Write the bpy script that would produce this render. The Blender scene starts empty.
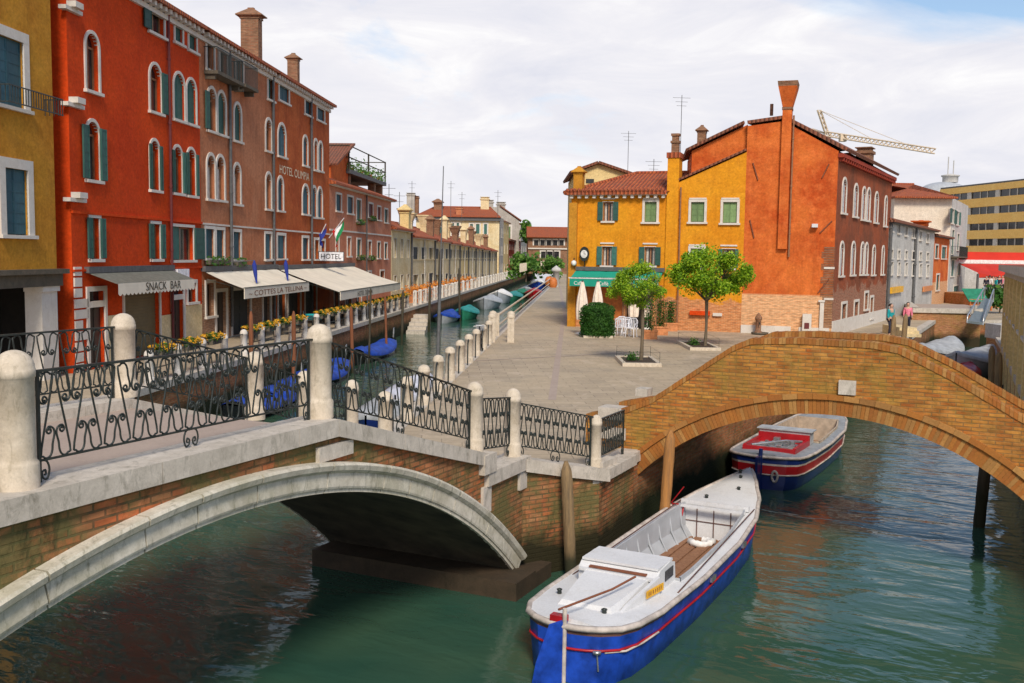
import bpy, bmesh, math, random
from mathutils import Vector, Matrix
random.seed(7)
R = math.radians
scene = bpy.context.scene
COL = scene.collection
# ------------------------------------------------------------------ camera geometry
F = 1000.0
CAM = Vector((0, 0, 5.6))
PITCH, ROLL = R(4.94), R(0.8)
fwd = Vector((0, math.cos(PITCH), -math.sin(PITCH)))
r0 = Vector((1, 0, 0)); u0 = Vector((0, math.sin(PITCH), math.cos(PITCH)))
rt = r0 * math.cos(ROLL) + u0 * math.sin(ROLL)
up = -r0 * math.sin(ROLL) + u0 * math.cos(ROLL)
def ray(px, py): return fwd + rt * ((px - 512) / F) - up * ((py - 341.5) / F)
def at_z(px, py, z):
    r = ray(px, py); t = (z - CAM.z) / r.z
    return CAM + r * t
def at_y(px, py, Y):
    r = ray(px, py); return CAM + r * (Y / r.y)
def azim(px, py=256):
    r = ray(px, py); return Vector((r.x, r.y)).normalized()
# ------------------------------------------------------------------ materials
MATS = {}
def nt(name):
    m = bpy.data.materials.new(name); m.use_nodes = True
    t = m.node_tree; b = t.nodes['Principled BSDF']
    MATS[name] = m
    return m, t, b
def N(t, typ, **kw):
    n = t.nodes.new(typ)
    for k, v in kw.items():
        if hasattr(n, k): setattr(n, k, v)
        else: n.inputs[k.replace('_', ' ')].default_value = v
    return n
def L(t, a, b): t.links.new(a, b)
def ramp(t, src, stops):
    n = t.nodes.new('ShaderNodeValToRGB')
    while len(n.color_ramp.elements) < len(stops): n.color_ramp.elements.new(0.5)
    for e, (p, c) in zip(n.color_ramp.elements, stops):
        e.position = p; e.color = (c, c, c, 1) if isinstance(c, (int, float)) else (*c, 1)
    L(t, src, n.inputs[0]); return n.outputs[0]
def mix(t, fac, a, b, mode='MIX'):
    n = t.nodes.new('ShaderNodeMix'); n.data_type = 'RGBA'; n.blend_type = mode
    for s, v in ((n.inputs[0], fac), (n.inputs[6], a), (n.inputs[7], b)):
        if isinstance(v, (int, float)): s.default_value = v
        elif isinstance(v, tuple): s.default_value = (*v, 1)
        else: L(t, v, s)
    return n.outputs[2]
def noise(t, vec, scale, detail=5, rough=0.6, dist=0):
    n = N(t, 'ShaderNodeTexNoise'); n.inputs['Scale'].default_value = scale
    n.inputs['Detail'].default_value = detail; n.inputs['Roughness'].default_value = rough
    n.inputs['Distortion'].default_value = dist
    if vec is not None: L(t, vec, n.inputs['Vector'])
    return n.outputs['Fac']
def mapping(t, src, sc=(1, 1, 1), loc=(0, 0, 0), rot=(0, 0, 0)):
    n = t.nodes.new('ShaderNodeMapping'); L(t, src, n.inputs[0])
    n.inputs['Scale'].default_value = sc; n.inputs['Location'].default_value = loc; n.inputs['Rotation'].default_value = rot
    return n.outputs[0]
def bump(t, b, h, strength=0.3, dist=0.02):
    n = t.nodes.new('ShaderNodeBump'); n.inputs['Strength'].default_value = strength; n.inputs['Distance'].default_value = dist
    L(t, h, n.inputs['Height']); L(t, n.outputs[0], b.inputs['Normal'])
def uvn(t): return t.nodes.new('ShaderNodeTexCoord').outputs['UV']
def posn(t): return t.nodes.new('ShaderNodeNewGeometry').outputs['Position']
def zval(t):
    s = t.nodes.new('ShaderNodeSeparateXYZ'); L(t, posn(t), s.inputs[0]); return s.outputs[2]
def maprange(t, v, a, b, c=0., d=1.):
    n = t.nodes.new('ShaderNodeMapRange'); L(t, v, n.inputs[0])
    for i, x in enumerate((a, b, c, d)): n.inputs[i + 1].default_value = x
    return n.outputs[0]
def math_(t, op, a, b=None):
    n = t.nodes.new('ShaderNodeMath'); n.operation = op
    for i, v in enumerate((a, b)):
        if v is None: continue
        if isinstance(v, (int, float)): n.inputs[i].default_value = v
        else: L(t, v, n.inputs[i])
    return n.outputs[0]

def flat(name, c, rough=0.6, metal=0., var=0.15, scale=6., bmp=0.0, spec=0.5):
    m, t, b = nt(name); p = posn(t)
    n = noise(t, p, scale)
    c2 = tuple(x * (1 - var * 2) for x in c); c3 = tuple(min(1, x * (1 + var)) for x in c)
    L(t, ramp(t, n, [(0.3, c2), (0.65, c3)]), b.inputs['Base Color'])
    b.inputs['Roughness'].default_value = rough; b.inputs['Metallic'].default_value = metal
    b.inputs['Specular IOR Level'].default_value = spec
    if bmp: bump(t, b, noise(t, p, scale * 4), bmp, 0.01)
    return m

def plaster(name, c, c2, dirt=(.10, .07, .05), stain=0.5, brick=None, bz=None, streak=0.35, patch=0.5):
    """painted render: two tones, vertical rain streaks, faded patches, optional exposed brick below height bz"""
    m, t, b = nt(name); uv = uvn(t); p = posn(t)
    n1 = noise(t, uv, 0.35, 8, 0.62, 0.6)
    n2 = noise(t, uv, 1.7, 8, 0.7)
    nf = noise(t, uv, 9, 6, 0.7)
    base = mix(t, ramp(t, n1, [(0.38, 0.), (0.62, 1.)]), c, c2)
    base = mix(t, ramp(t, n2, [(0.45, 0.), (0.75, patch)]), base, tuple(x * 1.25 + .02 for x in c))
    st = noise(t, mapping(t, uv, (2.2, 0.16, 1)), 1.6, 6, 0.7)
    base = mix(t, ramp(t, st, [(0.5, 0.), (0.8, streak)]), base, tuple(x * .45 for x in c2))
    base = mix(t, ramp(t, noise(t, uv, 0.8, 10, 0.75, 1.2), [(0.52, 0.), (0.78, stain)]), base, dirt)
    base = mix(t, 0.36, base, ramp(t, nf, [(0.32, .3), (0.66, 1.15)]), 'MULTIPLY')
    base = mix(t, 0.25, base, ramp(t, noise(t, uv, 3.6, 8, .8), [(0.35, .3), (0.6, 1.1)]), 'MULTIPLY')
    h = nf
    if brick:
        bc, bh = brick_nodes(t, uv, brick)
        z = math_(t, 'ADD', zval(t), math_(t, 'MULTIPLY', math_(t, 'SUBTRACT', noise(t, uv, 0.7, 8, 0.7), 0.5), bz[1]))
        fac = maprange(t, z, bz[0] + .05, bz[0] - .05)
        base = mix(t, fac, base, bc)
    L(t, base, b.inputs['Base Color']); b.inputs['Roughness'].default_value = 0.9
    b.inputs['Specular IOR Level'].default_value = 0.2
    bump(t, b, h, 0.35, 0.02)
    return m

def brick_nodes(t, uv, cols, scale=1.0, bw=0.25, rh=0.072, mortar=0.012):
    br = t.nodes.new('ShaderNodeTexBrick'); L(t, uv, br.inputs['Vector'])
    br.inputs['Scale'].default_value = scale
    br.inputs['Brick Width'].default_value = bw; br.inputs['Row Height'].default_value = rh
    br.inputs['Mortar Size'].default_value = mortar; br.inputs['Mortar Smooth'].default_value = 0.3
    br.inputs['Bias'].default_value = 0.0
    br.inputs['Color1'].default_value = (*cols[0], 1); br.inputs['Color2'].default_value = (*cols[1], 1)
    br.inputs['Mortar'].default_value = (*cols[2], 1)
    n = noise(t, uv, 3.0, 8, 0.7)
    c = mix(t, ramp(t, n, [(0.4, 0.), (0.7, 0.8)]), br.outputs['Color'], cols[3])
    # per-brick variation
    v = noise(t, mapping(t, uv, (1 / bw * .9, 1 / rh * .9, 1)), 1.0, 1, 0.5)
    c = mix(t, 0.6, c, ramp(t, v, [(0.3, .5), (0.65, 1.25)]), 'MULTIPLY')
    return c, br.outputs['Fac']

def brickmat(name, cols, algae=None, bump_s=0.6, moss=None, grime=0.5, grimec=(.05, .04, .025), **kw):
    """algae=(z,colour): dark green below z; moss=(amount,colour)"""
    m, t, b = nt(name); uv = uvn(t)
    c, f = brick_nodes(t, uv, cols, **kw)
    c = mix(t, ramp(t, noise(t, uv, 0.9, 9, 0.7, 0.8), [(0.45, 0.), (0.72, grime)]), c, grimec)
    if moss:
        c = mix(t, ramp(t, noise(t, mapping(t, uv, loc=(7, 3, 0)), 1.1, 9, 0.75, 0.6), [(moss[2] if len(moss) > 2 else .46, 0.), ((moss[2] if len(moss) > 2 else .46) + .14, moss[0])]), c, moss[1])
        c = mix(t, ramp(t, noise(t, mapping(t, uv, (1.2, .5, 1), (2, 9, 0)), 2.1, 9, 0.8, 0.4), [(.52, 0.), (.64, moss[0] * .8)]), c, tuple(x * .32 for x in moss[1]))
    if algae:
        z = math_(t, 'ADD', zval(t), math_(t, 'MULTIPLY', math_(t, 'SUBTRACT', noise(t, uv, 1.2, 8, 0.7), 0.5), 0.9))
        c = mix(t, maprange(t, z, algae[0] + .25, algae[0] - .15), c, algae[1])
    L(t, c, b.inputs['Base Color']); b.inputs['Roughness'].default_value = 0.9
    b.inputs['Specular IOR Level'].default_value = 0.2
    hh = math_(t, 'ADD', math_(t, 'MULTIPLY', f, -1.0), noise(t, uv, 14, 5, 0.7))
    bump(t, b, hh, bump_s, 0.02)
    return m

def stone(name, c=(.62, .58, .52), c2=(.34, .30, .26), dark=(.10, .10, .07), amt=0.6, scale=2.5, green=None):
    m, t, b = nt(name); p = posn(t)
    base = mix(t, ramp(t, noise(t, p, scale, 9, 0.7, .5), [(0.35, 0.), (0.7, 1.)]), c, c2)
    base = mix(t, ramp(t, noise(t, mapping(t, p, (1, 1, .35), (3, 1, 5)), scale * 2.2, 10, 0.75, .8), [(0.52, 0.), (0.72, amt)]), base, dark)
    if green:
        base = mix(t, ramp(t, noise(t, mapping(t, p, loc=(9, 2, 1)), 1.1, 8, 0.7), [(0.45, 0.), (0.7, green[0])]), base, green[1])
    base = mix(t, 0.3, base, ramp(t, noise(t, p, 40, 4, 0.8), [(0.3, .5), (0.7, 1.1)]), 'MULTIPLY')
    L(t, base, b.inputs['Base Color']); b.inputs['Roughness'].default_value = 0.8
    b.inputs['Specular IOR Level'].default_value = 0.3
    bump(t, b, noise(t, p, 18, 8, 0.75), 0.3, 0.015)
    return m

RED = (.56, .062, .012); 
plaster('red_plaster', (.74, .072, .006), (.62, .052, .005), stain=0.3, dirt=(.2, .03, .01), streak=.2, patch=.2)
plaster('salmon_plaster', (.58, .235, .115), (.50, .165, .07), stain=0.5, dirt=(.24, .11, .06), streak=.65,
        brick=((.30, .12, .06), (.38, .17, .09), (.42, .30, .2), (.3, .2, .13)), bz=(4.2, 1.6))
plaster('hotel_plaster', (.58, .14, .035), (.44, .085, .020), stain=0.4, dirt=(.16, .05, .02), streak=.55)
plaster('pink_plaster', (.66, .27, .16), (.58, .20, .10), stain=0.35, dirt=(.45, .12, .04), streak=.3)
plaster('ochre_plaster', (.62, .29, .03), (.52, .21, .02), stain=0.3, dirt=(.22, .12, .04), streak=.35)
plaster('yellow_plaster', (.84, .36, .018), (.74, .27, .012), stain=0.4, dirt=(.46, .17, .02), streak=.5,
        brick=((.50, .14, .04), (.62, .22, .07), (.60, .38, .2), (.55, .25, .1)), bz=(3.4, 2.2), patch=.3)
plaster('orange_plaster', (.74, .185, .035), (.55, .085, .015), stain=0.55, dirt=(.34, .075, .025), streak=.45,
        brick=((.62, .26, .10), (.72, .36, .16), (.72, .50, .30), (.72, .42, .22)), bz=(3.75, 0.0), patch=.75)
plaster('orange_flank_plaster', (.36, .085, .03), (.20, .065, .03), stain=0.7, dirt=(.10, .06, .04), streak=.7,
        brick=((.30, .08, .04), (.36, .14, .08), (.35, .25, .17), (.30, .15, .09)), bz=(4.1, 3.4))  # darker brown-red render of the right flank, bare brick showing through below
plaster('cream_plaster', (.82, .68, .42), (.70, .52, .26), stain=0.45, dirt=(.36, .27, .15), streak=.5)
plaster('grey_plaster', (.52, .48, .42), (.42, .38, .33), stain=0.5, dirt=(.26, .22, .18), streak=.5)
plaster('pale_plaster', (.82, .72, .58), (.78, .66, .52), stain=0.15, dirt=(.55, .48, .4), streak=.2)
plaster('house_yellow', (.84, .64, .30), (.76, .55, .24), stain=0.2, dirt=(.5, .4, .2), streak=.2)
plaster('deep_red_plaster', (.40, .06, .03), (.30, .05, .03), stain=0.4, dirt=(.15, .05, .03))
plaster('white_facade', (.62, .60, .56), (.52, .50, .46), stain=0.6, dirt=(.30, .28, .26), streak=.6)
plaster('office_yellow', (.95, .62, .20), (.92, .56, .16), stain=0.1, dirt=(.5, .3, .1), streak=.1)
brickmat('bridge_brick', ((.38, .095, .018), (.58, .25, .045), (.24, .13, .05), (.48, .26, .07)), algae=(.9, (.12, .07, .02)),
         moss=(.5, (.26, .19, .035)), grime=.62, grimec=(.20, .085, .028), mortar=.011, rh=.068, bw=.26)
brickmat('arch_brick', ((.50, .16, .025), (.58, .27, .05), (.34, .17, .06), (.56, .32, .09)), algae=(1.0, (.30, .12, .02)),
         grime=.3, grimec=(.3, .11, .03), bw=.25, rh=.065)
brickmat('mossy_brick', ((.50, .115, .035), (.44, .24, .11), (.11, .085, .045), (.48, .17, .07)), algae=(.65, (.028, .024, .010)),
         moss=(.85, (.13, .125, .045), .42), grime=.7, grimec=(.16, .09, .04), bw=.27, rh=.08, mortar=.014)
brickmat('quay_brick', ((.42, .10, .035), (.44, .20, .09), (.30, .20, .12), (.38, .18, .07)), algae=(.75, (.020, .026, .010)),
         moss=(.5, (.10, .09, .02)), grime=.5)
brickmat('far_brick', ((.42, .13, .05), (.50, .22, .09), (.45, .32, .2), (.42, .2, .1)), algae=(.7, (.05, .04, .02)),
         grime=.5, grimec=(.30, .12, .03), moss=(.4, (.28, .2, .03)))
brickmat('chimney_brick', ((.30, .11, .055), (.34, .17, .09), (.3, .22, .15), (.25, .14, .08)))
stone('istrian_stone', (.66, .59, .50), (.44, .39, .32), (.13, .12, .08), .75, 3.2)
stone('post_stone', (.72, .62, .49), (.54, .45, .33), (.24, .20, .13), .7, 5.5)
stone('arch_stone', (.78, .72, .60), (.50, .45, .35), (.10, .095, .05), .85, 3.4, green=(.5, (.26, .25, .12)))
stone('window_stone', (.74, .69, .62), (.64, .58, .5), (.4, .34, .28), .4)
stone('dark_stone', (.15, .12, .085), (.08, .07, .05), (.05, .05, .04), .7)
stone('deck_stone', (.46, .36, .29), (.40, .31, .25), (.26, .2, .16), .35, 1.2)
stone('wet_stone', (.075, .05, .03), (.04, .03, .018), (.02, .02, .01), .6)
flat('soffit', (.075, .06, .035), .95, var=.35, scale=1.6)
flat('iron', (.030, .038, .034), .45, .3, .2, 9)
flat('white_iron', (.72, .68, .62), .6)
def shutmat(name, c):
    m, t, b = nt(name); p = posn(t); r_ = t.nodes.new('ShaderNodeObjectInfo').outputs['Random']
    a = mix(t, r_, tuple(x * .65 for x in c), tuple(min(1, x * 1.35 + .01) for x in c))
    a = mix(t, .6, a, ramp(t, noise(t, mapping(t, p, (3, 3, .8)), 4, 7, .75), [(.3, .45), (.7, 1.25)]), 'MULTIPLY')
    L(t, a, b.inputs['Base Color']); b.inputs['Roughness'].default_value = .65
shutmat('green_shutter', (.028, .115, .092)); shutmat('teal_shutter', (.020, .095, .125)); shutmat('olive_shutter', (.17, .27, .10))
flat('maroon_shutter', (.13, .02, .02), .7)
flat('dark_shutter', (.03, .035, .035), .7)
flat('wood_frame', (.28, .13, .06), .6)
flat('door_dark', (.030, .022, .018), .5)
flat('roller_shutter', (.16, .12, .055), .6, .0, .1, 2)
flat('orange_door', (.55, .16, .03), .6)
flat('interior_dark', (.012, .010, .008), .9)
flat('lead_grey', (.10, .10, .10), .7)
flat('curtain', (.55, .52, .46), .9)
flat('blue_paint', (.012, .060, .40), .35, 0, .3, 3.5, spec=.5)
flat('navy_paint', (.012, .030, .16), .3, 0, .15, 2.5, spec=.6)
flat('red_paint', (.42, .012, .018), .35, 0, .15, 3)
stone('white_paint', (.76, .76, .76), (.66, .66, .66), (.42, .36, .28), .28, 1.3)
flat('grey_paint', (.44, .46, .48), .5, 0, .1, 2)
flat('rub_strip', (.13, .06, .045), .6, 0, .3, 5)
flat('rub_pale', (.55, .48, .42), .6, 0, .2, 5)
flat('yellow_label', (.80, .42, .02), .5)
flat('rust', (.22, .07, .03), .8)
flat('awning_cream', (.78, .70, .56), .9, 0, .06, 1.2)
flat('awning_edge', (.16, .16, .13), .8)
flat('cafe_green', (.005, .30, .20), .8, 0, .05, 2)
flat('white_cloth', (.80, .78, .74), .9)
flat('umbrella_cream', (.84, .72, .60), .9, 0, .08, 5)
flat('ink', (.02, .018, .015), .7)
flat('letter_cream', (.80, .68, .45), .6)
flat('flag_green', (.01, .24, .08), .9); flat('flag_white', (.8, .8, .8), .9); flat('flag_red', (.5, .01, .01), .9); flat('flag_blue', (.02, .04, .28), .9)
flat('tarp_blue', (.008, .06, .40), .6, 0, .25, 3, .4); flat('tarp_teal', (.03, .28, .26), .7, 0, .2, 3); flat('tarp_grey', (.42, .44, .45), .7, 0, .15, 3, .3)
flat('tarp_pale', (.62, .64, .72), .8, 0, .12, 3); flat('tarp_green', (.02, .22, .12), .7, 0, .2, 3)
flat('hull_black', (.012, .012, .014), .25); flat('skin', (.55, .32, .22), .6); flat('hair', (.03, .02, .012), .7)
flat('cloth_teal', (.01, .34, .36), .9); flat('cloth_pink', (.80, .22, .30), .9); flat('cloth_dark', (.03, .03, .05), .9); flat('cloth_beige', (.5, .4, .3), .9)
flat('gull_deck', (.30, .32, .33), .6)
flat('plastic_white', (.80, .80, .84), .35); flat('terracotta', (.62, .24, .09), .8); flat('soil', (.06, .04, .025), .95)
flat('petal_yellow', (.62, .30, .01), .8, 0, .2, 20); flat('petal_orange', (.6, .2, .02), .8, 0, .2, 20)
flat('canopy_red', (.60, .030, .012), .8, 0, .12, .3); flat('crane_yellow', (.70, .56, .40), .6); flat('gangway_grey', (.16, .19, .20), .6)
flat('aluminium', (.55, .56, .56), .35, .8)
def woodmat(name, a, b_, algae=None):
    m, t, b = nt(name); p = posn(t)
    c = mix(t, ramp(t, noise(t, mapping(t, p, (9, 9, .7)), 2.2, 8, .7), [(0.35, 0.), (0.65, 1.)]), a, b_)
    if algae: c = mix(t, maprange(t, math_(t, 'ADD', zval(t), math_(t, 'MULTIPLY', noise(t, p, 3), .5)), algae + .35, algae), c, (.03, .03, .012))
    L(t, c, b.inputs['Base Color']); b.inputs['Roughness'].default_value = .85
    bump(t, b, noise(t, mapping(t, p, (12, 12, .8)), 3, 6, .7), .6, .03)
woodmat('pile_wood', (.34, .22, .10), (.16, .11, .06), .5)
woodmat('pile_orange', (.50, .22, .055), (.26, .13, .05), .5)
woodmat('pole_rust', (.28, .09, .035), (.15, .06, .025), .4)
woodmat('pile_dark', (.09, .07, .045), (.04, .035, .02), .9)
woodmat('floor_wood', (.36, .18, .09), (.22, .10, .05))
woodmat('bark', (.20, .15, .09), (.10, .075, .05))
def glassmat():
    m, t, b = nt('pane_glass'); p = posn(t)
    L(t, ramp(t, noise(t, p, 1.1, 3), [(0.4, (.012, .014, .016)), (0.7, (.05, .05, .05))]), b.inputs['Base Color'])
    b.inputs['Roughness'].default_value = .12
glassmat()
def leafmat(name, a, b_, c_):
    m, t, b = nt(name); p = posn(t)
    oi = t.nodes.new('ShaderNodeNewGeometry').outputs['Random Per Island']
    L(t, ramp(t, oi, [(0.0, a), (0.5, b_), (1.0, c_)]), b.inputs['Base Color'])
    b.inputs['Roughness'].default_value = .6; b.inputs['Specular IOR Level'].default_value = .3
    b.inputs['Transmission Weight'].default_value = 0
    tr = t.nodes.new('ShaderNodeBsdfTranslucent'); L(t, ramp(t, oi, [(0.0, a), (0.5, b_), (1.0, c_)]), tr.inputs[0])
    ms = t.nodes.new('ShaderNodeMixShader'); ms.inputs[0].default_value = .35
    out = t.nodes['Material Output']; L(t, b.outputs[0], ms.inputs[1]); L(t, tr.outputs[0], ms.inputs[2]); L(t, ms.outputs[0], out.inputs[0])
leafmat('locust_leaf', (.09, .22, .008), (.24, .42, .012), (.44, .58, .03))
leafmat('hedge_leaf', (.012, .06, .008), (.03, .11, .012), (.06, .17, .02))
leafmat('plant_leaf', (.02, .08, .01), (.05, .15, .02), (.12, .22, .03))
leafmat('far_leaf', (.05, .14, .02), (.12, .26, .04), (.2, .34, .06))

def tilemat(name, a=(.40, .085, .030), b_=(.30, .065, .028)):
    m, t, b = nt(name); uv = uvn(t)
    w = t.nodes.new('ShaderNodeTexWave'); w.wave_type = 'BANDS'; w.bands_direction = 'X'
    L(t, uv, w.inputs[0]); w.inputs['Scale'].default_value = .5 / .22 * .64; w.inputs['Distortion'].default_value = .6
    w.inputs['Detail'].default_value = 1
    v = noise(t, mapping(t, uv, (4.5, 2.6, 1)), 1, 2, .5)
    c = mix(t, ramp(t, v, [(0.35, 0.), (0.65, 1.)]), a, b_)
    c = mix(t, ramp(t, noise(t, uv, .8, 8, .7), [(0.5, 0.), (0.75, .6)]), c, (.15, .10, .07))
    c = mix(t, .55, c, ramp(t, w.outputs['Fac'], [(0., .35), (.55, 1.1)]), 'MULTIPLY')
    L(t, c, b.inputs['Base Color']); b.inputs['Roughness'].default_value = .9
    bump(t, b, w.outputs['Fac'], 1.0, .08)
tilemat('roof_tile', (.50, .13, .04), (.36, .075, .03)); tilemat('roof_tile_old', (.32, .10, .05), (.22, .09, .05))

def laid(name, cols, mort=None):
    m, t, b = nt(name); p = posn(t); oi = t.nodes.new('ShaderNodeNewGeometry').outputs['Random Per Island']
    c = ramp(t, oi, [(i / (len(cols) - 1), x) for i, x in enumerate(cols)])
    c = mix(t, ramp(t, noise(t, p, 1.1, 8, .7, .5), [(.42, 0.), (.7, .6)]), c, (.24, .12, .035))
    c = mix(t, .5, c, ramp(t, noise(t, p, 22, 6, .8), [(.3, .55), (.7, 1.2)]), 'MULTIPLY')
    L(t, c, b.inputs['Base Color']); b.inputs['Roughness'].default_value = .9; b.inputs['Specular IOR Level'].default_value = .2
    bump(t, b, noise(t, p, 30, 6, .7), .5, .01)
laid('laid_brick', [(.33, .115, .028), (.43, .165, .035), (.38, .13, .03), (.50, .26, .08), (.30, .14, .045)])
def paving():
    m, t, b = nt('paving'); p = posn(t)
    v = mapping(t, p, rot=(0, 0, R(-4)))
    br = t.nodes.new('ShaderNodeTexBrick'); L(t, v, br.inputs['Vector'])
    br.inputs['Scale'].default_value = 1; br.inputs['Brick Width'].default_value = .85; br.inputs['Row Height'].default_value = .42
    br.inputs['Mortar Size'].default_value = .016; br.inputs['Mortar Smooth'].default_value = .6
    br.inputs['Color1'].default_value = (.50, .40, .275, 1); br.inputs['Color2'].default_value = (.37, .295, .205, 1)
    br.inputs['Mortar'].default_value = (.17, .135, .10, 1)
    big = noise(t, p, .16, 6, .6, .5)
    c = mix(t, ramp(t, big, [(0.38, 0.), (0.62, .7)]), br.outputs['Color'], (.52, .41, .27))
    c = mix(t, ramp(t, noise(t, mapping(t, p, loc=(5, 5, 0)), .5, 8, .7), [(0.5, 0.), (0.75, .55)]), c, (.22, .20, .165))
    c = mix(t, ramp(t, noise(t, mapping(t, p, (1.6, .8, 1), (1, 8, 0)), .6, 8, .75), [(0.55, 0.), (0.68, .7)]), c, (.62, .50, .37))
    c = mix(t, .5, c, ramp(t, noise(t, p, 7, 6, .8), [(0.3, .6), (0.7, 1.15)]), 'MULTIPLY')
    # the long straight joint and gutter lines across the square
    L(t, c, b.inputs['Base Color']); b.inputs['Roughness'].default_value = .75
    b.inputs['Specular IOR Level'].default_value = .35
    bump(t, b, math_(t, 'ADD', math_(t, 'MULTIPLY', br.outputs['Fac'], -1.), noise(t, p, 6)), .25, .02)
paving()

def water():
    m, t, b = nt('water'); p = posn(t)
    b.inputs['Base Color'].default_value = (.012, .045, .028, 1)
    n0 = noise(t, p, .35, 3, .5)
    L(t, ramp(t, n0, [(0.35, (.028, .080, .054)), (0.7, (.048, .098, .058))]), b.inputs['Base Color'])
    b.inputs['Roughness'].default_value = .07; b.inputs['IOR'].default_value = 1.33
    b.inputs['Specular IOR Level'].default_value = .38
    wav = mapping(t, p, (1.0, 1.0, 1), rot=(0, 0, R(30)))
    a = noise(t, mapping(t, wav, (.55, 1.25, 1)), .95, 2.0, .5, .7)
    bb = noise(t, mapping(t, wav, (1, 1.8, 1), (4, 2, 0)), 2.6, 2, .5, .5)
    cc = noise(t, p, .25, 2, .5)
    h = math_(t, 'ADD', math_(t, 'MULTIPLY', a, 1.0), math_(t, 'MULTIPLY', bb, .22))
    n = t.nodes.new('ShaderNodeBump'); n.inputs['Distance'].default_value = .06
    L(t, ramp(t, cc, [(0.4, .55), (0.6, 1.)]), n.inputs['Strength']); L(t, h, n.inputs['Height'])
    L(t, n.outputs[0], b.inputs['Normal'])
water()

# ------------------------------------------------------------------ mesh builder
class MB:
    def __init__(s): s.v = []; s.f = []; s.mi = []; s.uv = []; s.sm = []; s.cur = 0
    def face(s, pts, uvs=None, smooth=False):
        i = len(s.v); s.v += [Vector(p) for p in pts]; s.f.append(list(range(i, i + len(pts))))
        s.mi.append(s.cur); s.uv.append(uvs); s.sm.append(smooth)
    def grid(s, rows, smooth=True, closed=False, uvs=None):
        """rows: list of point lists with shared vertices"""
        i0 = len(s.v); n = len(rows[0])
        for r in rows: s.v += [Vector(p) for p in r]
        for a in range(len(rows) - 1):
            for b in range(n if closed else n - 1):
                c = (b + 1) % n
                s.f.append([i0 + a * n + b, i0 + a * n + c, i0 + (a + 1) * n + c, i0 + (a + 1) * n + b])
                s.mi.append(s.cur); s.sm.append(smooth)
                s.uv.append(None if uvs is None else [uvs[a][b], uvs[a][b + 1], uvs[a + 1][b + 1], uvs[a + 1][b]])
    def box(s, f, a0, a1, b0, b1, c0, c1):
        """f maps (a,b,c)->world"""
        P = lambda a, b, c: f(a, b, c)
        q = [P(a0, b0, c0), P(a1, b0, c0), P(a1, b1, c0), P(a0, b1, c0), P(a0, b0, c1), P(a1, b0, c1), P(a1, b1, c1), P(a0, b1, c1)]
        for k in ((0, 1, 2, 3), (4, 7, 6, 5), (0, 4, 5, 1), (1, 5, 6, 2), (2, 6, 7, 3), (3, 7, 4, 0)):
            s.face([q[j] for j in k])
    def prism(s, front, off):
        """front: list of points, off: vector -> closed prism"""
        back = [Vector(p) + Vector(off) for p in front]
        s.face(front); s.face(back[::-1])
        n = len(front)
        for i in range(n):
            j = (i + 1) % n; s.face([front[j], front[i], back[i], back[j]])
    def tube(s, pts, r, n=6, caps=True, smooth=True):
        pts = [Vector(p) for p in pts]; rs = r if isinstance(r, (list, tuple)) else [r] * len(pts)
        rows = []; prev = None
        for i, p in enumerate(pts):
            d = (pts[min(i + 1, len(pts) - 1)] - pts[max(i - 1, 0)])
            if d.length < 1e-9: d = Vector((0, 0, 1))
            d.normalize()
            if prev is None:
                a = Vector((0, 0, 1)) if abs(d.z) < .9 else Vector((1, 0, 0))
                x = d.cross(a).normalized()
            else: x = (prev - d * prev.dot(d)); x = x.normalized() if x.length > 1e-6 else d.orthogonal().normalized()
            prev = x; y = d.cross(x)
            rows.append([p + (x * math.cos(2 * math.pi * k / n) + y * math.sin(2 * math.pi * k / n)) * rs[i] for k in range(n)])
        s.grid(rows, smooth, True)
        if caps: s.face(rows[0][::-1]); s.face(rows[-1])
    def lathe(s, prof, c, n=20, axis=None, smooth=True, sq=False):
        """prof: (radius,z)"""
        rows = []
        for r, z in prof:
            rows.append([Vector(c) + Vector((r * math.cos(2 * math.pi * k / n), r * math.sin(2 * math.pi * k / n), z)) for k in range(n)])
        s.grid(rows, smooth, True)
        if prof[0][0] > .001: s.face(rows[0][::-1])
        if prof[-1][0] > .001: s.face(rows[-1])
    def build(s, name, mats, parent=None):
        me = bpy.data.meshes.new(name); me.from_pydata([tuple(v) for v in s.v], [], s.f)
        if isinstance(mats, str): mats = [mats]
        for m in mats: me.materials.append(MATS[m])
        uvl = me.uv_layers.new(name='UVMap')
        for p, mi, uv, sm in zip(me.polygons, s.mi, s.uv, s.sm):
            p.material_index = mi; p.use_smooth = sm
            if uv is None:
                n = p.normal
                if abs(n.z) > .75: uv = [(s.v[i].x, s.v[i].y) for i in p.vertices]
                else:
                    tx, ty = -n.y, n.x; l = math.hypot(tx, ty) or 1; tx /= l; ty /= l
                    w = max(.3, math.sqrt(max(0, 1 - n.z * n.z)))
                    uv = [(s.v[i].x * tx + s.v[i].y * ty, s.v[i].z / w) for i in p.vertices]
            for li, q in zip(p.loop_indices, uv): uvl.data[li].uv = q
        o = bpy.data.objects.new(name, me); COL.objects.link(o)
        if parent is not None:
            o.parent = parent; o.matrix_parent_inverse = Matrix.Translation(parent.location).inverted() if parent.type == 'EMPTY' and parent.parent is None else Matrix.Identity(4)
            if parent.type == 'MESH': o.matrix_parent_inverse = Matrix.Identity(4)
        return o
def tag(o, label=None, cat=None, group=None, kind=None):
    if label: o['label'] = label
    if cat: o['category'] = cat
    if group: o['group'] = group
    if kind: o['kind'] = kind
    return o
def thing(name, loc, label, cat, group=None):
    o = bpy.data.objects.new(name, None); o.empty_display_size = .3
    o.location = Vector(loc); COL.objects.link(o); return tag(o, label, cat, group)
def world(a, b, c): return Vector((a, b, c))
def kids(o): return [c for c in bpy.data.objects if c.parent == o]
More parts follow.
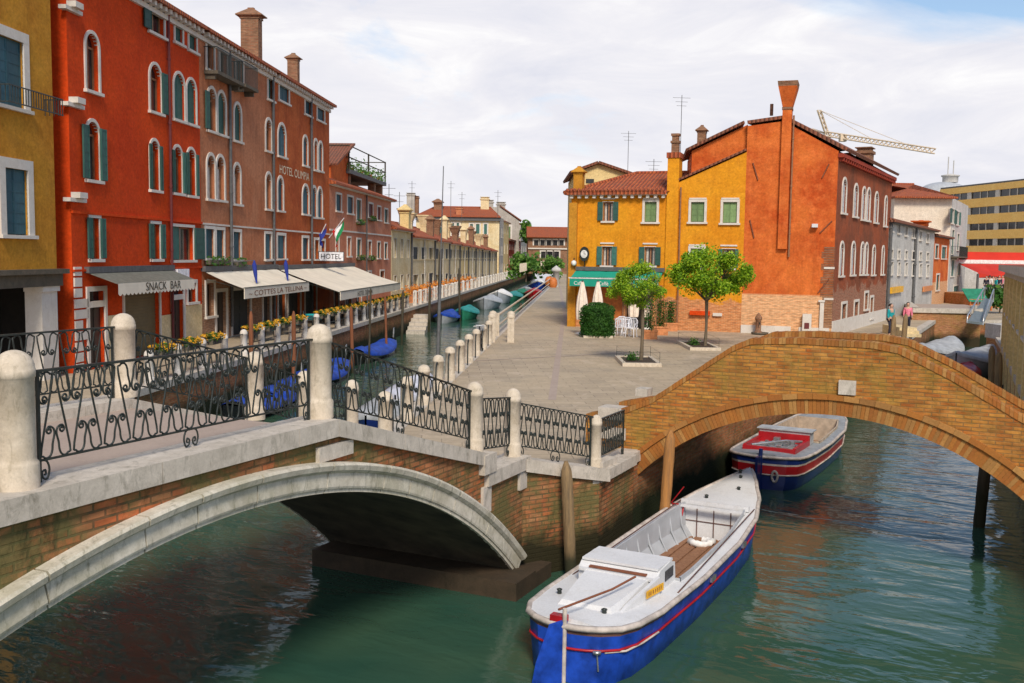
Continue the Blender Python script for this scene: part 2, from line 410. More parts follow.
def copy_tree(o, parent=None):
    ch = kids(o)
    c = o.copy(); COL.objects.link(c)
    if parent is not None: c.parent = parent
    for k in ch: copy_tree(k, c)
    return c
def place(o, loc, rz=0, label=None, scale=None):
    o.location = Vector(loc); o.rotation_euler = (0, 0, rz)
    if label: o['label'] = label
    if scale: o.scale = scale if isinstance(scale, tuple) else (scale,) * 3
    return o

def spline(pts, n=6):
    pts = [Vector(p) for p in pts]; out = []
    for i in range(len(pts) - 1):
        p0 = pts[max(i - 1, 0)]; p1 = pts[i]; p2 = pts[i + 1]; p3 = pts[min(i + 2, len(pts) - 1)]
        for k in range(n):
            t = k / n
            out.append(.5 * ((2 * p1) + (p2 - p0) * t + (2 * p0 - 5 * p1 + 4 * p2 - p3) * t * t + (3 * p1 - p0 - 3 * p2 + p3) * t ** 3))
    out.append(pts[-1]); return out

# ------------------------------------------------------------------ wall frames
class WF:
    def __init__(s, A, B):
        s.A = Vector((A[0], A[1])); s.B = Vector((B[0], B[1])); d = s.B - s.A; s.len = d.length; s.d = d / s.len
        s.n = Vector((s.d.y, -s.d.x))
    def uv(s, px, py):
        r = ray(px, py); den = r.x * s.n.x + r.y * s.n.y
        t = ((s.A.x - CAM.x) * s.n.x + (s.A.y - CAM.y) * s.n.y) / den
        p = CAM + r * t
        return ((p.x - s.A.x) * s.d.x + (p.y - s.A.y) * s.d.y, p.z)
    def u(s, px, py=256): return s.uv(px, py)[0]
    def z(s, px, py): return s.uv(px, py)[1]
    def pt(s, u, z, off=0): return Vector((s.A.x + s.d.x * u + s.n.x * off, s.A.y + s.d.y * u + s.n.y * off, z))
    def rect(s, x0, y0, x1, y1):
        xc = (x0 + x1) / 2; yc = (y0 + y1) / 2
        return [s.u(x0, yc), s.u(x1, yc), s.z(xc, y1), s.z(xc, y0)]
    def f(s): return lambda u, off, z: s.pt(u, z, off)
# ------------------------------------------------------------------ building pieces
def arch_pts(u0, u1, zs, rise, n=10):
    """points along an arch from (u0,zs) to (u1,zs)"""
    c = (u0 + u1) / 2; a = (u1 - u0) / 2
    return [(c - a * math.cos(math.pi * k / n), zs + rise * math.sin(math.pi * k / n)) for k in range(n + 1)]
class Op:
    def __init__(s, u0, u1, z0, z1, arch=False):
        s.u0, s.u1, s.z0, s.z1, s.arch = u0, u1, z0, z1, arch
        s.rise = (u1 - u0) / 2 if arch else 0
        s.zs = z1 - s.rise
def front_wall(mb, wf, u0, u1, z0, z1, ops, reveal=.2, skew=None):
    us = sorted(set([u0, u1] + [x for o in ops for x in (o.u0, o.u1) if u0 < x < u1]))
    zs = sorted(set([z0, z1] + [x for o in ops for x in (o.z0, o.z1) if z0 < x < z1]))
    for i in range(len(us) - 1):
        # merge vertical runs
        run = None
        for j in range(len(zs) - 1):
            uc = (us[i] + us[i + 1]) / 2; zc = (zs[j] + zs[j + 1]) / 2
            hit = any(o.u0 < uc < o.u1 and o.z0 < zc < o.z1 for o in ops)
            if not hit:
                if run is None: run = zs[j]
            if hit or j == len(zs) - 2:
                top = zs[j] if hit else zs[j + 1]
                if run is not None and top > run:
                    q = [(us[i], run), (us[i + 1], run), (us[i + 1], top), (us[i], top)]
                    mb.face([wf.pt(u, z) for u, z in q], q)
                run = None
    for o in ops:
        if o.arch:
            ap = arch_pts(o.u0, o.u1, o.zs, o.rise); h = len(ap) // 2
            left = [(o.u0, o.z1)] + ap[:h + 1]; right = [(o.u1, o.z1)] + ap[h:][::-1]
            for k in range(1, len(left) - 1):
                q = [left[0], left[k], left[k + 1]]; mb.face([wf.pt(*a) for a in q], q)
            for k in range(1, len(right) - 1):
                q = [right[0], right[k + 1], right[k]]; mb.face([wf.pt(*a) for a in q], q)
            for k in range(len(ap) - 1):
                a, b = ap[k], ap[k + 1]
                mb.face([wf.pt(*a), wf.pt(*a, -reveal), wf.pt(*b, -reveal), wf.pt(*b)])
        zt = o.zs
        mb.face([wf.pt(o.u0, o.z0), wf.pt(o.u0, o.z0, -reveal), wf.pt(o.u0, zt, -reveal), wf.pt(o.u0, zt)])
        mb.face([wf.pt(o.u1, zt), wf.pt(o.u1, zt, -reveal), wf.pt(o.u1, o.z0, -reveal), wf.pt(o.u1, o.z0)])
        mb.face([wf.pt(o.u0, o.z0, -reveal), wf.pt(o.u0, o.z0), wf.pt(o.u1, o.z0), wf.pt(o.u1, o.z0, -reveal)])
        if not o.arch: mb.face([wf.pt(o.u0, o.z1), wf.pt(o.u0, o.z1, -reveal), wf.pt(o.u1, o.z1, -reveal), wf.pt(o.u1, o.z1)])
def other_walls(mb, wf, u0, u1, z0, z1, depth):
    P = wf.pt
    mb.face([P(u0, z0, -depth), P(u0, z0, 0), P(u0, z1, 0), P(u0, z1, -depth)])
    mb.face([P(u1, z0, 0), P(u1, z0, -depth), P(u1, z1, -depth), P(u1, z1, 0)])
    mb.face([P(u1, z0, -depth), P(u0, z0, -depth), P(u0, z1, -depth), P(u1, z1, -depth)])
def window(root, wf, o, shut=None, smat='green_shutter', fw=.14, fmat='window_stone', sill=True, mull=True, name='window', pane='pane_glass', bars=None, curtain=False):
    reveal = .2
    mb = MB(); mb.face([wf.pt(o.u0, o.z0, -reveal + .005), wf.pt(o.u1, o.z0, -reveal + .005), wf.pt(o.u1, o.z1, -reveal + .005), wf.pt(o.u0, o.z1, -reveal + .005)])
    w = mb.build(name, pane, root); f = wf.f()
    uc = (o.u0 + o.u1) / 2
    if fw:
        m = MB()
        m.box(f, o.u0 - fw, o.u0, -.02, .045, o.z0, o.zs); m.box(f, o.u1, o.u1 + fw, -.02, .045, o.z0, o.zs)
        if o.arch:
            a = arch_pts(o.u0, o.u1, o.zs, o.rise, 12); b = arch_pts(o.u0 - fw, o.u1 + fw, o.zs, o.rise + fw, 12)
            for k in range(12):
                q = [a[k], a[k + 1], b[k + 1], b[k]]
                m.face([wf.pt(*x, .045) for x in q][::-1])
                m.face([wf.pt(*b[k], .045), wf.pt(*b[k], -.02), wf.pt(*b[k + 1], -.02), wf.pt(*b[k + 1], .045)])
                m.face([wf.pt(*a[k], .045), wf.pt(*a[k + 1], .045), wf.pt(*a[k + 1], -.1), wf.pt(*a[k], -.1)])
        else: m.box(f, o.u0 - fw, o.u1 + fw, -.02, .047, o.z1, o.z1 + fw)
        m.build('frame', fmat, w)
    if sill:
        m = MB(); m.box(f, o.u0 - fw - .06, o.u1 + fw + .06, -.02, .12, o.z0 - .1, o.z0); m.build('sill', fmat, w)
    if mull and shut not in ('closed',):
        m = MB()
        m.box(f, uc - .04, uc + .04, -reveal + .01, -reveal + .06, o.z0, o.z1 - (0 if not o.arch else .02))
        m.box(f, o.u0, o.u0 + .06, -reveal + .01, -reveal + .06, o.z0, o.zs); m.box(f, o.u1 - .06, o.u1, -reveal + .01, -reveal + .06, o.z0, o.zs)
        m.box(f, o.u0, o.u1, -reveal + .012, -reveal + .055, o.zs - .04, o.zs + .03) if o.arch else m.box(f, o.u0, o.u1, -reveal + .012, -reveal + .055, o.z1 - .07, o.z1)
        m.build('sash', 'wood_frame', w)
    if curtain:
        m = MB()
        for a, b in ((o.u0 + .07, uc - .12), (uc + .12, o.u1 - .07)): m.face([wf.pt(a, o.z0, -.19), wf.pt(b, o.z0, -.19), wf.pt(b, o.zs, -.19), wf.pt(a, o.zs, -.19)])
        m.build('curtain', 'curtain', w)
    def leaf(a, b, off0, off1, z1, tilt=0):
        m = MB()
        m.box(f, a, b, off0, off1, o.z0 + .02, z1)
        # battens and louvre rails standing proud
        nb = max(3, int((z1 - o.z0) / .28)); e = off1
        for k in range(nb + 1):
            z = o.z0 + .04 + (z1 - o.z0 - .1) * k / nb
            m.box(f, a + .02, b - .02, e, e + .012, z, z + .035)
        m.box(f, a, a + .04, e, e + .016, o.z0 + .02, z1); m.box(f, b - .04, b, e, e + .016, o.z0 + .02, z1)
        m.build('shutter', smat, w)
    hw = (o.u1 - o.u0) / 2
    if shut == 'closed': leaf(o.u0 + .01, uc - .008, -.12, -.08, o.z1); leaf(uc + .008, o.u1 - .01, -.12, -.08, o.z1)
    elif shut == 'half': leaf(o.u0 + .01, uc - .2 * hw, -.12, -.08, o.z1); leaf(o.u1 + .02, o.u1 + hw * .95, .06, .1, o.zs + o.rise * .6)
    if shut in ('open', 'ajar'):
        k = .95 if shut == 'open' else .5
        leaf(o.u0 - hw * k, o.u0 - .0, .06, .1, o.zs + o.rise * .6); leaf(o.u1 + .0, o.u1 + hw * k, .06, .1, o.zs + o.rise * .6)
    if shut == 'leftleaf': leaf(o.u0 - hw * .9, o.u0, .06, .1, o.zs + o.rise * .6)
    if shut == 'rightleaf': leaf(o.u1, o.u1 + hw * .9, .06, .1, o.zs + o.rise * .6)
    return w
def door(root, wf, o, mat='door_dark', fw=.16, fmat='window_stone', transom=None):
    mb = MB(); f = wf.f()
    mb.box(f, o.u0, o.u1, -.2, -.14, o.z0, o.z1 if transom is None else transom)
    for k in range(2):
        for a in range(2):
            w = (o.u1 - o.u0); zt = (o.z1 if transom is None else transom); h = (zt - o.z0)
            mb.box(f, o.u0 + w * (.1 + .45 * k), o.u0 + w * (.45 + .45 * k), -.14, -.12, o.z0 + h * (.06 + .47 * a), o.z0 + h * (.47 + .47 * a))
    w = mb.build('door', mat, root)
    if transom is not None:
        m = MB(); m.face([wf.pt(o.u0, transom, -.18), wf.pt(o.u1, transom, -.18), wf.pt(o.u1, o.z1, -.18), wf.pt(o.u0, o.z1, -.18)]); m.build('transom', 'pane_glass', w)
    m = MB(); m.box(f, o.u0 - fw, o.u0, -.02, .05, o.z0, o.z1); m.box(f, o.u1, o.u1 + fw, -.02, .05, o.z0, o.z1); m.box(f, o.u0 - fw, o.u1 + fw, -.02, .053, o.z1, o.z1 + fw)
    if transom is not None: m.box(f, o.u0, o.u1, -.1, .04, transom - .1, transom + .1)
    m.build('frame', fmat, w)
    return w
def flower_box(root, wf, u0, u1, z, flowers=('plant_leaf',), name='flower_box'):
    f = wf.f(); m = MB(); m.box(f, u0, u1, .05, .28, z - .18, z); b = m.build(name, 'dark_stone', root)
    g = MB(); rnd = random.Random(int(u0 * 97 + z * 31))
    for k in range(int((u1 - u0) * 90)):
        c = wf.pt(rnd.uniform(u0 - .05, u1 + .05), z + rnd.uniform(-.22, .16), rnd.uniform(.03, .36))
        leaf_quad(g, c, rnd.uniform(.04, .09), rnd)
    g.build('plant', flowers[0], b)
def leaf_quad(g, c, s, rnd):
    a = Vector((rnd.gauss(0, 1), rnd.gauss(0, 1), rnd.gauss(0, .8))).normalized(); b = a.orthogonal().normalized()
    b = (b * math.cos(3) + a.cross(b) * math.sin(rnd.uniform(0, 6))).normalized()
    g.face([c - a * s, c + b * s * .55, c + a * s, c - b * s * .55])
def balcony(root, wf, u0, u1, z, d=.55, h=.95, mat='iron', slab=True):
    f = wf.f(); m = MB()
    if slab:
        m.box(f, u0, u1, 0, d, z - .14, z)
        m.box(f, u0 + .1, u0 + .25, 0, d * .7, z - .34, z - .14); m.box(f, u1 - .25, u1 - .1, 0, d * .7, z - .34, z - .14)
        b = m.build('balcony', 'dark_stone', root)
        m = MB()
    else: b = None
    n = max(3, int((u1 - u0) / .13))
    for k in range(n + 1): u = u0 + .03 + (u1 - u0 - .06) * k / n; m.box(f, u - .009, u + .009, d - .05, d - .03, z, z + h)
    for k in range(4): y = .02 + (d - .06) * k / 4; m.box(f, u0 + .02, u0 + .04, y, y + .018, z, z + h); m.box(f, u1 - .04, u1 - .02, y, y + .018, z, z + h)
    m.box(f, u0, u1, d - .06, d - .02, z + h, z + h + .03); m.box(f, u0, u0 + .04, 0, d - .06, z + h, z + h + .03); m.box(f, u1 - .04, u1, 0, d - .06, z + h, z + h + .03)
    if not slab: m.box(f, u0, u1, d - .06, d - .02, z, z + .03); m.box(f, u0, u0 + .04, 0, d - .06, z, z + .03)
    m.build('balcony_rail', mat, b or root)
def cornice(root, wf, u0, u1, z, proj=.4, h=.3, dent=.45, mat='window_stone', name='cornice'):
    f = wf.f(); m = MB()
    m.box(f, u0, u1, -.05, .12, z - h - .18, z - h); m.box(f, u0 - .02, u1 + .02, 0, proj, z - h * .35, z)
    n = int((u1 - u0) / dent)
    for k in range(n): u = u0 + .1 + (u1 - u0 - .2) * (k + .25) / n; m.box(f, u, u + dent * .42, .12, proj * .85, z - h, z - h * .35)
    m.build(name, mat, root)
def gutter_pipe(root, wf, u, z0, z1, mat='lead_grey', name='drainpipe', r=.055, off=.1):
    m = MB(); m.tube([wf.pt(u, z1, off), wf.pt(u, z0, off)], r, 8)
    z = z0 + 1.2
    while z < z1: m.lathe([(r * 1.35, -.04), (r * 1.35, .04)], wf.pt(u, z, off), 8); z += 2.4
    m.build(name, mat, root)
def slope_roof(root, wf, u0, u1, z, depth, rise, over=.45, mat='roof_tile', hipL=0, hipR=0, t=.14, name='roof', gable=None):
    """ridge parallel to facade; hips pull the ridge ends in"""
    P = wf.pt; m = MB()
    e = [P(u0 - over * .3, z, over), P(u1 + over * .3, z, over), P(u1 + over * .3, z, -depth - over), P(u0 - over * .3, z, -depth - over)]
    rl = P(u0 - over * .3 + hipL, z + rise, -depth / 2); rr = P(u1 + over * .3 - hipR, z + rise, -depth / 2)
    def uvs(pts, ax):
        o = pts[0]; return [((Vector(p) - o).dot(ax), (Vector(p) - o - ax * (Vector(p) - o).dot(ax)).length) for p in pts]
    ax = Vector((wf.d.x, wf.d.y, 0)); ay = Vector((wf.n.x, wf.n.y, 0))
    for pts, a in (([e[0], e[1], rr, rl], ax), ([e[2], e[3], rl, rr], ax), ([e[1], e[2], rr], ay), ([e[3], e[0], rl], ay)):
        m.face(pts, uvs(pts, a))
        dn = Vector((0, 0, t))
    for i in range(4):
        a, b = e[i], e[(i + 1) % 4]; m.face([a, a - Vector((0, 0, t)), b - Vector((0, 0, t)), b])
    m.face([p - Vector((0, 0, t)) for p in e][::-1])
    # ridge tiles
    m.tube([rl + Vector((0, 0, .02)), rr + Vector((0, 0, .02))], .12, 6)
    return m.build(name, mat, root)
def chimney(root, c, w, d, z0, z1, mat, cap='bell', wf=None, name='chimney', capmat=None):
    """c: (x,y) centre"""
    ang = math.atan2(wf.d.y, wf.d.x) if wf else 0
    ca, sa = math.cos(ang), math.sin(ang)
    f = lambda a, b, z: Vector((c[0] + a * ca - b * sa, c[1] + a * sa + b * ca, z))
    m = MB(); H = z1 - z0
    def ring(w0, za, w1, zb):
        k0, k1 = d / w, d / w
        a = [f(x * w0 / 2, y * w0 / 2 * k0, za) for x, y in ((-1, -1), (1, -1), (1, 1), (-1, 1))]
        b = [f(x * w1 / 2, y * w1 / 2 * k1, zb) for x, y in ((-1, -1), (1, -1), (1, 1), (-1, 1))]
        for i in range(4): j = (i + 1) % 4; m.face([a[i], a[j], b[j], b[i]])
        return a, b
    if cap == 'bell':        # squat tiled hat on a corbelled collar
        s = .22 * min(w, 1.6)
        zc = z1 - min(H * .3, w * .85)
        ring(w, z0, w, zc); ring(w * 1.12, zc, w * 1.12, zc + s * .5); ring(w, zc + s * .5, w * 1.25, zc + s * 1.1); a, b = ring(w * 1.5, zc + s * 1.1, w * 1.5, zc + s * 1.5); m.face(a[::-1]); m.face(b)
        ring(w * 1.5, zc + s * 1.5, w * .35, z1); a, b = ring(w * .35, z1, w * .35, z1 + .05); m.face(b)
    elif cap == 'flare':
        ring(w, z0, w, z1 - H * .42); ring(w * 1.12, z1 - H * .42, w * 1.12, z1 - H * .38); ring(w, z1 - H * .38, w * 1.85, z1 - .12); a, b = ring(w * 2.0, z1 - .12, w * 2.0, z1); m.face(b); m.face(a[::-1])
    elif cap == 'pot':
        ring(w, z0, w, z1 - w * .35); a, b = ring(w * 1.2, z1 - w * .35, w * 1.2, z1 - w * .2); m.face(b); m.face(a[::-1]); ring(w * .9, z1 - w * .2, w * .9, z1 - w * .05); a, b = ring(w * 1.15, z1 - w * .05, w * 1.15, z1); m.face(b); m.face(a[::-1])
    else:
        a, b = ring(w, z0, w, z1); m.face(b)
    return m.build(name, mat, root)
def text_mesh(s, wf, u0, u1, z0, z1, off, mat, parent, name='lettering', tilt=None, shear=0, z0r=None, thick=.01):
    cu = bpy.data.curves.new('t', 'FONT'); cu.body = s; cu.size = 1; cu.extrude = 0
    to = bpy.data.objects.new('t', cu); COL.objects.link(to); bpy.context.view_layer.update()
    me = bpy.data.meshes.new_from_object(to); bpy.data.objects.remove(to); bpy.data.curves.remove(cu)
    xs = [v.co.x for v in me.vertices]; ys = [v.co.y for v in me.vertices]
    x0, x1, y0, y1 = min(xs), max(xs), min(ys), max(ys)
    m = MB(); z0r = z0 if z0r is None else z0r
    for p in me.polygons:
        q = []
        for i in p.vertices:
            a = (me.vertices[i].co.x - x0) / (x1 - x0); b = (me.vertices[i].co.y - y0) / (y1 - y0)
            zz = z0 + (z0r - z0) * a
            q.append((u0 + (u1 - u0) * a, zz + (z1 - z0) * b))
        fr = [wf.pt(u, z, off + thick) if tilt is None else tilt(u, z, off + thick) for u, z in q]
        m.face(fr)
    bpy.data.meshes.remove(me)
    return m.build(name, mat, parent)

# vertical-plane quad helper for canopies
def sheet(mb, pts, t=.02):
    pts = [Vector(p) for p in pts]; n = (pts[1] - pts[0]).cross(pts[2] - pts[0]).normalized() * t
    mb.prism(pts, n)

def wall_root(name, wf, label, cat='building', z=1.7, group=None):
    c = wf.pt(wf.len / 2, z); return thing(name, c, label, cat, group)
def patch_stones(root, wf, rects, name='corner_stone', mat='window_stone', proud=.06):
    for (u0, u1, z0, z1) in rects:
        m = MB(); m.box(wf.f(), u0, u1, -.05, proud, z0, z1); m.build(name, mat, root)

ZP = 1.7      # level of the square and quays
# canal A directions
DA = azim(583, 256); KA = DA.x / DA.y
def leftX(Y): return -12.4 + KA * Y        # left canal edge
def rightX(Y): return -4.3 + KA * Y
FA = lambda Y: (-15.9 + KA * Y, Y)         # left facade line
def facade_y(px):                          # Y where column px meets the left facade line
    r = ray(px, 255); k = r.x / r.y
    return -15.9 / (k - KA)
def left_wf(px0, px1, off=0):
    y0, y1 = facade_y(px0), facade_y(px1); n = Vector((DA.y, -DA.x))
    a = Vector(FA(y0)) + n * off; b = Vector(FA(y1)) + n * off
    return WF(a, b)
# ================================================================== SETTING
def struct(o): o['kind'] = 'structure'; return o
m = MB(); m.face([(-500, -120, 0), (500, -120, 0), (500, 900, 0), (-500, 900, 0)]); struct(m.build('water', 'water'))
m = MB(); m.face([(-500, -120, -2.2), (500, -120, -2.2), (500, 900, -2.2), (-500, 900, -2.2)]); struct(m.build('canal_bed', 'soil'))
def slab(name, pts, z, mat, wall='quay_brick', edges=None, edge_z=.0, wallname='quay_wall'):
    m = MB(); m.face([(x, y, z) for x, y in pts])
    o = m.build(name, mat)
    if o.data.polygons[0].normal.z < 0: o.data.flip_normals()
    struct(o)
    w = MB(); k = MB(); n = len(pts)
    area = sum(pts[i][0] * pts[(i + 1) % n][1] - pts[(i + 1) % n][0] * pts[i][1] for i in range(n))
    sg = 1 if area > 0 else -1
    for i in (range(n) if edges is None else edges):
        a, b = Vector(pts[i]), Vector(pts[(i + 1) % n])
        w.face([(a.x, a.y, -2.3), (b.x, b.y, -2.3), (b.x, b.y, z - .005), (a.x, a.y, z - .005)])
        d = (b - a).normalized(); out = Vector((d.y, -d.x)) * sg
        # edge stones with joints
        L_ = (b - a).length; q = 0
        while q < L_ and L_ > .3:
            e = min(q + 1.35, L_); p0 = a + d * (q + .006); p1 = a + d * (e - .006)
            f = lambda s_, o_, z_: Vector((*(a + d * s_ + out * o_), z_))
            k.box(f, q + .006, e - .006, -.38, .06, z - .2, z + .012); q = e
            if q > 260: break
    struct(w.build(wallname, wall))
    if len(k.f): struct(k.build('quay_edge', 'istrian_stone'))
square = [(.1, 17.15), (1.6, 17.9), (2.6, 20), (20.8, 52), (28.2, 66.5), (220, 66.5), (220, 260), (rightX(260), 260), (rightX(22), 22), (-2.95, 18.6)]
slab('square_paving', square, ZP, 'paving', edges=[0, 1, 2, 3, 4, 7, 8])
slab('left_quay_paving', [(leftX(-30), -30), (leftX(260), 260), (-220, 260), (-220, -30)], ZP, 'paving', edges=[0], wall='quay_brick')
slab('right_bank_paving', [(6.6, -30), (8.4, 12), (9.4, 16.5), (23.1, 47), (27, 56), (220, 56), (220, -30)], ZP, 'paving', edges=[0, 1, 2, 3, 4], wall='far_brick')
# long light joint in the square paving
m = MB()
a = at_z(500, 352, ZP); b = at_z(440, 405, ZP); a2 = at_z(556, 296, ZP)
d = (a2 - b); pv = Vector((d.y, -d.x, 0)).normalized() * .16
def strip(p, q, w, z=.006):
    d = (q - p); pv = Vector((d.y, -d.x, 0)).normalized() * w; zz = Vector((0, 0, z))
    m.face([p - pv + zz, p + pv + zz, q + pv + zz, q - pv + zz])
strip(at_z(552, 400, ZP), at_z(563, 322, ZP), .11)
strip(at_z(566, 322, ZP), at_z(560, 286, ZP), .12)
strip(at_z(455, 362, ZP), at_z(640, 352, ZP), .07, .008)
struct(m.build('paving_gutter', 'deck_stone'))

# ================================================================== WHITE STONE BRIDGE (foreground)
U = Vector((.4276, .904)); NN = Vector((.904, -.4276))        # along the parapet, and out towards the viewer
O0 = Vector((-8.03 + .473 * 8.3, 8.3))                          # foot of the first post
def S(Y): return (Y - 8.3) / .904
def fb(s, off, z):                                              # s along, off outward, z
    p = O0 + U * s + NN * off; return Vector((p.x, p.y, z))
sL, sM, sT, sE = 0.0, S(12.05), S(15.75), S(17.05)
FACE = .20; WID = 3.32                                           # face plane offset, far side offset = -WID
def zc(s):                                                       # coping top
    if s <= sM: return 3.6
    if s <= sT: return 3.6 + (2.46 - 3.6) * (s - sM) / (sT - sM)
    return 2.15
bridge = thing('stone_bridge', fb(S(10.6), -1.7, 3.5), 'weathered white stone and brick bridge with scrolled iron railings in the foreground', 'bridge')
s0 = S(10.45); hs = 6.95; rise = 2.65; Rr = (hs * hs + rise * rise) / (2 * rise); zcen = 2.85 - Rr
RW = .37; Ro = Rr + RW
def arcz(s, r): 
    q = r * r - (s - s0) ** 2
    return zcen + math.sqrt(q) if q > 0 else -3
sa, sb = -7.2, sE
# spandrel walls, front and back
for side, off in ((1, FACE), (-1, -WID - FACE)):
    m = MB(); n = 90; ss = [sa + (sb - sa) * k / n for k in range(n + 1)]; ss = sorted(ss + [sT - .001, sT + .001, sM])
    for a, b in zip(ss[:-1], ss[1:]):
        def low(s): return arcz(s, Rr + .1) if abs(s - s0) < hs + .12 else -2.3
        q = [(a, low(a)), (b, low(b)), (b, zc(b) - .14), (a, zc(a) - .1)]
        pts = [fb(s, off, z) for s, z in q]; m.face(pts if side > 0 else pts[::-1], [(s, z) for s, z in (q if side > 0 else q[::-1])])
    m.build('spandrel_wall', 'mossy_brick', bridge)
# end wall down to the corner of the square
m = MB(); e0 = fb(sE, FACE, 0); e1 = Vector((1.62, 17.86, 0))
m.face([(e0.x, e0.y, -2.3), (e1.x, e1.y, -2.3), (e1.x, e1.y, 1.55), (e0.x, e0.y, 1.98)])
e2 = Vector((2.45, 19.55, 0)); m.face([(e1.x, e1.y, -2.3), (e2.x, e2.y, -2.3), (e2.x, e2.y, 1.5), (e1.x, e1.y, 1.55)])
for p in (e0,): pass
m.build('corner_wall', 'mossy_brick', bridge)
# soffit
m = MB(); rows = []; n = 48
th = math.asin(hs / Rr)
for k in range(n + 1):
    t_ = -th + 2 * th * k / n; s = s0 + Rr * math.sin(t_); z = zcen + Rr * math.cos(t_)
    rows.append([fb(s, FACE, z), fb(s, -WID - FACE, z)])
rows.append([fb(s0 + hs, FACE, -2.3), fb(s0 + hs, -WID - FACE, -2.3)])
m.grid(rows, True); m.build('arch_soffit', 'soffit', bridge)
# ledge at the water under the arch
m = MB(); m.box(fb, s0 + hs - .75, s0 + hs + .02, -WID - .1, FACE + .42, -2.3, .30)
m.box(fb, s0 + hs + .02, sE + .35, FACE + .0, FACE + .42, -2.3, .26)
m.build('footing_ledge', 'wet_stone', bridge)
# voussoirs: moulded ring of separate stones, front and back
for side, off in ((1, FACE), (-1, -WID - FACE)):
    m = MB(); t_ = -th + .004; rnd = random.Random(3)
    while t_ < th - .01:
        L_ = rnd.choice((.105, .12, .085, .065)); t2 = min(t_ + L_, th)
        if th - t2 < .03: t2 = th
        g = .0009
        prof = [(Rr, -.02), (Rr, .05), (Rr + .05, .05), (Rr + .05, .075), (Rr + .075, .085), (Rr + RW - .13, .085), (Rr + RW - .12, .11), (Rr + RW - .09, .15), (Rr + RW - .03, .17), (Rr + RW, .15), (Rr + RW, -.02)]
        ns = 5; rows = []
        for k in range(ns + 1):
            a = t_ + g + (t2 - t_ - 2 * g) * k / ns
            rows.append([fb(s0 + r * math.sin(a), off + side * o, zcen + r * math.cos(a)) for r, o in prof])
        m.grid(rows, False); m.face(rows[0]); m.face(rows[-1][::-1])
        t_ = t2
    m.build('arch_ring', 'arch_stone', bridge)
# coping, front and back, of separate stones
def coping(off0, off1, name='coping', lim=sT):
    m = MB(); s = sa; rnd = random.Random(5)
    while s < sT - .05:
        L_ = rnd.uniform(1.5, 2.3); e = min(s + L_, sT)
        if s < sM < e: e = sM
        a, b = s + .004, e - .004
        za, zb = zc(a), zc(b)
        q0 = [fb(a, off0, za - .21), fb(a, off1, za - .21), fb(a, off1, za), fb(a, off0, za)]
        q1 = [fb(b, off0, zb - .21), fb(b, off1, zb - .21), fb(b, off1, zb), fb(b, off0, zb)]
        m.grid([q0, q1], False, True); m.face(q0[::-1]); m.face(q1); s = e
    return m
m = coping(-.24, FACE + .09)
m.box(fb, sT - .02, sE + .16, -.22, FACE + .085, 1.93, 2.15)
m.box(fb, sT - .22, sT + .2, -.2, FACE + .11, 2.15, 2.46)        # block under the third post
m.box(fb, sT - .14, sT + .14, FACE - .03, FACE + .05, 1.5, 1.93); m.box(fb, sE - .2, sE + .1, FACE - .03, FACE + .05, 1.6, 1.93)
m.box(fb, sM - .35, sM + .35, FACE - .02, FACE + .055, 3.12, 3.3)  # corbel stone below the second post
# coping down to the square, then round the corner
def seg_box(m, A, B, w0, w1, h):
    A, B = Vector(A), Vector(B); d = Vector((B.x - A.x, B.y - A.y, 0)).normalized(); nn = Vector((d.y, -d.x, 0))
    q0 = [A + nn * w1 - Vector((0, 0, h)), A + nn * w1, A - nn * w0, A - nn * w0 - Vector((0, 0, h))]
    q1 = [B + nn * w1 - Vector((0, 0, h)), B + nn * w1, B - nn * w0, B - nn * w0 - Vector((0, 0, h))]
    m.grid([q0, q1], False, True); m.face(q0); m.face(q1[::-1])
PE = fb(sE, 0, 2.15); PC = Vector((1.56, 18.05, 1.74)); PB = Vector((2.25, 19.45, 1.74))
mid = PE.lerp(PC, .52)
seg_box(m, PE + Vector((.1, .05, -.03)), mid, .2, .26, .22); seg_box(m, mid, PC + Vector((.12, .06, 0)), .2, .262, .22)
seg_box(m, PC + Vector((.02, .0, .004)), PB, .2, .26, .2); seg_box(m, PC + Vector((-.05, -.02, .12)), PC.lerp(PB, .4) + Vector((0, 0, .12)), .16, .2, .12)
m.build('coping', 'istrian_stone', bridge)
coping(-FACE - .09 - WID, .24 - WID).build('coping', 'istrian_stone', bridge)
# deck (with shallow steps going down to the square)
m = MB(); i0, i1 = -.24, -WID + .24
m.face([fb(sa, i0, 3.47), fb(sM, i0, 3.47), fb(sM, i1, 3.47), fb(sa, i1, 3.47)][::-1])
nst = 12; ztop = 3.47
for k in range(nst):
    a = sM + (sE - sM) * k / nst; b = sM + (sE - sM) * (k + 1) / nst; z = 3.47 - (3.47 - ZP) * (k + 1) / nst
    m.face([fb(a, i0, z), fb(a, i1, z), fb(b, i1, z), fb(b, i0, z)]); m.face([fb(a, i0, z), fb(a, i0, z + (3.47 - ZP) / nst), fb(a, i1, z + (3.47 - ZP) / nst), fb(a, i1, z)])
m.face([fb(sa, FACE, 3.3), fb(sa, -WID - FACE, 3.3), fb(sa, -WID - FACE, -2), fb(sa, FACE, -2)])
m.build('deck', 'deck_stone', bridge)
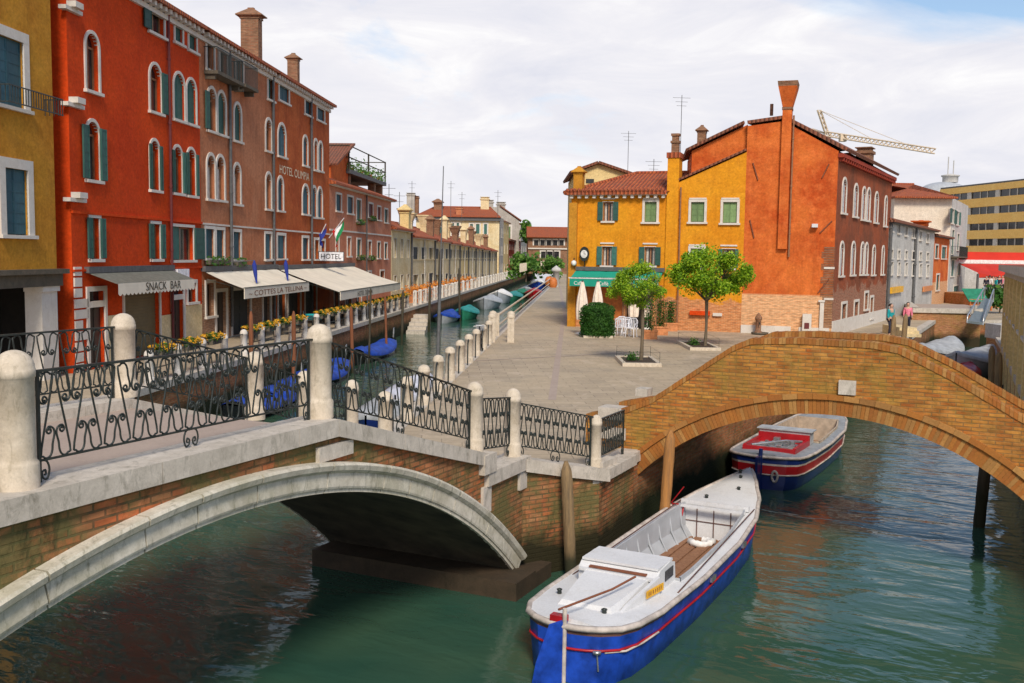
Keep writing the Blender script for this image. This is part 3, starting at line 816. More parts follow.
# posts
FS = .1
def post_mesh(H, r=.145):
    m = MB()
    pr = [(r * 1.16, 0), (r * 1.16, H * .17), (r * 1.12, H * .185), (r * 1.02, H * .2), (r, H * .22), (r, H * .80), (r * 1.07, H * .805), (r * 1.08, H * .86), (r * 1.04, H * .868)]
    for k in range(1, 9):
        a = math.pi / 2 * k / 8; pr.append((r * 1.04 * math.cos(a) + .0005, H * .868 + (H * .132) * math.sin(a)))
    m.lathe(pr, (0, 0, 0), 24); return m
def add_post(base, H=1.14, r=.145, parent=bridge):
    m = post_mesh(H, r); base = Vector(base); m.v = [v + base for v in m.v]
    o = m.build('post', 'post_stone', parent); return o
add_post(fb(sL - .06, 0, 3.6), 1.16, .152); add_post(fb(sM, 0, 3.6), 1.14, .145)
add_post(fb(sT, 0, 2.46), 1.13, .13); add_post(fb(sE, 0, 2.15), 1.17, .13)
add_post(PC, .98, .10)
add_post(fb(sM + FS, -WID, 3.6), 1.14, .15); add_post(fb(sL + FS, -WID, 3.6), 1.14, .15); add_post(fb(sT - 1.3, -WID, 2.9), 1.1, .14); add_post(fb(sT, -WID, 2.46), 1.1, .13)
add_post(fb(sE, -WID, 2.15), 1.1, .12)
# wrought iron railings
HEART = [(.062, .325), (.068, .338), (.056, .345), (.046, .325), (.048, .300), (.066, .285), (.088, .315), (.066, .365), (.024, .345), (.010, .28), (.030, .17), (.036, .09), (.055, .03), (.09, .008), (.125, .035), (.142, .12)]
def s_curve(sgn):
    a = HEART; b = [(.165 - x, 1 - z) for x, z in HEART][::-1]
    return [(sgn * x, z) for x, z in a + b]
def railing(A, B, gap=.2, H=.95, bot=.19, parent=bridge, inset=.2, ends=True, feet=(.5,), rad=.0098, module=.33, mat='iron', half=False):
    A, B = Vector(A), Vector(B); d = B - A; Lh = math.hypot(d.x, d.y); dh = Vector((d.x, d.y, 0)) / Lh; sl = d.z / Lh
    nn = Vector((dh.y, -dh.x, 0))
    P = lambda s, h, o=0: Vector((A.x, A.y, A.z)) + dh * s + Vector((0, 0, h + sl * s)) + nn * o
    s0_, s1_ = inset, Lh - inset; Lr = s1_ - s0_
    m = MB()
    f = lambda s, o, h: P(s, h, o)
    m.box(f, 0.08, Lh - .08, -.02, .02, H, H + .022); m.box(f, s0_, s1_, -.012, .012, bot - .012, bot + .006)
    for e in (s0_, s1_): m.box(f, e - .013, e + .013, -.013, .013, 0, H)
    r = m.build('railing', mat, parent)
    m = MB(); n = max(1, round(Lr / module)); w = Lr / n; k = w / .33; Hh = H - bot
    base = {sg: [Vector((x, 0, z)) for x, z in s_curve(sg)] for sg in (1, -1)}
    smooth = {sg: spline(base[sg], 3) for sg in (1, -1)}
    for i in range(n):
        c = s0_ + w * (i + .5)
        for sg in (1, -1):
            m.tube([P(c + q.x * k, bot + q.z * Hh) for q in smooth[sg]], rad, 5, caps=False)
    m.build('scrollwork', mat, r)
    for ft in feet:
        c = s0_ + Lr * ft
        for sg in (-1, 1):
            m = MB()
            if (ft == 0 and sg < 0) or (ft == 1 and sg > 0): continue
            q = [(.012, bot), (.075, bot - .02), (.10, bot * .5), (.075, .02), (.035, .03), (.025, bot * .42), (.055, bot * .52), (.062, bot * .34), (.048, bot * .3)]
            m.tube([P(c + sg * x, z) for x, z in [(v.x, v.z) for v in spline([Vector((x, 0, z)) for x, z in q], 4)]], rad, 5, caps=False)
            m.build('scroll_foot', mat, r)
    return r
railing(fb(-4.0, 0, 3.6), fb(sL - .06, 0, 3.6), inset=.22)
railing(fb(sL - .06, 0, 3.6), fb(sM, 0, 3.6), inset=.22, feet=(0, .48, 1))
railing(fb(sM, 0, 3.6), fb(sT, 0, 2.46), inset=.17, feet=(0, .45, 1))
railing(fb(sT, 0, 2.3), fb(sE, 0, 2.15), inset=.13, H=1.0, feet=(1,))
railing(PE + Vector((0, 0, 0)), PC, inset=.13, H=.92, feet=(0, .5, 1), module=.2)
railing(PC, PB, inset=.1, H=.86, feet=(1,), module=.2)
railing(fb(-4.0, -WID, 3.6), fb(sL + FS, -WID, 3.6)); railing(fb(sL + FS, -WID, 3.6), fb(sM + FS, -WID, 3.6), feet=(0, .5, 1))
railing(fb(sM + FS, -WID, 3.6), fb(sT - 1.3, -WID, 2.9), feet=(.5,)); railing(fb(sT - 1.3, -WID, 2.9), fb(sT, -WID, 2.46), feet=(), module=.24); railing(fb(sT, -WID, 2.3), fb(sE, -WID, 2.15), feet=(), module=.24)

# ================================================================== BRICK BRIDGE
BO = Vector((2.45, 20.05)); BU = Vector((1, -.5)).normalized(); BN = Vector((-BU.y * -1, 0)); BN = Vector((-.5, -1)).normalized()  # out to viewer
def bb(s, off, z): p = BO + BU * s + BN * off; return Vector((p.x, p.y, z))
bbr = thing('brick_bridge', bb(3.9, -1.1, 2.7), 'low orange brick bridge with a single arch and solid parapet over the right hand canal', 'bridge')
bc, bh, brs = 3.82, 4.05, 2.0; bR = (bh * bh + brs * brs) / (2 * brs); bz = 2.74 - bR
PROF = [(-1.0, 2.35), (-.12, 2.55), (.4, 2.78), (1.3, 3.42), (2.0, 3.92), (2.35, 4.08), (3.2, 4.13), (4.55, 4.12), (5.0, 4.05), (5.9, 3.62), (7.0, 2.99), (8.6, 2.35), (9.4, 2.3)]
def bprof(s):
    for (a, za), (b, zb) in zip(PROF[:-1], PROF[1:]):
        if a <= s <= b: return za + (zb - za) * (s - a) / (b - a)
    return 2.4
BW = 2.25
def barc(s, r):
    q = r * r - (s - bc) ** 2; return bz + math.sqrt(q) if q > 0 else -3
ssb = sorted([-1.0 + 10.4 * k / 110 for k in range(111)] + [p[0] for p in PROF])
for side, o0, o1 in ((1, 0., -.32), (-1, -BW, -BW + .32)):
    m = MB()
    for a, b in zip(ssb[:-1], ssb[1:]):
        if b - a < 1e-5: continue
        low = lambda s: barc(s, bR + .02) if abs(s - bc) < bh else -2.3
        q = [(a, low(a)), (b, low(b)), (b, bprof(b) - .1), (a, bprof(a) - .1)]
        pts = [bb(s, o0, z) for s, z in q]; m.face(pts if side > 0 else pts[::-1], q if side > 0 else q[::-1])
        q = [(a, max(2.2, barc(a, bR + .1))), (b, max(2.2, barc(b, bR + .1))), (b, bprof(b) - .1), (a, bprof(a) - .1)]
        pts = [bb(s, o1, z) for s, z in q]; m.face(pts[::-1] if side > 0 else pts, q[::-1] if side > 0 else q)
    m.face([bb(-1.0, o0, -2.3), bb(-1.0, o1, -2.3), bb(-1.0, o1, bprof(-1) - .14), bb(-1.0, o0, bprof(-1) - .14)])
    m.build('parapet_wall', 'bridge_brick', bbr)
    # soldier-course coping: real bricks on edge
    m = MB(); s = -1.0; rnd = random.Random(11)
    while s < 9.3:
        e = s + .068; z0, z1 = bprof(s), bprof(e); j = rnd.uniform(-.004, .004); g = .003
        lo, hi = sorted((o0 + side * (.018 + j), o1 - side * .018))
        q0 = [bb(s + g, lo, z0 - .11), bb(s + g, hi, z0 - .11), bb(s + g, hi, z0 + j), bb(s + g, lo, z0 + j)]
        q1 = [bb(e - g, lo, z1 - .11), bb(e - g, hi, z1 - .11), bb(e - g, hi, z1 + j), bb(e - g, lo, z1 + j)]
        m.grid([q0, q1], False, True); m.face(q0[::-1]); m.face(q1); s = e
    m.build('coping_bricks', 'laid_brick', bbr)
    m = MB(); lo, hi = sorted((o0 + side * .006, o1 - side * .006))
    m.grid([[bb(s, lo, bprof(s) - .115), bb(s, lo, bprof(s) - .012), bb(s, hi, bprof(s) - .012), bb(s, hi, bprof(s) - .115)] for s in ssb if s < 9.3], False); m.build('mortar_bed', 'bridge_brick', bbr)
    # arch ring: bricks standing in two orders
    m = MB(); bth = math.asin(bh / bR)
    for r0_, r1_, pr in ((bR, bR + .27, .03), (bR + .28, bR + .38, .07)):
        a = -bth; st = .07 / bR if r0_ == bR else .26 / bR
        while a < bth:
            b = min(a + st, bth); g = .003 / bR; j = rnd.uniform(-.004, .006)
            P_ = lambda ang, r, o: bb(bc + r * math.sin(ang), o0 + side * o, bz + r * math.cos(ang))
            q0 = [P_(a + g, r0_, -.01), P_(a + g, r0_, pr + j), P_(a + g, r1_, pr + j), P_(a + g, r1_, -.01)]
            q1 = [P_(b - g, r0_, -.01), P_(b - g, r0_, pr + j), P_(b - g, r1_, pr + j), P_(b - g, r1_, -.01)]
            m.grid([q0, q1], False, True); m.face(q0); m.face(q1[::-1]); a = b
    m.build('arch_ring', 'laid_brick', bbr)
    m = MB(); rw = []
    for k in range(61):
        a = -bth + 2 * bth * k / 60; P_ = lambda r, o: bb(bc + r * math.sin(a), o0 + side * o, bz + r * math.cos(a)); rw.append([P_(bR + .004, -.2), P_(bR + .004, .022), P_(bR + .285, .022), P_(bR + .285, .055), P_(bR + .372, .055), P_(bR + .372, -.02)])
    m.grid(rw, False); m.build('mortar_bed', 'bridge_brick', bbr)
m = MB(); rows = []; uvs = []
for k in range(41):
    t_ = -bth + 2 * bth * k / 40; rows.append([bb(bc + bR * math.sin(t_), .0, bz + bR * math.cos(t_)), bb(bc + bR * math.sin(t_), -BW, bz + bR * math.cos(t_))]); uvs.append([(0, t_ * bR), (BW, t_ * bR)])
rows = [[bb(bc - bh, 0, -2.3), bb(bc - bh, -BW, -2.3)]] + rows + [[bb(bc + bh, 0, -2.3), bb(bc + bh, -BW, -2.3)]]; uvs = [[(0, -9), (BW, -9)]] + uvs + [[(0, 9), (BW, 9)]]
m.grid(rows, True, uvs=uvs); m.build('arch_soffit', 'quay_brick', bbr)
m = MB(); rows = []
for s in [-1 + 10.4 * k / 24 for k in range(25)]: rows.append([bb(s, -.3, bprof(s) - .75), bb(s, -BW + .3, bprof(s) - .75)])
m.grid(rows, False); m.build('deck', 'deck_stone', bbr)
m = MB()
m.box(bb, 4.0, 4.3, -.02, .075, 2.92 + .22, 3.40); m.build('keystone', 'istrian_stone', bbr)
m = MB(); m.box(bb, -.72, -.22, -.4, .045, 2.28, 2.52); m.box(bb, -.66, -.12, -.38, .043, 1.88, 2.12); m.box(bb, .05, .3, -.36, -.03, 2.8, 2.95)
m.build('quoin_stone', 'istrian_stone', bbr)

# ================================================================== MOORING PILES
def pile(px, py_base, top_px, top_py, r, mat, label, zb=-2, Y=None, group='wooden mooring piles in the canals'):
    b = at_z(px, py_base, 0) if Y is None else at_y(px, py_base, Y)
    t = at_y(top_px, top_py, b.y)
    if Y is not None: b = Vector((t.x + random.Random(int(px)).uniform(-.12, .12), t.y, 0))
    m = MB(); d = (t - Vector((b.x, b.y, 0))); n = 12; rows = []; H = t.z
    rnd = random.Random(int(px))
    pts = [Vector((b.x, b.y, 0)) + d * (k / n if k < n - 1 else (1 - .16 / H if k == n - 1 else 1)) for k in range(n + 1)]
    pts = [Vector((b.x, b.y, 0)) - d * (2 / H)] + pts
    rr = [r] + [r * (1.0 + rnd.uniform(-.05, .05)) * (1 if k < n - 1 else (.85 if k == n - 1 else .3)) for k in range(n + 1)]
    m.tube(pts, rr, 10)
    o = m.build('mooring_pile', mat); return tag(o, label, 'mooring pile', group)
pile(571, 576, 566, 461, .105, 'pile_wood', 'weathered grey-brown wooden pile against the brick wall by the stern of the blue boat')
pile(672, 545, 671, 430, .105, 'pile_orange', 'orange wooden pile standing in front of the left foot of the brick bridge', Y=19.0)
pile(986, 0, 988, 440, .12, 'pile_dark', 'dark wooden pile in shadow below the right end of the brick arch', Y=20.8)
for i, (x, yt, Y, mat, r, lb) in enumerate(((894, 315, 48.5, 'pile_wood', .12, 'grey wooden pile beside the person in teal'), (906, 314, 49.5, 'pile_wood', .13, 'brown wooden pile in front of the person in pink'),
      (992, 346, 41, 'pile_wood', .14, 'thick wooden pile beside the grey covered boat, left of its pair'), (999, 352, 38, 'pile_wood', .14, 'thick wooden pile by the right wall, right of its pair'))):
    pile(x, 0, x, yt, r, mat, lb, Y=Y)
for i, (x, yt, Y, mat, r, lb) in enumerate(((351, 306, 46.5, 'pole_rust', .085, 'rust orange mooring pole by the front corner of the big awning'), (293.6, 311, 38.5, 'pole_rust', .085, 'rust orange mooring pole under the shorter awning'),
      (251, 311, 34.5, 'pole_rust', .08, 'rust orange mooring pole by the restaurant doors'), (370.8, 288, 50.5, 'pile_dark', .055, 'thin dark pole standing in front of the big cream awning'),
      (385, 294, 55, 'pole_rust', .07, 'thin rusty pole at the far end of the big awning'), (403, 290, 61, 'pile_dark', .08, 'leaning dark pole beyond the big awning'),
      (440.5, 250, 70, 'pile_dark', .13, 'tall dark wooden pole standing in the far part of the left canal'), (430, 285, 72, 'pile_dark', .10, 'short dark pole left of the tall dark canal pole'), (459, 268, 84, 'pile_dark', .10, 'dark pole by the far blue boat'),
      (521, 303, 76, 'pile_dark', .13, 'dark mooring pole by the right quay of the left canal'))):
    pile(x, 0, x, yt, r, mat, lb, Y=Y)
# tall thin mast by the quay
b = at_z(437, 386, ZP); t = at_y(443.5, 166, b.y)
m = MB(); m.tube([b, b.lerp(t, .45), b.lerp(t, .46), t], [.055, .045, .022, .012], 8); m.lathe([(.09, 0), (.09, .12), (.05, .16)], b, 10)
tag(m.build('mast', 'lead_grey'), 'tall thin grey mast rising from the quay beside the left canal', 'mast')
# ================================================================== LEFT ROW
def ops_from(wf, lst):
    out = []
    for it in lst:
        x0, y0, x1, y1 = it[:4]; arch = it[4] if len(it) > 4 else False
        u0, u1, z0, z1 = wf.rect(x0, y0, x1, y1)
        out.append(Op(u0, u1, z0, z1, arch))
    return out
WST = 'window_stone'
# ---- ochre building with portico at the far left
wf = left_wf(-14, 56.5); y0 = wf.z(30, 287)
ob = wall_root('ochre_building', wf, 'ochre yellow house with blue shutters and a dark stone portico at the left edge', 'building')
spec = [(-5, 38, 23, 106, 0, 'closed'), (5, 169, 27.5, 235, 0, 'closed')]
ops = ops_from(wf, spec)
port = Op(0.6, wf.u(39, 310), ZP, wf.z(30, 287)); 
zt = 16.0
m = MB(); front_wall(m, wf, 0, wf.len, wf.z(30, 270), zt, ops); other_walls(m, wf, 0, wf.len, wf.z(30, 270), zt, 9); m.build('wall', 'ochre_plaster', ob)
for o, sp in zip(ops, spec): w_ = window(ob, wf, o, sp[5], 'teal_shutter', fw=.28)
balcony(ob, wf, ops[0].u0 - .3, ops[0].u1 + 1.1, ops[0].z0 - .02, d=.6, h=.45, slab=False)
m = MB(); f = wf.f(); zb, zl = wf.z(30, 287), wf.z(30, 270)
m.box(f, -.2, wf.len + .05, -.4, .16, zb, zl - .12); m.box(f, -.2, wf.len + .12, -.4, .34, zl - .12, zl + .02); m.build('lintel', 'dark_stone', ob)
m = MB(); uc0, uc1 = wf.u(41.5, 310), wf.u(57, 310)
m.box(f, uc0, uc1, -.5, .02, ZP, zb - .16); m.box(f, uc0 - .06, uc1 + .02, -.5, .1, zb - .16, zb); m.build('pillar', WST, ob)
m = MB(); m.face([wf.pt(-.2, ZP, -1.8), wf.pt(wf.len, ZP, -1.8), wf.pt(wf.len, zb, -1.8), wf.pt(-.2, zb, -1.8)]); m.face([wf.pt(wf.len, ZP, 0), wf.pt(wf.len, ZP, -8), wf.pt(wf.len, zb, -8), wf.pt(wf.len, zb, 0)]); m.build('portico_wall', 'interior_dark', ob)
slope_roof(ob, wf, 0, wf.len, zt, 9, 1.8)

# ---- red house
wfr = left_wf(72, 201.5); ZT = left_wf(201.5, 273).z(240, 52)
rb = wall_root('red_house', wfr, 'bright red house with arched white framed windows and green shutters above the snack bar', 'building')
spec = [(85.5, 34, 98, 91, 1, None), (86.5, 122, 98.5, 180, 1, 'open'),
        (149, 9, 163.5, 34, 0, 'leftleaf'), (174.5, 24, 182, 43, 0, 'closed'), (188.5, 32, 196, 51, 0, 'closed'),
        (149.5, 65, 160.5, 112, 1, 'rightleaf'), (173.5, 74, 184, 120, 1, 'closed'), (186.5, 80, 195.5, 124, 1, 'closed'),
        (150, 141, 158.5, 190, 1, 'ajar'), (173, 147, 181.5, 193, 1, 'ajar'), (187, 149.5, 195, 195.5, 1, 'ajar'),
        (90, 218, 99, 259, 0, 'open'), (151.5, 224, 159.5, 259, 0, 'open'), (172, 227, 193, 260, 0, 'half')]
ops = ops_from(wfr, spec)
zd = ZP + .05
d1 = Op(wfr.u(88.5, 310), wfr.u(104, 310), zd, wfr.z(97, 291)); sh = Op(wfr.u(124, 310), wfr.u(159, 310), zd, wfr.z(140, 289)); d2 = Op(wfr.u(172.5, 310), wfr.u(183, 310), zd, wfr.z(178, 283))
sw = Op(*wfr.rect(187.5, 283, 195.5, 302))
m = MB(); front_wall(m, wfr, 0, wfr.len, ZP - .1, ZT, ops + [d1, sh, d2, sw]); other_walls(m, wfr, 0, wfr.len, ZP - .1, ZT, 11); m.build('wall', 'red_plaster', rb)
for o, sp in zip(ops, spec): window(rb, wfr, o, sp[5], 'green_shutter', fw=.11)
window(rb, wfr, sw, None); door(rb, wfr, d1, transom=wfr.z(97, 304)); door(rb, wfr, d2, transom=wfr.z(178, 297))
m = MB(); f = wfr.f(); m.box(f, sh.u0, sh.u1, -.2, -.16, zd, sh.z1)
k = zd
while k < sh.z1 - .1: m.box(f, sh.u0, sh.u1, -.16, -.14, k + .02, k + .09); k += .11
r_ = m.build('roller_shutter', 'roller_shutter', rb)
m = MB(); m.box(f, sh.u0 - .12, sh.u0, -.02, .05, zd, sh.z1); m.box(f, sh.u1, sh.u1 + .12, -.02, .05, zd, sh.z1); m.build('frame', WST, r_)
# grey plinth panels, string courses
for a, b in ((104.8, 123), (160, 171), (184, 201.5)): m = MB(); m.box(f, wfr.u(a, 320), wfr.u(b, 320), -.02, .03, ZP, wfr.z((a + b) / 2, 315 if a < 180 else 305)); m.build('plinth', 'cream_plaster', rb)
m = MB(); m.box(f, 0, wfr.len, -.02, .07, wfr.z(130, 218), wfr.z(130, 215.5)); m.box(f, 0, wfr.len, -.02, .07, wfr.z(130, 270), wfr.z(130, 268)); m.build('string_course', 'red_plaster', rb)
cornice(rb, wfr, 0, wfr.len, ZT); gutter_pipe(rb, wfr, wfr.u(167, 100), ZP + .3, ZT - .3, 'maroon_shutter')
m = MB(); rnd = random.Random(2)
z = ZP
while z < wfr.z(74, 272):
    w_ = rnd.choice((.5, .9)); m.box(f, .05, w_, -.05, .05, z, z + .28); z += .34
m.build('quoin_stone', WST, rb)
for (ya, yb) in ((7, 14), (101, 108), (193, 202)):
    m = MB(); zz = wfr.z(74, yb); m.box(f, -.28, .75, -.1, .14, zz, zz + .12); m.box(f, .02, .5, -.1, .3, zz + .12, zz + .3); m.build('stone_bracket', WST, rb)
# side wall arched window
ws = WF(wfr.pt(-0.0, 0, -11).xy, wfr.pt(0, 0, 0).xy)
so = Op(ws.len - 1.5, ws.len - .5, wfr.z(72, 85), wfr.z(72, 32), True)
slope_roof(rb, wfr, 0, wfr.len, ZT, 11, 2)
# snack bar awning
aw = thing('shop_awning', wfr.pt(wfr.u(130), wfr.z(130, 275), .5), 'short cream awning lettered SNACK BAR on the red house', 'awning')
ua, ub = wfr.u(86, 275), wfr.u(170, 275); zt_, z1_, z2_ = wfr.z(128, 271), wfr.z(128, 281.0), wfr.z(128, 292.5)
m = MB(); sheet(m, [wfr.pt(ua, zt_, .05), wfr.pt(ub, zt_, .05), wfr.pt(ub - .1, z1_, 1.0), wfr.pt(ua + .1, z1_, 1.0)]); m.build('canopy', 'awning_edge', aw)
m = MB(); m.box(f, ua - .1, ub + .1, .0, .16, zt_ - .02, zt_ + .18); m.build('awning_case', 'lead_grey', aw)
m = MB(); nsc = 22
ptsv = []
for k in range(nsc):
    a = ua + .1 + (ub - ua - .2) * k / nsc; b = ua + .1 + (ub - ua - .2) * (k + 1) / nsc; c = (a + b) / 2
    q = [(a, z1_), (b, z1_), (b, z2_ + .07), ((b + c) / 2, z2_ + .02), (c, z2_), ((a + c) / 2, z2_ + .02), (a, z2_ + .07)]
    m.face([wfr.pt(*x, 1.01) for x in q])
va = m.build('valance', 'awning_cream', aw)
text_mesh('SNACK  BAR', wfr, wfr.u(117, 285), wfr.u(154, 285), (z1_ + z2_) / 2 - .10, (z1_ + z2_) / 2 + .19, 1.02, 'ink', va)
sb = MB(); sb.box(f, wfr.u(173, 274), wfr.u(184.5, 274), .02, .2, wfr.z(178, 279), wfr.z(178, 269)); tag(sb.build('wall_sign_box', 'plastic_white'), 'small blank white sign box above the second door of the red house', 'sign')

# ---- salmon house and hotel
wfs = left_wf(201.5, 273); wfh = left_wf(273, 329.5)
sal = wall_root('salmon_house', wfs, 'salmon plastered house with small top balconies between the red house and the hotel', 'building')
spec = [(206.5, 43, 213.5, 70, 0, None), (219.5, 49, 227, 75, 0, None), (236, 59, 242.5, 83, 0, None), (267.8, 79, 273, 100, 0, 'closed'),
        (207.5, 89, 215.5, 131, 1, 'leftleaf'), (217.5, 93, 225, 134.5, 1, 'closed'), (234, 104.5, 240.5, 141, 1, 'closed'), (265.6, 120, 271.2, 151, 1, None),
        (207, 155.5, 214.5, 199, 1, None), (216.5, 157, 224, 200, 1, None), (233.7, 165, 240, 204, 1, None), (265.8, 174, 271, 209, 1, None),
        (205.2, 229, 213.5, 258, 0, 'closed'), (216, 230, 223.5, 258, 0, 'closed'), (233, 232, 240.2, 259, 0, 'closed'), (265, 234, 271, 259, 0, 'closed'),
        ]
ops = ops_from(wfs, spec); gz = ZP + .05
gops = [Op(*wfs.rect(206, 283, 214, 316)), Op(wfs.u(216, 310), wfs.u(226, 310), gz, wfs.z(220, 292)), Op(wfs.u(232, 310), wfs.u(250, 310), gz, wfs.z(241, 290)), Op(wfs.u(263, 310), wfs.u(270, 310), gz, wfs.z(267, 290))]
m = MB(); front_wall(m, wfs, 0, wfs.len, ZP - .1, ZT, ops + gops); other_walls(m, wfs, 0, wfs.len, ZP - .1, ZT, 11); m.build('wall', 'salmon_plaster', sal)
for o, sp in zip(ops, spec): window(sal, wfs, o, sp[5], 'green_shutter' if sp[1] < 210 else 'teal_shutter', fw=.14, curtain=(sp[5] is None and sp[1] > 120))
window(sal, wfs, gops[0], None); door(sal, wfs, gops[1]); door(sal, wfs, gops[2], 'dark_shutter'); door(sal, wfs, gops[3])
balcony(sal, wfs, wfs.u(204, 78), wfs.u(231, 78), wfs.z(218, 77), d=.6); balcony(sal, wfs, wfs.u(233, 88), wfs.u(246, 88), wfs.z(240, 87), d=.6); 
for a, b, y in ((204, 225, 260), (232, 241, 261.5)): flower_box(sal, wfs, wfs.u(a, y), wfs.u(b, y), wfs.z((a + b) / 2, y))
cornice(sal, wfs, 0, wfs.len, ZT); gutter_pipe(sal, wfs, wfs.u(228.5, 160), ZP + .5, ZT - .3, r=.07); gutter_pipe(sal, wfs, wfs.len - .1, ZP + .5, ZT - .3, r=.07)
m = MB(); m.box(wfs.f(), 0, wfs.len, -.02, .06, wfs.z(240, 227.6), wfs.z(240, 226)); m.build('string_course', 'window_stone', sal)
rs = slope_roof(sal, wfs, 0, wfs.len, ZT, 11, 2)
w2_ = left_wf(201.5, 273, -1.0); c = w2_.pt(w2_.u(251.5, 40), 0, 0); zc_ = at_y(251, 9, c.y).z; chimney(rs, (c.x, c.y), .62, .9, ZT - .2, zc_, 'chimney_brick', 'bell', wfs)
hb = wall_root('hotel_building', wfh, 'rust orange hotel lettered HOTEL OLIMPIA with arched windows', 'hotel')
spec = [(279, 86.5, 288.5, 102, 0, 'closed'), (305, 101.5, 310.5, 115, 0, 'closed'), (317, 109, 324, 121, 0, 'closed'),
        (278, 125, 285.2, 156.5, 1, 'closed'), (303, 137, 307.2, 165.5, 1, 'closed'), (314, 140.5, 317, 170, 1, None), (318.6, 143, 322, 171, 1, 'closed'),
        (277.6, 178, 282.7, 210.5, 1, 'closed'), (302.4, 186, 308.4, 214, 1, 'closed'), (311.8, 187.5, 316, 217, 1, 'closed'), (317.6, 188.5, 321.8, 217.5, 1, 'closed'),
        (277.2, 235.5, 284.8, 258.5, 0, 'closed'), (302.4, 238, 308, 259, 0, 'closed'), (314.5, 240, 318.5, 259, 0, None), (321, 241, 324.5, 259.5, 0, None)]
ops = ops_from(wfh, spec); gops = [Op(wfh.u(a, 300), wfh.u(b, 300), gz, 4.3) for a, b in ((278, 285), (288, 300), (305, 316))]
m = MB(); front_wall(m, wfh, 0, wfh.len, ZP - .1, ZT, ops + gops); other_walls(m, wfh, 0, wfh.len, ZP - .1, ZT, 11); m.build('wall', 'hotel_plaster', hb)
for o, sp in zip(ops, spec): window(hb, wfh, o, sp[5], 'teal_shutter', fw=.15)
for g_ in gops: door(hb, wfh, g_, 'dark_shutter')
cornice(hb, wfh, 0, wfh.len, ZT); gutter_pipe(hb, wfh, wfh.u(310, 160), ZP + .5, ZT - .3, r=.07)
m = MB(); m.box(wfh.f(), 0, wfh.len, -.02, .06, wfh.z(300, 232.5), wfh.z(300, 231)); m.build('string_course', 'window_stone', hb)
rs = slope_roof(hb, wfh, 0, wfh.len, ZT, 11, 2)
w2_ = left_wf(273, 329.5, -1.0); c = w2_.pt(w2_.u(293.5, 70), 0, 0); chimney(rs, (c.x, c.y), .45, .6, ZT - .2, at_y(293, 54, c.y).z, 'chimney_brick', 'bell', wfh)
text_mesh('HOTEL OLIMPIA', wfh, wfh.u(279, 172), wfh.u(308.5, 172), wfh.z(279, 173), wfh.z(279, 164.5), .03, 'letter_cream', hb)
# projecting HOTEL sign, faces along the canal
c = wfh.pt(wfh.u(318.5, 256), wfh.z(318, 260.5), .9)
sg = thing('hotel_sign', c, 'projecting white sign reading HOTEL on the hotel front', 'sign')
wsg = WF((c.x - .85, c.y), (c.x + .62, c.y - .12)); h_ = at_y(318, 252, c.y).z - c.z
m = MB(); m.box(wsg.f(), 0, wsg.len, -.12, 0, c.z, c.z + h_); b_ = m.build('sign_box', 'plastic_white', sg)
m = MB(); m.box(wsg.f(), -.03, wsg.len + .03, -.1, -.02, c.z - .04, c.z); m.box(wsg.f(), -.03, wsg.len + .03, -.1, -.02, c.z + h_, c.z + h_ + .04); m.box(wsg.f(), -.04, 0, -.1, -.02, c.z, c.z + h_); m.box(wsg.f(), wsg.len, wsg.len + .04, -.1, -.02, c.z, c.z + h_); m.tube([wsg.pt(0, c.z + h_ + .02, -.06), wfh.pt(wfh.u(318, 256), c.z + h_ + .02, 0)], .03); m.build('sign_frame', 'lead_grey', sg)
text_mesh('HOTEL', wsg, .12, wsg.len - .12, c.z + h_ * .2, c.z + h_ * .8, .0, 'ink', b_)
# flags
def flag(px, py, px2, py2, Y, strips, label, name='flag', drop=1.5, wdt=1.0):
    a = at_y(px, py, Y); b = at_y(px2, py2, Y - .3)
    root = thing(name, a, label, 'flag'); m = MB(); m.tube([a, b], .025, 6); m.build('flagpole', 'plastic_white', root)
    n = len(strips); d = (a - b)
    for i, mt in enumerate(strips):
        m = MB(); rows = []
        for k in range(7):
            q = k / 6; r_ = []
            for j in (0, .5, 1.):
                t_ = (i + j) / n; base = b + d * (.05 + .6 * t_)
                r_.append(base + Vector((.12 * math.sin(q * 4 + t_ * 5) - q * wdt * .25 * (1 - t_), .1 * math.sin(q * 5 + t_ * 3), -q * drop * (1 - .25 * t_))))
            rows.append(r_)
        m.grid(rows, True); m.build('flag_cloth', mt, root)
Yh = wfh.pt(wfh.len, 0).y
flag(329, 238, 344, 218, Yh - .6, ['flag_green', 'flag_white', 'flag_red'][::1], 'Italian tricolour hanging from a slanted pole at the corner of the hotel', drop=1.35)
flag(318, 240, 326, 224, Yh - 4, ['flag_blue', 'flag_blue'], 'dark blue flag hanging next to the Italian one', drop=1.1)
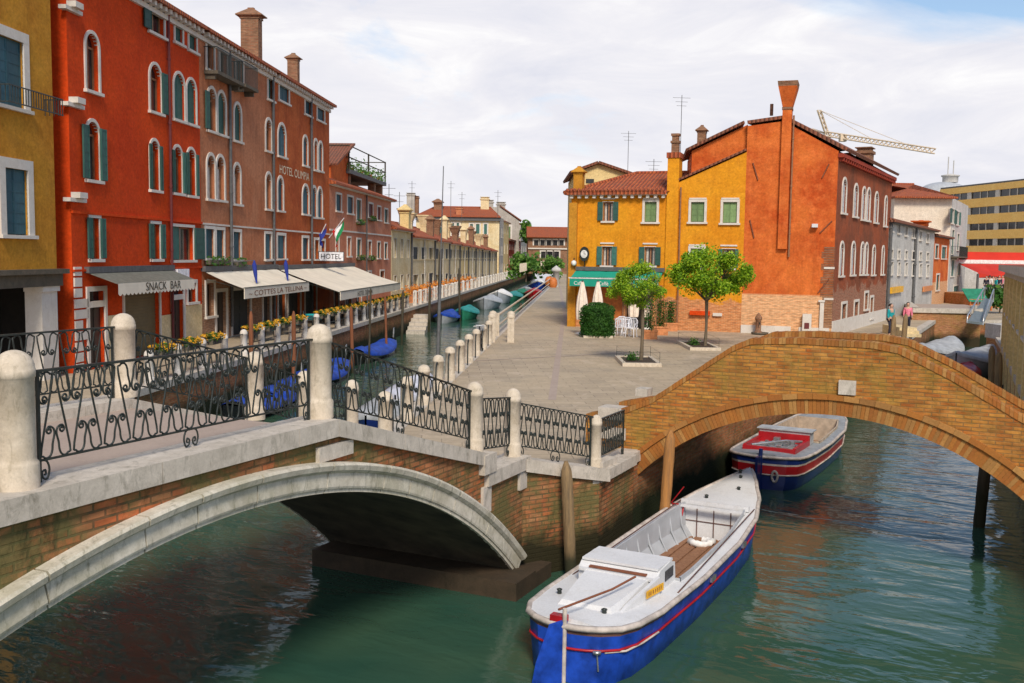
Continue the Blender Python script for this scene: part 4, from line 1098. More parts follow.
# restaurant awnings
f = wfs.f()
def awning(wf_, u0, u1, ztop, proj, zfr, val, label, mat='awning_cream', side=True, skew=0., name='shop_awning', edge='awning_edge'):
    root = thing(name, wf_.pt((u0 + u1) / 2, ztop, proj / 2), label, 'awning')
    m = MB(); n = 14; rows = []
    for i in range(7):
        q = i / 6
        rows.append([wf_.pt(u0 + (u1 - u0) * k / n + skew * q, ztop + (zfr - ztop) * q - .05 * math.sin(math.pi * q) + .015 * math.sin(k * 2.1 + q * 3), .06 + proj * q) for k in range(n + 1)])
    m.grid(rows, True)
    m.build('canopy', mat, root)
    m = MB(); m.box(wf_.f(), u0 - .1, u1 + .1, 0, .2, ztop - .02, ztop + .2); m.build('awning_case', 'lead_grey', root)
    m = MB(); m.box(wf_.f(), u0 + skew, u1 + skew, proj + .04, proj + .07, zfr - val, zfr + .02); v_ = m.build('valance', mat, root)
    m = MB(); m.box(wf_.f(), u0 + skew, u1 + skew, proj + .02, proj + .09, zfr + .02, zfr + .06)
    for uu in (u0 + .3, (u0 + u1) / 2, u1 - .3): m.tube([wf_.pt(uu, ztop - .35, .1), wf_.pt(uu + skew, zfr - .04, proj)], .025, 5)
    m.build('awning_arm', edge, root)
    return root, v_, proj + .075
ya = wfs
r_, v_, of = awning(wfs, wfs.u(201.8, 268), wfs.len + .2, wfs.z(240, 269.5), 1.75, wfs.z(240, 269.5) - .72, .42, 'old cream restaurant awning with a lettered valance, shorter of the two beside the hotel')
ztx = wfs.z(240, 269.5) - .72
text_mesh('~ COTTES LA TELLINA ~', wfs, wfs.u(201.8, 268) + .5, wfs.len - .3, ztx - .33, ztx - .1, of, 'rust', v_)
for i, (a, lb) in enumerate(((232, 'furled flag over the left of the short restaurant awning'), (265, 'furled flag over the right of the short restaurant awning'))):
    u = wfs.u(a, 275) - .9; m = MB(); p0 = wfs.pt(u, wfs.z(240, 269.5) + .35, .3); p1 = wfs.pt(u + .1, p0.z + .1, 1.3)
    root = thing('flag', p0, lb, 'flag'); m.tube([p0, p1], .02); m.build('flagpole', 'lead_grey', root)
    m = MB(); m.tube([p1, p1 + Vector((0, 0, -.2)), p1 + Vector((.05, 0, -.6)), p1 + Vector((.1, 0, -1.0))], [.03, .10, .09, .03], 8); m.build('flag_cloth', 'flag_blue', root)
za = wfh.z(300, 268); Yb = facade_y(352)
wfa = left_wf(273, 352)
zf = at_y(330, 299, wfa.pt(1.0, 0, 3.4).y)
r_, v_, of = awning(wfa, .6, wfa.len, za, 3.3, 3.55, .42, 'large cream awning over the hotel terrace, reaching towards the canal')
text_mesh('HOTEL OLIMPIA', wfa, 4.5, 8.5, 3.2, 3.46, of, 'ink', v_)
m = MB(); m.tube([wfa.pt(7, ZP, 3.4), wfa.pt(7, 3.5, 3.4)], .035); tag(m.build('awning_post', 'lead_grey'), 'thin post holding up the middle of the large cream awning', 'post')

# terrace furniture in the shade: tables and chairs
def table(loc, cloth='cloth_teal'):
    root = thing('cafe_table', (0, 0, 0), 'terrace table with a dark cloth under the hotel awnings', 'table', 'tables under the hotel awnings')
    m = MB(); m.lathe([(.0, .72), (.4, .72), (.42, .70), (.43, .45), (.40, .45)], (0, 0, 0), 12); m.build('tablecloth', cloth, root)
    m = MB(); m.tube([(0, 0, 0), (0, 0, .7)], .03); m.lathe([(.22, 0), (.2, .03)], (0, 0, 0), 10); m.build('leg', 'iron', root)
    return place(root, loc)
def chair_proto(mat, label, group):
    root = thing('chair', (0, 0, 0), label, 'chair', group)
    m = MB(); m.box(world, -.22, .22, -.22, .22, .43, .46); m.build('seat', mat, root)
    m = MB()
    for k in range(5): x = -.18 + .09 * k; m.tube([(x, -.22, .46), (x, -.25, .68), (x, -.27, .86)], .018, 5)
    m.tube([(-.22, -.22, .46), (-.23, -.26, .78), (-.14, -.28, .90), (.14, -.28, .90), (.23, -.26, .78), (.22, -.22, .46)], .025, 6); m.build('backrest', mat, root)
    for x in (-1, 1):
        for y in (-1, 1): m = MB(); m.tube([(x * .19, y * .19, .44), (x * .22, y * .25, 0)], [.026, .018], 6); m.build('leg', mat, root)
        m = MB(); m.tube([(x * .23, -.22, .64), (x * .25, .15, .66), (x * .22, .2, .45)], .02, 5); m.build('armrest', mat, root)
    return root
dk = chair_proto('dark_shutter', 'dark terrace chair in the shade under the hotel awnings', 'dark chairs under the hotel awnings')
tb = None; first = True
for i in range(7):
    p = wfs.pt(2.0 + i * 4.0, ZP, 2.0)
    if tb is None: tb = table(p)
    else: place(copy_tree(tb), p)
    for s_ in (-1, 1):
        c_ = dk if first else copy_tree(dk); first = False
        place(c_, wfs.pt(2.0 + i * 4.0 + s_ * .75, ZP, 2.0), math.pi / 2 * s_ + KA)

# ---- pink house with roof terrace
wfp = left_wf(329.5, 391); ZPK = wfp.z(350, 188)
pk = wall_root('pink_house', wfp, 'pale pink two storey house with a wooden roof terrace full of flower pots', 'building')
spec = [(336, 194.5, 341, 211, 0, 'closed'), (347.3, 197, 352.8, 213.5, 0, 'closed'), (356.5, 200, 360.7, 221, 0, 'closed'), (368.4, 204, 372.7, 217.5, 0, 'closed'), (377.2, 207, 380.5, 220, 0, 'closed'), (384.3, 209.5, 387.5, 222.5, 0, 'closed'),
        (335.8, 236.5, 338.6, 255, 0, None), (347.2, 238, 350.4, 256, 0, None), (356.8, 239.5, 360.6, 256.5, 0, 'closed'), (368, 241.5, 371, 257, 0, None), (377.2, 242.5, 380, 258, 0, 'closed'), (384.3, 243.5, 387, 258.5, 0, 'closed'),
        (368, 272, 371, 284, 0, None), (380, 271, 384, 283, 0, None)]
ops = ops_from(wfp, spec); gops = [Op(wfp.u(a, 290), wfp.u(b, 290), gz, 4.1) for a, b in ((334, 338), (345, 351), (357, 361))]
m = MB(); front_wall(m, wfp, 0, wfp.len, ZP - .1, ZPK, ops + gops); other_walls(m, wfp, 0, wfp.len, ZP - .1, ZPK, 9); m.build('wall', 'pink_plaster', pk)
sm_ = ['teal_shutter'] * 2 + ['green_shutter'] + ['maroon_shutter'] * 2 + ['green_shutter'] * 9
for o, sp, s_ in zip(ops, spec, sm_): window(pk, wfp, o, sp[5], s_, fw=.13)
for g_ in gops: door(pk, wfp, g_)
for k in (2, 3, 8, 9): flower_box(pk, wfp, ops[k].u0 - .2, ops[k].u1 + .3, ops[k].z0 - .05)
m = MB(); m.box(wfp.f(), 0, wfp.len, -.02, .06, wfp.z(360, 233.5), wfp.z(360, 232)); m.build('string_course', 'window_stone', pk)
gutter_pipe(pk, wfp, wfp.u(365.5, 220), ZP + .5, ZPK)
m = MB(); m.box(wfp.f(), -.02, wfp.len + .1, 0, .35, ZPK - .18, ZPK); m.build('cornice', WST, pk)
rp = slope_roof(pk, wfp, 0, wfp.len, ZPK + .02, 9, 1.7, hipR=0)
# altana (roof terrace)
_wfp = wfp; wfp = left_wf(329.5, 391, -1.6); f = wfp.f(); ua, ub = wfp.u(346, 180), wfp.u(383, 180); zpl = at_y(365, 178, wfp.pt((ua + ub) / 2, 0, -1).y).z
alt = thing('roof_terrace', wfp.pt((ua + ub) / 2, ZPK, -1.5), 'roof terrace on brick pillars with a rail and flower pots over the pink house', 'terrace')
m = MB(); m.box(f, ua, ub, -3.0, .3, zpl - .18, zpl + .12); m.build('platform', 'lead_grey', alt)
for u in (wfp.u(375, 185), wfp.u(382, 185), wfp.u(350, 180)): m = MB(); m.box(f, u - .3, u + .3, -.55, 0, ZPK, zpl - .18); m.build('pillar', 'chimney_brick', alt)
m = MB(); zr = zpl + 1.9
for u in (ua + .05, (ua + ub) / 2, ub - .05):
    for o_ in (-2.9, .2): m.tube([wfp.pt(u, zpl, o_), wfp.pt(u, zr, o_)], .07, 6)
for z_ in (zpl + 1.0, zr - .05):
    m.tube([wfp.pt(ua, z_, .2), wfp.pt(ub, z_, .2)], .045); m.tube([wfp.pt(ua, z_, -2.9), wfp.pt(ub, z_, -2.9)], .045); m.tube([wfp.pt(ub, z_, .2), wfp.pt(ub, z_, -2.9)], .045); m.tube([wfp.pt(ua, z_, .2), wfp.pt(ua, z_, -2.9)], .045)
m.build('railing', 'pile_dark', alt)
g_ = MB(); rnd = random.Random(4)
for k in range(900):
    e = rnd.random(); u = rnd.uniform(ua, ub); o_ = rnd.uniform(-.1, .3) if e < .7 else rnd.uniform(-2.9, .2)
    leaf_quad(g_, wfp.pt(u, zpl + .15 + abs(rnd.gauss(0, .45)), o_), rnd.uniform(.06, .13), rnd)
tag(g_.build('potted_plants', 'far_leaf'), 'green potted plants along the rail of the roof terrace', 'plants')
for i in range(9):
    u = ua + .4 + (ub - ua - .8) * i / 8; m = MB(); m.lathe([(.1, 0), (.16, .26), (.17, .28), (.13, .28)], wfp.pt(u, zpl + .125, -.0), 8); o_ = m.build('flower_pot', 'terracotta' if i % 2 else 'white_cloth'); tag(o_, 'small flower pot standing along the edge of the roof terrace', 'flower pot', 'pots on the roof terrace')
# orange dormer on the roof
m = MB(); ud0, ud1 = wfp.u(330.5, 170), wfp.u(348, 170); zd0 = ZPK + .2; 
a = wfp.pt(ud0, zd0, 0); b = wfp.pt(ud1, zd0, 0); 
m.prism([a, b, Vector((b.x, b.y, at_y(353, 152, b.y).z)), Vector((a.x, a.y, at_y(326, 166, a.y).z))], Vector((-3, .2, 0)))
dm = m.build('dormer', 'orange_plaster', pk)
m = MB(); top1 = Vector((b.x, b.y, at_y(353, 148, b.y).z)) + Vector((.5, .3, .25)); top0 = Vector((a.x, a.y, at_y(326, 164, a.y).z)) + Vector((.5, -.2, -.1))
sheet(m, [top0, top1, top1 + Vector((-4, .3, 0)), top0 + Vector((-4, .3, 0))], .14); m.build('dormer_roof', 'roof_tile_old', dm)

wfp = _wfp
# ---- cream two storey row and the bigger houses behind and beyond
def far_house(name, x0, x1, eave, base_z, mat, label, rows, depth=8, rise=1.6, cat='building', off=0, roof='roof_tile', hipR=0, hipL=0, wmat='dark_shutter', group=None, win=True):
    wf_ = left_wf(x0, x1, off); zt_ = wf_.z(*eave)
    root = wall_root(name, wf_, label, cat, group=group); ops_ = []
    for (n, ya, yb, wd, arch) in rows:
        xm = (x0 + x1) / 2; z1 = wf_.z(xm, ya); z0 = max(gz, wf_.z(xm, yb)); 
        for k in range(n):
            uc = wf_.len * (k + .5) / n; ops_.append(Op(uc - wd / 2, uc + wd / 2, z0, z1, arch))
    m = MB(); front_wall(m, wf_, 0, wf_.len, ZP - .1, zt_, ops_); other_walls(m, wf_, 0, wf_.len, ZP - .1, zt_, depth); m.build('wall', mat, root)
    for o in ops_: window(root, wf_, o, 'closed' if wmat and random.random() < .55 else None, wmat or 'green_shutter', fw=.03, mull=False, sill=False)
    m = MB(); m.box(wf_.f(), -.02, wf_.len + .05, 0, .3, zt_ - .2, zt_); m.build('cornice', WST, root)
    r = slope_roof(root, wf_, 0, wf_.len, zt_ + .02, depth, rise, mat=roof, hipR=hipR, hipL=hipL)
    return root, wf_, r, zt_
random.seed(5)
c1, w1, r1, z1 = far_house('cream_house', 391.5, 411, (400, 229), 0, 'cream_plaster', 'narrow cream house right after the pink house on the left quay', [(3, 239, 258, 1.1, 0), (3, 275, 290, 1.1, 0)])
c = w1.pt(w1.u(407.5, 225), 0, -.2); chimney(r1, (c.x, c.y), 1.1, .8, z1 - .3, at_y(407, 205, c.y).z, 'house_yellow', 'bell', w1)
gutter_pipe(c1, w1, w1.len - .1, ZP, z1, r=.09)
xs = [411, 434.5, 449, 459.5, 468, 475.5, 482, 489, 496]
labs = ['long cream house with a wide dark shop window above flower tubs', 'cream row house left of the tall dark canal pole', 'cream row house just right of the tall dark canal pole', 'fourth cream row house from the pink house', 'fifth cream row house from the pink house', 'sixth cream row house from the pink house', 'cream row house below the grey flank of the big roofed building', 'last cream row house before the tall grey flank']
for i in range(8):
    a, b = xs[i], xs[i + 1]; xm = (a + b) / 2; ez = 236 + (xm - 415) * .19
    wf_w = facade_y(b) - facade_y(a)
    rt_, wf_, r, zt_ = far_house('cream_house', a, b, (xm, ez), 0, 'cream_plaster' if i % 2 == 0 else 'house_yellow' if i == 3 else 'cream_plaster', labs[i],
              [(3, 247 + (xm - 415) * .07, 259 + (xm - 415) * .03, wf_w * .2, 0), (3, 274, 289 - (xm - 415) * .12, wf_w * .2, 0)], group=None, wmat='dark_shutter')
    c = wf_.pt(wf_.len * .3, 0, -1.0); chimney(r, (c.x, c.y), .8, .7, zt_, zt_ + 2.3 + (i % 3) * .5, 'chimney_brick' if i % 2 else 'cream_plaster', 'bell' if i % 3 else 'flare', wf_)
    c = wf_.pt(wf_.len * .75, 0, -2.6); chimney(r, (c.x, c.y), .8, .7, zt_, zt_ + 3.0, 'cream_plaster' if i % 2 else 'chimney_brick', 'flare', wf_)
    gutter_pipe(rt_, wf_, wf_.len - .1, ZP, zt_, r=.1); gutter_pipe(rt_, wf_, wf_.len * .5, ZP, zt_, 'curtain', r=.07)
    m = MB(); m.box(wf_.f(), 0, wf_.len, -.02, .06, 4.95, 5.08); m.build('string_course', 'cream_plaster', rt_)
# big hip roofed block behind the cream row
Yk = facade_y(499)
A = at_y(416, 250, Yk); B = Vector(FA(Yk)); B = Vector((B.x, B.y))
wk = WF((A.x, Yk), (B.x, B.y)); zk = wk.z(470, 216.5)
kb = wall_root('large_house', wk, 'large pale house with a red hipped roof rising behind the cream row', 'building')
specs = [(425, 226, 428.5, 240, 0), (440, 227, 443.5, 240, 0), (452, 223, 454, 236, 0), (456.5, 223, 459, 236, 0), (470, 224, 473, 234, 0), (476, 224, 479.5, 234, 0), (484, 224, 487, 234, 0)]
ops = ops_from(wk, specs)
m = MB(); front_wall(m, wk, 0, wk.len, ZP, zk, ops); other_walls(m, wk, 0, wk.len, ZP, zk, 13); m.build('wall', 'cream_plaster', kb)
for o in ops: window(kb, wk, o, 'closed', 'grey_plaster' if False else 'green_shutter', fw=.25, mull=False)
m = MB(); m.box(wk.f(), -.1, wk.len + .3, 0, .5, zk - .8, zk - .1); m.build('cornice', 'lead_grey', kb)
rk = slope_roof(kb, wk, 0, wk.len, zk, 14, 2.1, over=.8, hipL=3, hipR=2)
for x, yt, o_, w_, mt, cp in ((411, 193, -4, 1.5, 'grey_plaster', 'pot'), (415.5, 196, -5, 1.3, 'chimney_brick', 'pot'), (438, 199, -5, 1.5, 'chimney_brick', 'bell'), (459.5, 207, -1, 1.2, 'salmon_plaster', 'pot'), (485, 197, -6, 1.6, 'cream_plaster', 'pot')):
    p = at_y(x, yt, Yk - o_ * -1 if False else Yk - o_); chimney(rk, (p.x, p.y), w_, w_, zk, p.z, mt, cp, wk)
wq = WF(B, FA(facade_y(503)))
fl = [Op(wq.len * (k + .5) / 3 - .5, wq.len * (k + .5) / 3 + .5, z, z + 1.9) for k in range(3) for z in (2.2, 5.6, 9.0)]
fl = [o for o in fl if o.z1 < zk - 1]
m = MB(); front_wall(m, wq, 0.06, wq.len, ZP, zk - .05, fl, .2); fo = m.build('canal_front', 'grey_plaster', kb); 
for k_, v in enumerate(fo.data.vertices): v.co += Vector((wq.n.x, wq.n.y, 0)) * .05
for o in fl: window(kb, wq, o, 'closed', 'green_shutter', fw=.12, mull=False)
for (x0, x1, ev, mt, lb, rows, rf) in ((503, 508.5, (506, 222), 'house_yellow', 'thin tall yellow house beyond the grey flank', [(2, 226, 234, 1.4, 0), (2, 244, 254, 1.4, 0), (2, 264, 272, 1.4, 0)], 1.5),
       (508.5, 515, (512, 240), 'deep_red_plaster', 'deep red house far along the left quay', [(3, 244, 250, 1.8, 0), (3, 256, 264, 1.8, 0), (3, 270, 278, 1.8, 0)], 1.6),
       (515, 520.5, (518, 241), 'deep_red_plaster', 'second deep red house far along the left quay', [(3, 246, 251, 2, 0), (3, 258, 265, 2, 0), (3, 270, 277, 2, 0)], 1.6),
       (520.5, 526.5, (523, 225), 'grey_plaster', 'tall grey brown house near the far end of the left quay', [(3, 229, 236, 2, 0), (3, 246, 253, 2, 0), (3, 262, 269, 2, 0)], 2),
       (526.5, 531.5, (529, 229), 'salmon_plaster', 'last brown house of the left quay before the far bridge building', [(3, 234, 239, 2, 0), (3, 248, 254, 2, 0), (3, 262, 268, 2, 0)], 2)):
    rr_ = far_house('far_house', x0, x1, ev, 0, mt, lb, rows, depth=10, rise=rf, roof='roof_tile_old')
# stepped grey gable house behind the hip roof block
Y2 = 232; A = at_y(497, 240, Y2); B = at_y(519, 240, Y2); wg = WF((A.x - 4, Y2), (B.x, Y2)); z2 = at_y(519, 221, Y2).z; z3 = at_y(500, 207, Y2).z
gh = wall_root('gabled_house', wg, 'grey gabled house with one green shuttered window and chimneys behind the far left row', 'building')
m = MB(); q = [(0, ZP), (wg.len, ZP), (wg.len, z2), (4.5, z3), (0, z3)]; m.prism([wg.pt(*a) for a in q], Vector((0, 9, 0))); wl = m.build('wall', 'grey_plaster', gh)
m = MB(); sheet(m, [wg.pt(wg.len + .4, z2 + .0, .3), wg.pt(wg.len + .4, z2, -9.3), wg.pt(4.5, z3 + .2, -9.3), wg.pt(4.5, z3 + .2, .3)], .25); m.build('roof', 'roof_tile_old', gh)
o = Op(*wg.rect(516, 228, 520, 236)); window(gh, wg, Op(wg.len - 3.9, wg.len - 2.4, wg.z(518, 236), wg.z(518, 227.5)), 'closed', 'green_shutter', fw=.3) if False else None
m = MB(); m.box(wg.f(), wg.len - 4.4, wg.len - 1.6, -.02, .05, z2 - 4.6, z2 - .9); w_ = m.build('window', WST, gh); m = MB(); m.box(wg.f(), wg.len - 4.0, wg.len - 2.0, .02, .08, z2 - 4.2, z2 - 1.3); m.build('shutter', 'olive_shutter', w_)
for x, yt in ((489, 200), (501, 202)): p = at_y(x, yt, Y2 + 2); chimney(gh, (p.x, p.y), 2.0, 1.6, z3 - 1, p.z, 'grey_plaster', 'pot', wg)

# ---- building bridging the end of the canal
Y3 = 215; A = at_y(528, 250, Y3); B = at_y(570, 250, Y3); we = WF((A.x, Y3), (B.x + 8, Y3)); ze = we.z(552, 237)
eb = wall_root('end_building', we, 'dark brick building with rows of white framed windows closing the far end of the canal', 'building')
ops = []
for i in range(5): ops.append(Op(*we.rect(534 + i * 6.3, 240, 538.5 + i * 6.3, 245.5)))
for a, b in ((541, 545.5), (547, 552.5), (554, 559)): ops.append(Op(*we.rect(a, 251.5, b, 258)))
m = MB(); front_wall(m, we, 0, we.len, ZP, ze, ops); other_walls(m, we, 0, we.len, ZP, ze, 12); m.build('wall', 'chimney_brick', eb)
for o in ops: window(eb, we, o, None, fw=.28, mull=False, sill=False)
m = MB(); m.box(we.f(), 0, we.len, 0, .3, we.z(550, 249.3), we.z(550, 248)); m.build('string_course', WST, eb)
slope_roof(eb, we, 0, we.len, ze, 12, 2.2, over=1, mat='roof_tile')
m = MB(); p = at_y(556, 232, 235); p2 = at_y(575, 226, 235); m.box(world, at_y(536, 232, 235).x, p2.x + 8, 235, 245, ZP, at_y(556, 229, 235).z); tag(m.build('white_building', 'white_facade'), 'low white flat building just visible above the far brick roof', 'building')
# lamp kiosk / far items
def blob_tree(name, base, H, Rr_, label, leaf='far_leaf', n=900, trunk=True, zlow=.35, size=.25, seed=1, group=None, flat_=.8, cat='tree'):
    rnd = random.Random(seed); base = Vector(base); root = thing(name, base, label, cat, group)
    cl = [(base + Vector((rnd.uniform(-1, 1) * Rr_ * .6, rnd.uniform(-1, 1) * Rr_ * .6, H * (zlow + (1 - zlow) * (.25 + .6 * rnd.random())))), Rr_ * rnd.uniform(.3, .5)) for _ in range(9)]
    if trunk:
        m = MB(); m.tube([base, base + Vector((.05, 0, H * .5))], [H * .03, H * .02], 7)
        for c_, r_ in cl[:5]: m.tube([base + Vector((.03, 0, H * .42)), c_], [H * .014, H * .005], 5)
        m.build('trunk', 'bark', root)
    g = MB()
    for _ in range(n):
        c_, r_ = rnd.choice(cl); d = Vector((rnd.gauss(0, 1), rnd.gauss(0, 1), rnd.gauss(0, 1) * flat_)).normalized() * r_ * rnd.random() ** .4
        leaf_quad(g, c_ + d, rnd.uniform(.6, 1.3) * size, rnd)
    g.build('crown', leaf, root); return root
blob_tree('far_tree', at_z(553, 282.5, ZP), 3.7, 2.2, 'green tree in front of the far brick building', seed=3, size=.28, n=900, zlow=.15)
blob_tree('far_tree', at_z(526, 282, ZP), 4.2, 3.0, 'dark green bushes at the far end of the left quay', seed=13, size=.4, n=900, zlow=.05)
p = at_y(544, 240, 196); blob_tree('far_tree', (p.x - 1.5, 232, 7), 6.5, 3.2, 'green tree top showing left above the far brick roof', seed=8, size=.5, n=900, zlow=.1)
# ================================================================== CAFE BUILDING AND ORANGE BUILDING
CA = Vector((3.16, 55.5)); CBd = Vector((1, -.34)).normalized()
full = WF(CA, CA + CBd * 14.0)
ux = full.u(743.5, 250); uo = full.u(832.5, 300)
wc = WF(CA, full.pt(ux, 0).xy); wo = WF(full.pt(ux, 0).xy, full.pt(uo, 0).xy)
cf = wall_root('cafe_building', wc, 'bright yellow two storey cafe building with green awning and red tiled roof', 'building')
zev = wc.z(620, 193.5); uch0, uch1 = wc.u(666, 240), wc.u(677.5, 240)
spec = [(603, 202, 613.5, 221, 0, 'open', 'green_shutter', 1), (644.8, 202, 656.6, 222, 0, 'closed', 'olive_shutter', 0), (691, 202, 704.3, 222, 0, 'closed', 'olive_shutter', 0), (723, 202, 737, 223, 0, 'closed', 'olive_shutter', 0),
        (602, 246.5, 612.2, 265.5, 0, 'open', 'green_shutter', 1), (644.5, 247, 655.5, 265.5, 0, 'open', 'green_shutter', 1), (690.5, 248.5, 703, 268, 0, 'closed', 'olive_shutter', 0), (722, 249, 735, 268, 0, 'ajar', 'green_shutter', 1)]
ops = ops_from(wc, [s[:5] for s in spec])
gops = [Op(.75, 3.0, ZP, 4.0), Op(3.25, 4.6, ZP, 4.0), Op(5.0, uch0 - .2, ZP, 4.0)]
o_sm = Op(wc.u(690, 318), wc.u(709, 318), wc.z(700, 322), wc.z(700, 308)); 
m = MB(); front_wall(m, wc, 0, wc.len, ZP - .1, zev, ops + gops); other_walls(m, wc, 0, wc.len, ZP - .1, zev, 9); m.build('wall', 'yellow_plaster', cf)
for o, s in zip(ops, spec): window(cf, wc, o, s[5], s[6], fw=.13 if s[5] == 'closed' else .03, curtain=bool(s[7]), sill=True)
for o in ops:
    if o.z0 > 0 : m = MB(); m.box(wc.f(), o.u0 - .1, o.u1 + .1, -.02, .06, o.z1 + .14, o.z1 + .22); m.build('window_head', WST, cf)
door(cf, wc, gops[0], 'orange_door', fw=.08, fmat='wood_frame'); door(cf, wc, gops[1], 'interior_dark', fw=.08, fmat='wood_frame', transom=3.4); door(cf, wc, gops[2], 'orange_door', fw=.08, fmat='wood_frame')
# corner pier
m = MB(); m.box(wc.f(), -.06, .38, -.5, .2, ZP, zev - .5); m.build('corner_pier', 'ochre_plaster', cf)
m = MB(); f = wc.f()
m.box(f, -.1, uch0, -.02, .34, zev - .1, zev + .02); k = 0.
while k < uch0 - .2: m.box(f, k, k + .16, .0, .28, zev - .26, zev - .1); k += .42
m.build('eaves', WST, cf)
# main hipped roof section over the left part
m = MB(); zr = at_y(640, 174.6, CA.y + 4).z; dep = 8
E0, E1 = wc.pt(-.3, zev + .04, .4), wc.pt(uch0 + .02, zev + .04, .4); R0, R1 = wc.pt(2.7, zr, -4.2), wc.pt(uch0 + 2.6, zr, -4.2); B0, B1 = wc.pt(-.3, zev + .04, -8.8), wc.pt(uch0 + 3.6, zev + .04, -8.8)
ax = Vector((wc.d.x, wc.d.y, 0)); ay = Vector((wc.n.x, wc.n.y, 0))
def uvp(pts, ax_): o = pts[0]; return [((Vector(p) - o).dot(ax_), (Vector(p) - o - ax_ * (Vector(p) - o).dot(ax_)).length) for p in pts]
for q, a_ in (([E0, E1, R1, R0], ax), ([B1, B0, R0, R1], ax), ([B0, E0, R0], ay)): m.face(q, uvp(q, a_))
th_ = Vector((0, 0, -.12)); m.face([E0, E0 + th_, E1 + th_, E1]); m.face([B0, B0 + th_, E0 + th_, E0])
m.tube([R0, R1], .13, 6); m.tube([E0, R0], .12, 6); rc = m.build('roof', 'roof_tile', cf)
# row of tile ends along the eaves
m = MB(); k = -.2
while k < uch0: m.tube([wc.pt(k, zev + .09, .42), wc.pt(k, zev + .22, .1)], .085, 6); k += .22
m.build('tile_ends', 'roof_tile', rc)
# tall yellow chimney breast
m = MB(); zt_ = wc.z(671, 158); m.box(f, uch0, uch1, -.9, .12, ZP, zt_); cb = m.build('chimney_breast', 'yellow_plaster', cf)
m = MB(); m.box(f, uch0 - .06, uch1 + .06, -.96, .18, zt_, zt_ + .28); m.build('tile_band', 'roof_tile', cb)
uc = (uch0 + uch1) / 2; zt2 = wc.z(672, 133); m = MB()
m.box(f, uc - .19, uc + .19, -.6, -.2, zt_ + .28, zt2 - .5); m.box(f, uc - .24, uc + .24, -.65, -.15, zt2 - .5, zt2 - .38); m.box(f, uc - .17, uc + .17, -.58, -.22, zt2 - .38, zt2 - .12); m.box(f, uc - .22, uc + .22, -.63, -.17, zt2 - .12, zt2); m.build('chimney', 'chimney_brick', cb)
gutter_pipe(cf, wc, uch1 + .12, ZP, zev + .3, 'wood_frame', r=.045)
# sloping yellow gable piece to the right of the chimney
m = MB(); q = [(uch1 + .0, zev - .002), (wc.len, zev - .002), (wc.len, wc.z(743, 152)), (uch1 + .0, wc.z(678, 182))]; m.prism([wc.pt(u, z, .0) for u, z in q], Vector((-wc.n.x, -wc.n.y, 0)) * 3.5); gp = m.build('gable_wall', 'yellow_plaster', cf)
m = MB(); a, b = wc.pt(uch1, wc.z(678, 181) + .02, .12), wc.pt(wc.len, wc.z(743, 151) + .02, .12); back = Vector((-wc.n.x, -wc.n.y, 0)) * 3.8; sheet(m, [a, b, b + back, a + back], .1); m.build('verge', 'roof_tile_old', gp)
# left chimney at the corner
c = wc.pt(.32, 0, -.35); chimney(cf, (c.x, c.y), .5, .5, zev, at_y(573, 167, c.y).z, 'ochre_plaster', 'bell', wc)
# cream gable house behind
Yg = 66; A = at_y(574, 190, Yg); B = at_y(630, 190, Yg); wgb = WF((A.x, Yg), (B.x, Yg)); zb_ = 8
bg_ = wall_root('gable_house', wgb, 'pale yellow gable end peeking over the left of the cafe roof', 'building')
zp_, zl_, zr_ = wgb.z(598, 164), wgb.z(576, 173), wgb.z(627, 175)
m = MB(); up_ = wgb.u(598, 170); m.prism([wgb.pt(u, z) for u, z in ((.1, ZP), (wgb.len, ZP), (wgb.len, zr_), (up_, zp_), (.1, zl_))], Vector((0, 9, 0))); m.build('wall', 'house_yellow', bg_)
m = MB()
for (u0_, z0_, u1_, z1_) in ((-.25, zl_ - .05, up_, zp_ + .02), (up_, zp_ + .02, wgb.len + .4, zr_ - .1)): sheet(m, [wgb.pt(u0_, z0_, .35), wgb.pt(u1_, z1_, .35), wgb.pt(u1_, z1_, -9), wgb.pt(u0_, z0_, -9)], .16)
m.build('roof', 'roof_tile_old', bg_)
m = MB(); m.box(wgb.f(), wgb.u(586, 178), wgb.u(594, 178), -.05, .05, wgb.z(590, 183), wgb.z(590, 179)); m.build('window', 'dark_shutter', bg_)
# small yellow upper storey with tiled roof
Yu = 60; wu = WF(at_y(691, 170, Yu).xy, at_y(760, 170, Yu - .5).xy); us = wall_root('upper_house', wu, 'small yellow upper storey with a tiled roof tucked between the cafe and the orange building', 'building', z=8)
m = MB(); zu = wu.z(715, 160); m.box(wu.f(), 0, wu.len, -5, 0, ZP, zu); m.build('wall', 'yellow_plaster', us)
m = MB(); sheet(m, [wu.pt(-.5, zu - .05, .5), wu.pt(wu.len, zu - .05, .5), wu.pt(wu.len, zu + .75, -3), wu.pt(-.5 + .5, zu + .75, -3)], .15); m.build('roof', 'roof_tile', us)
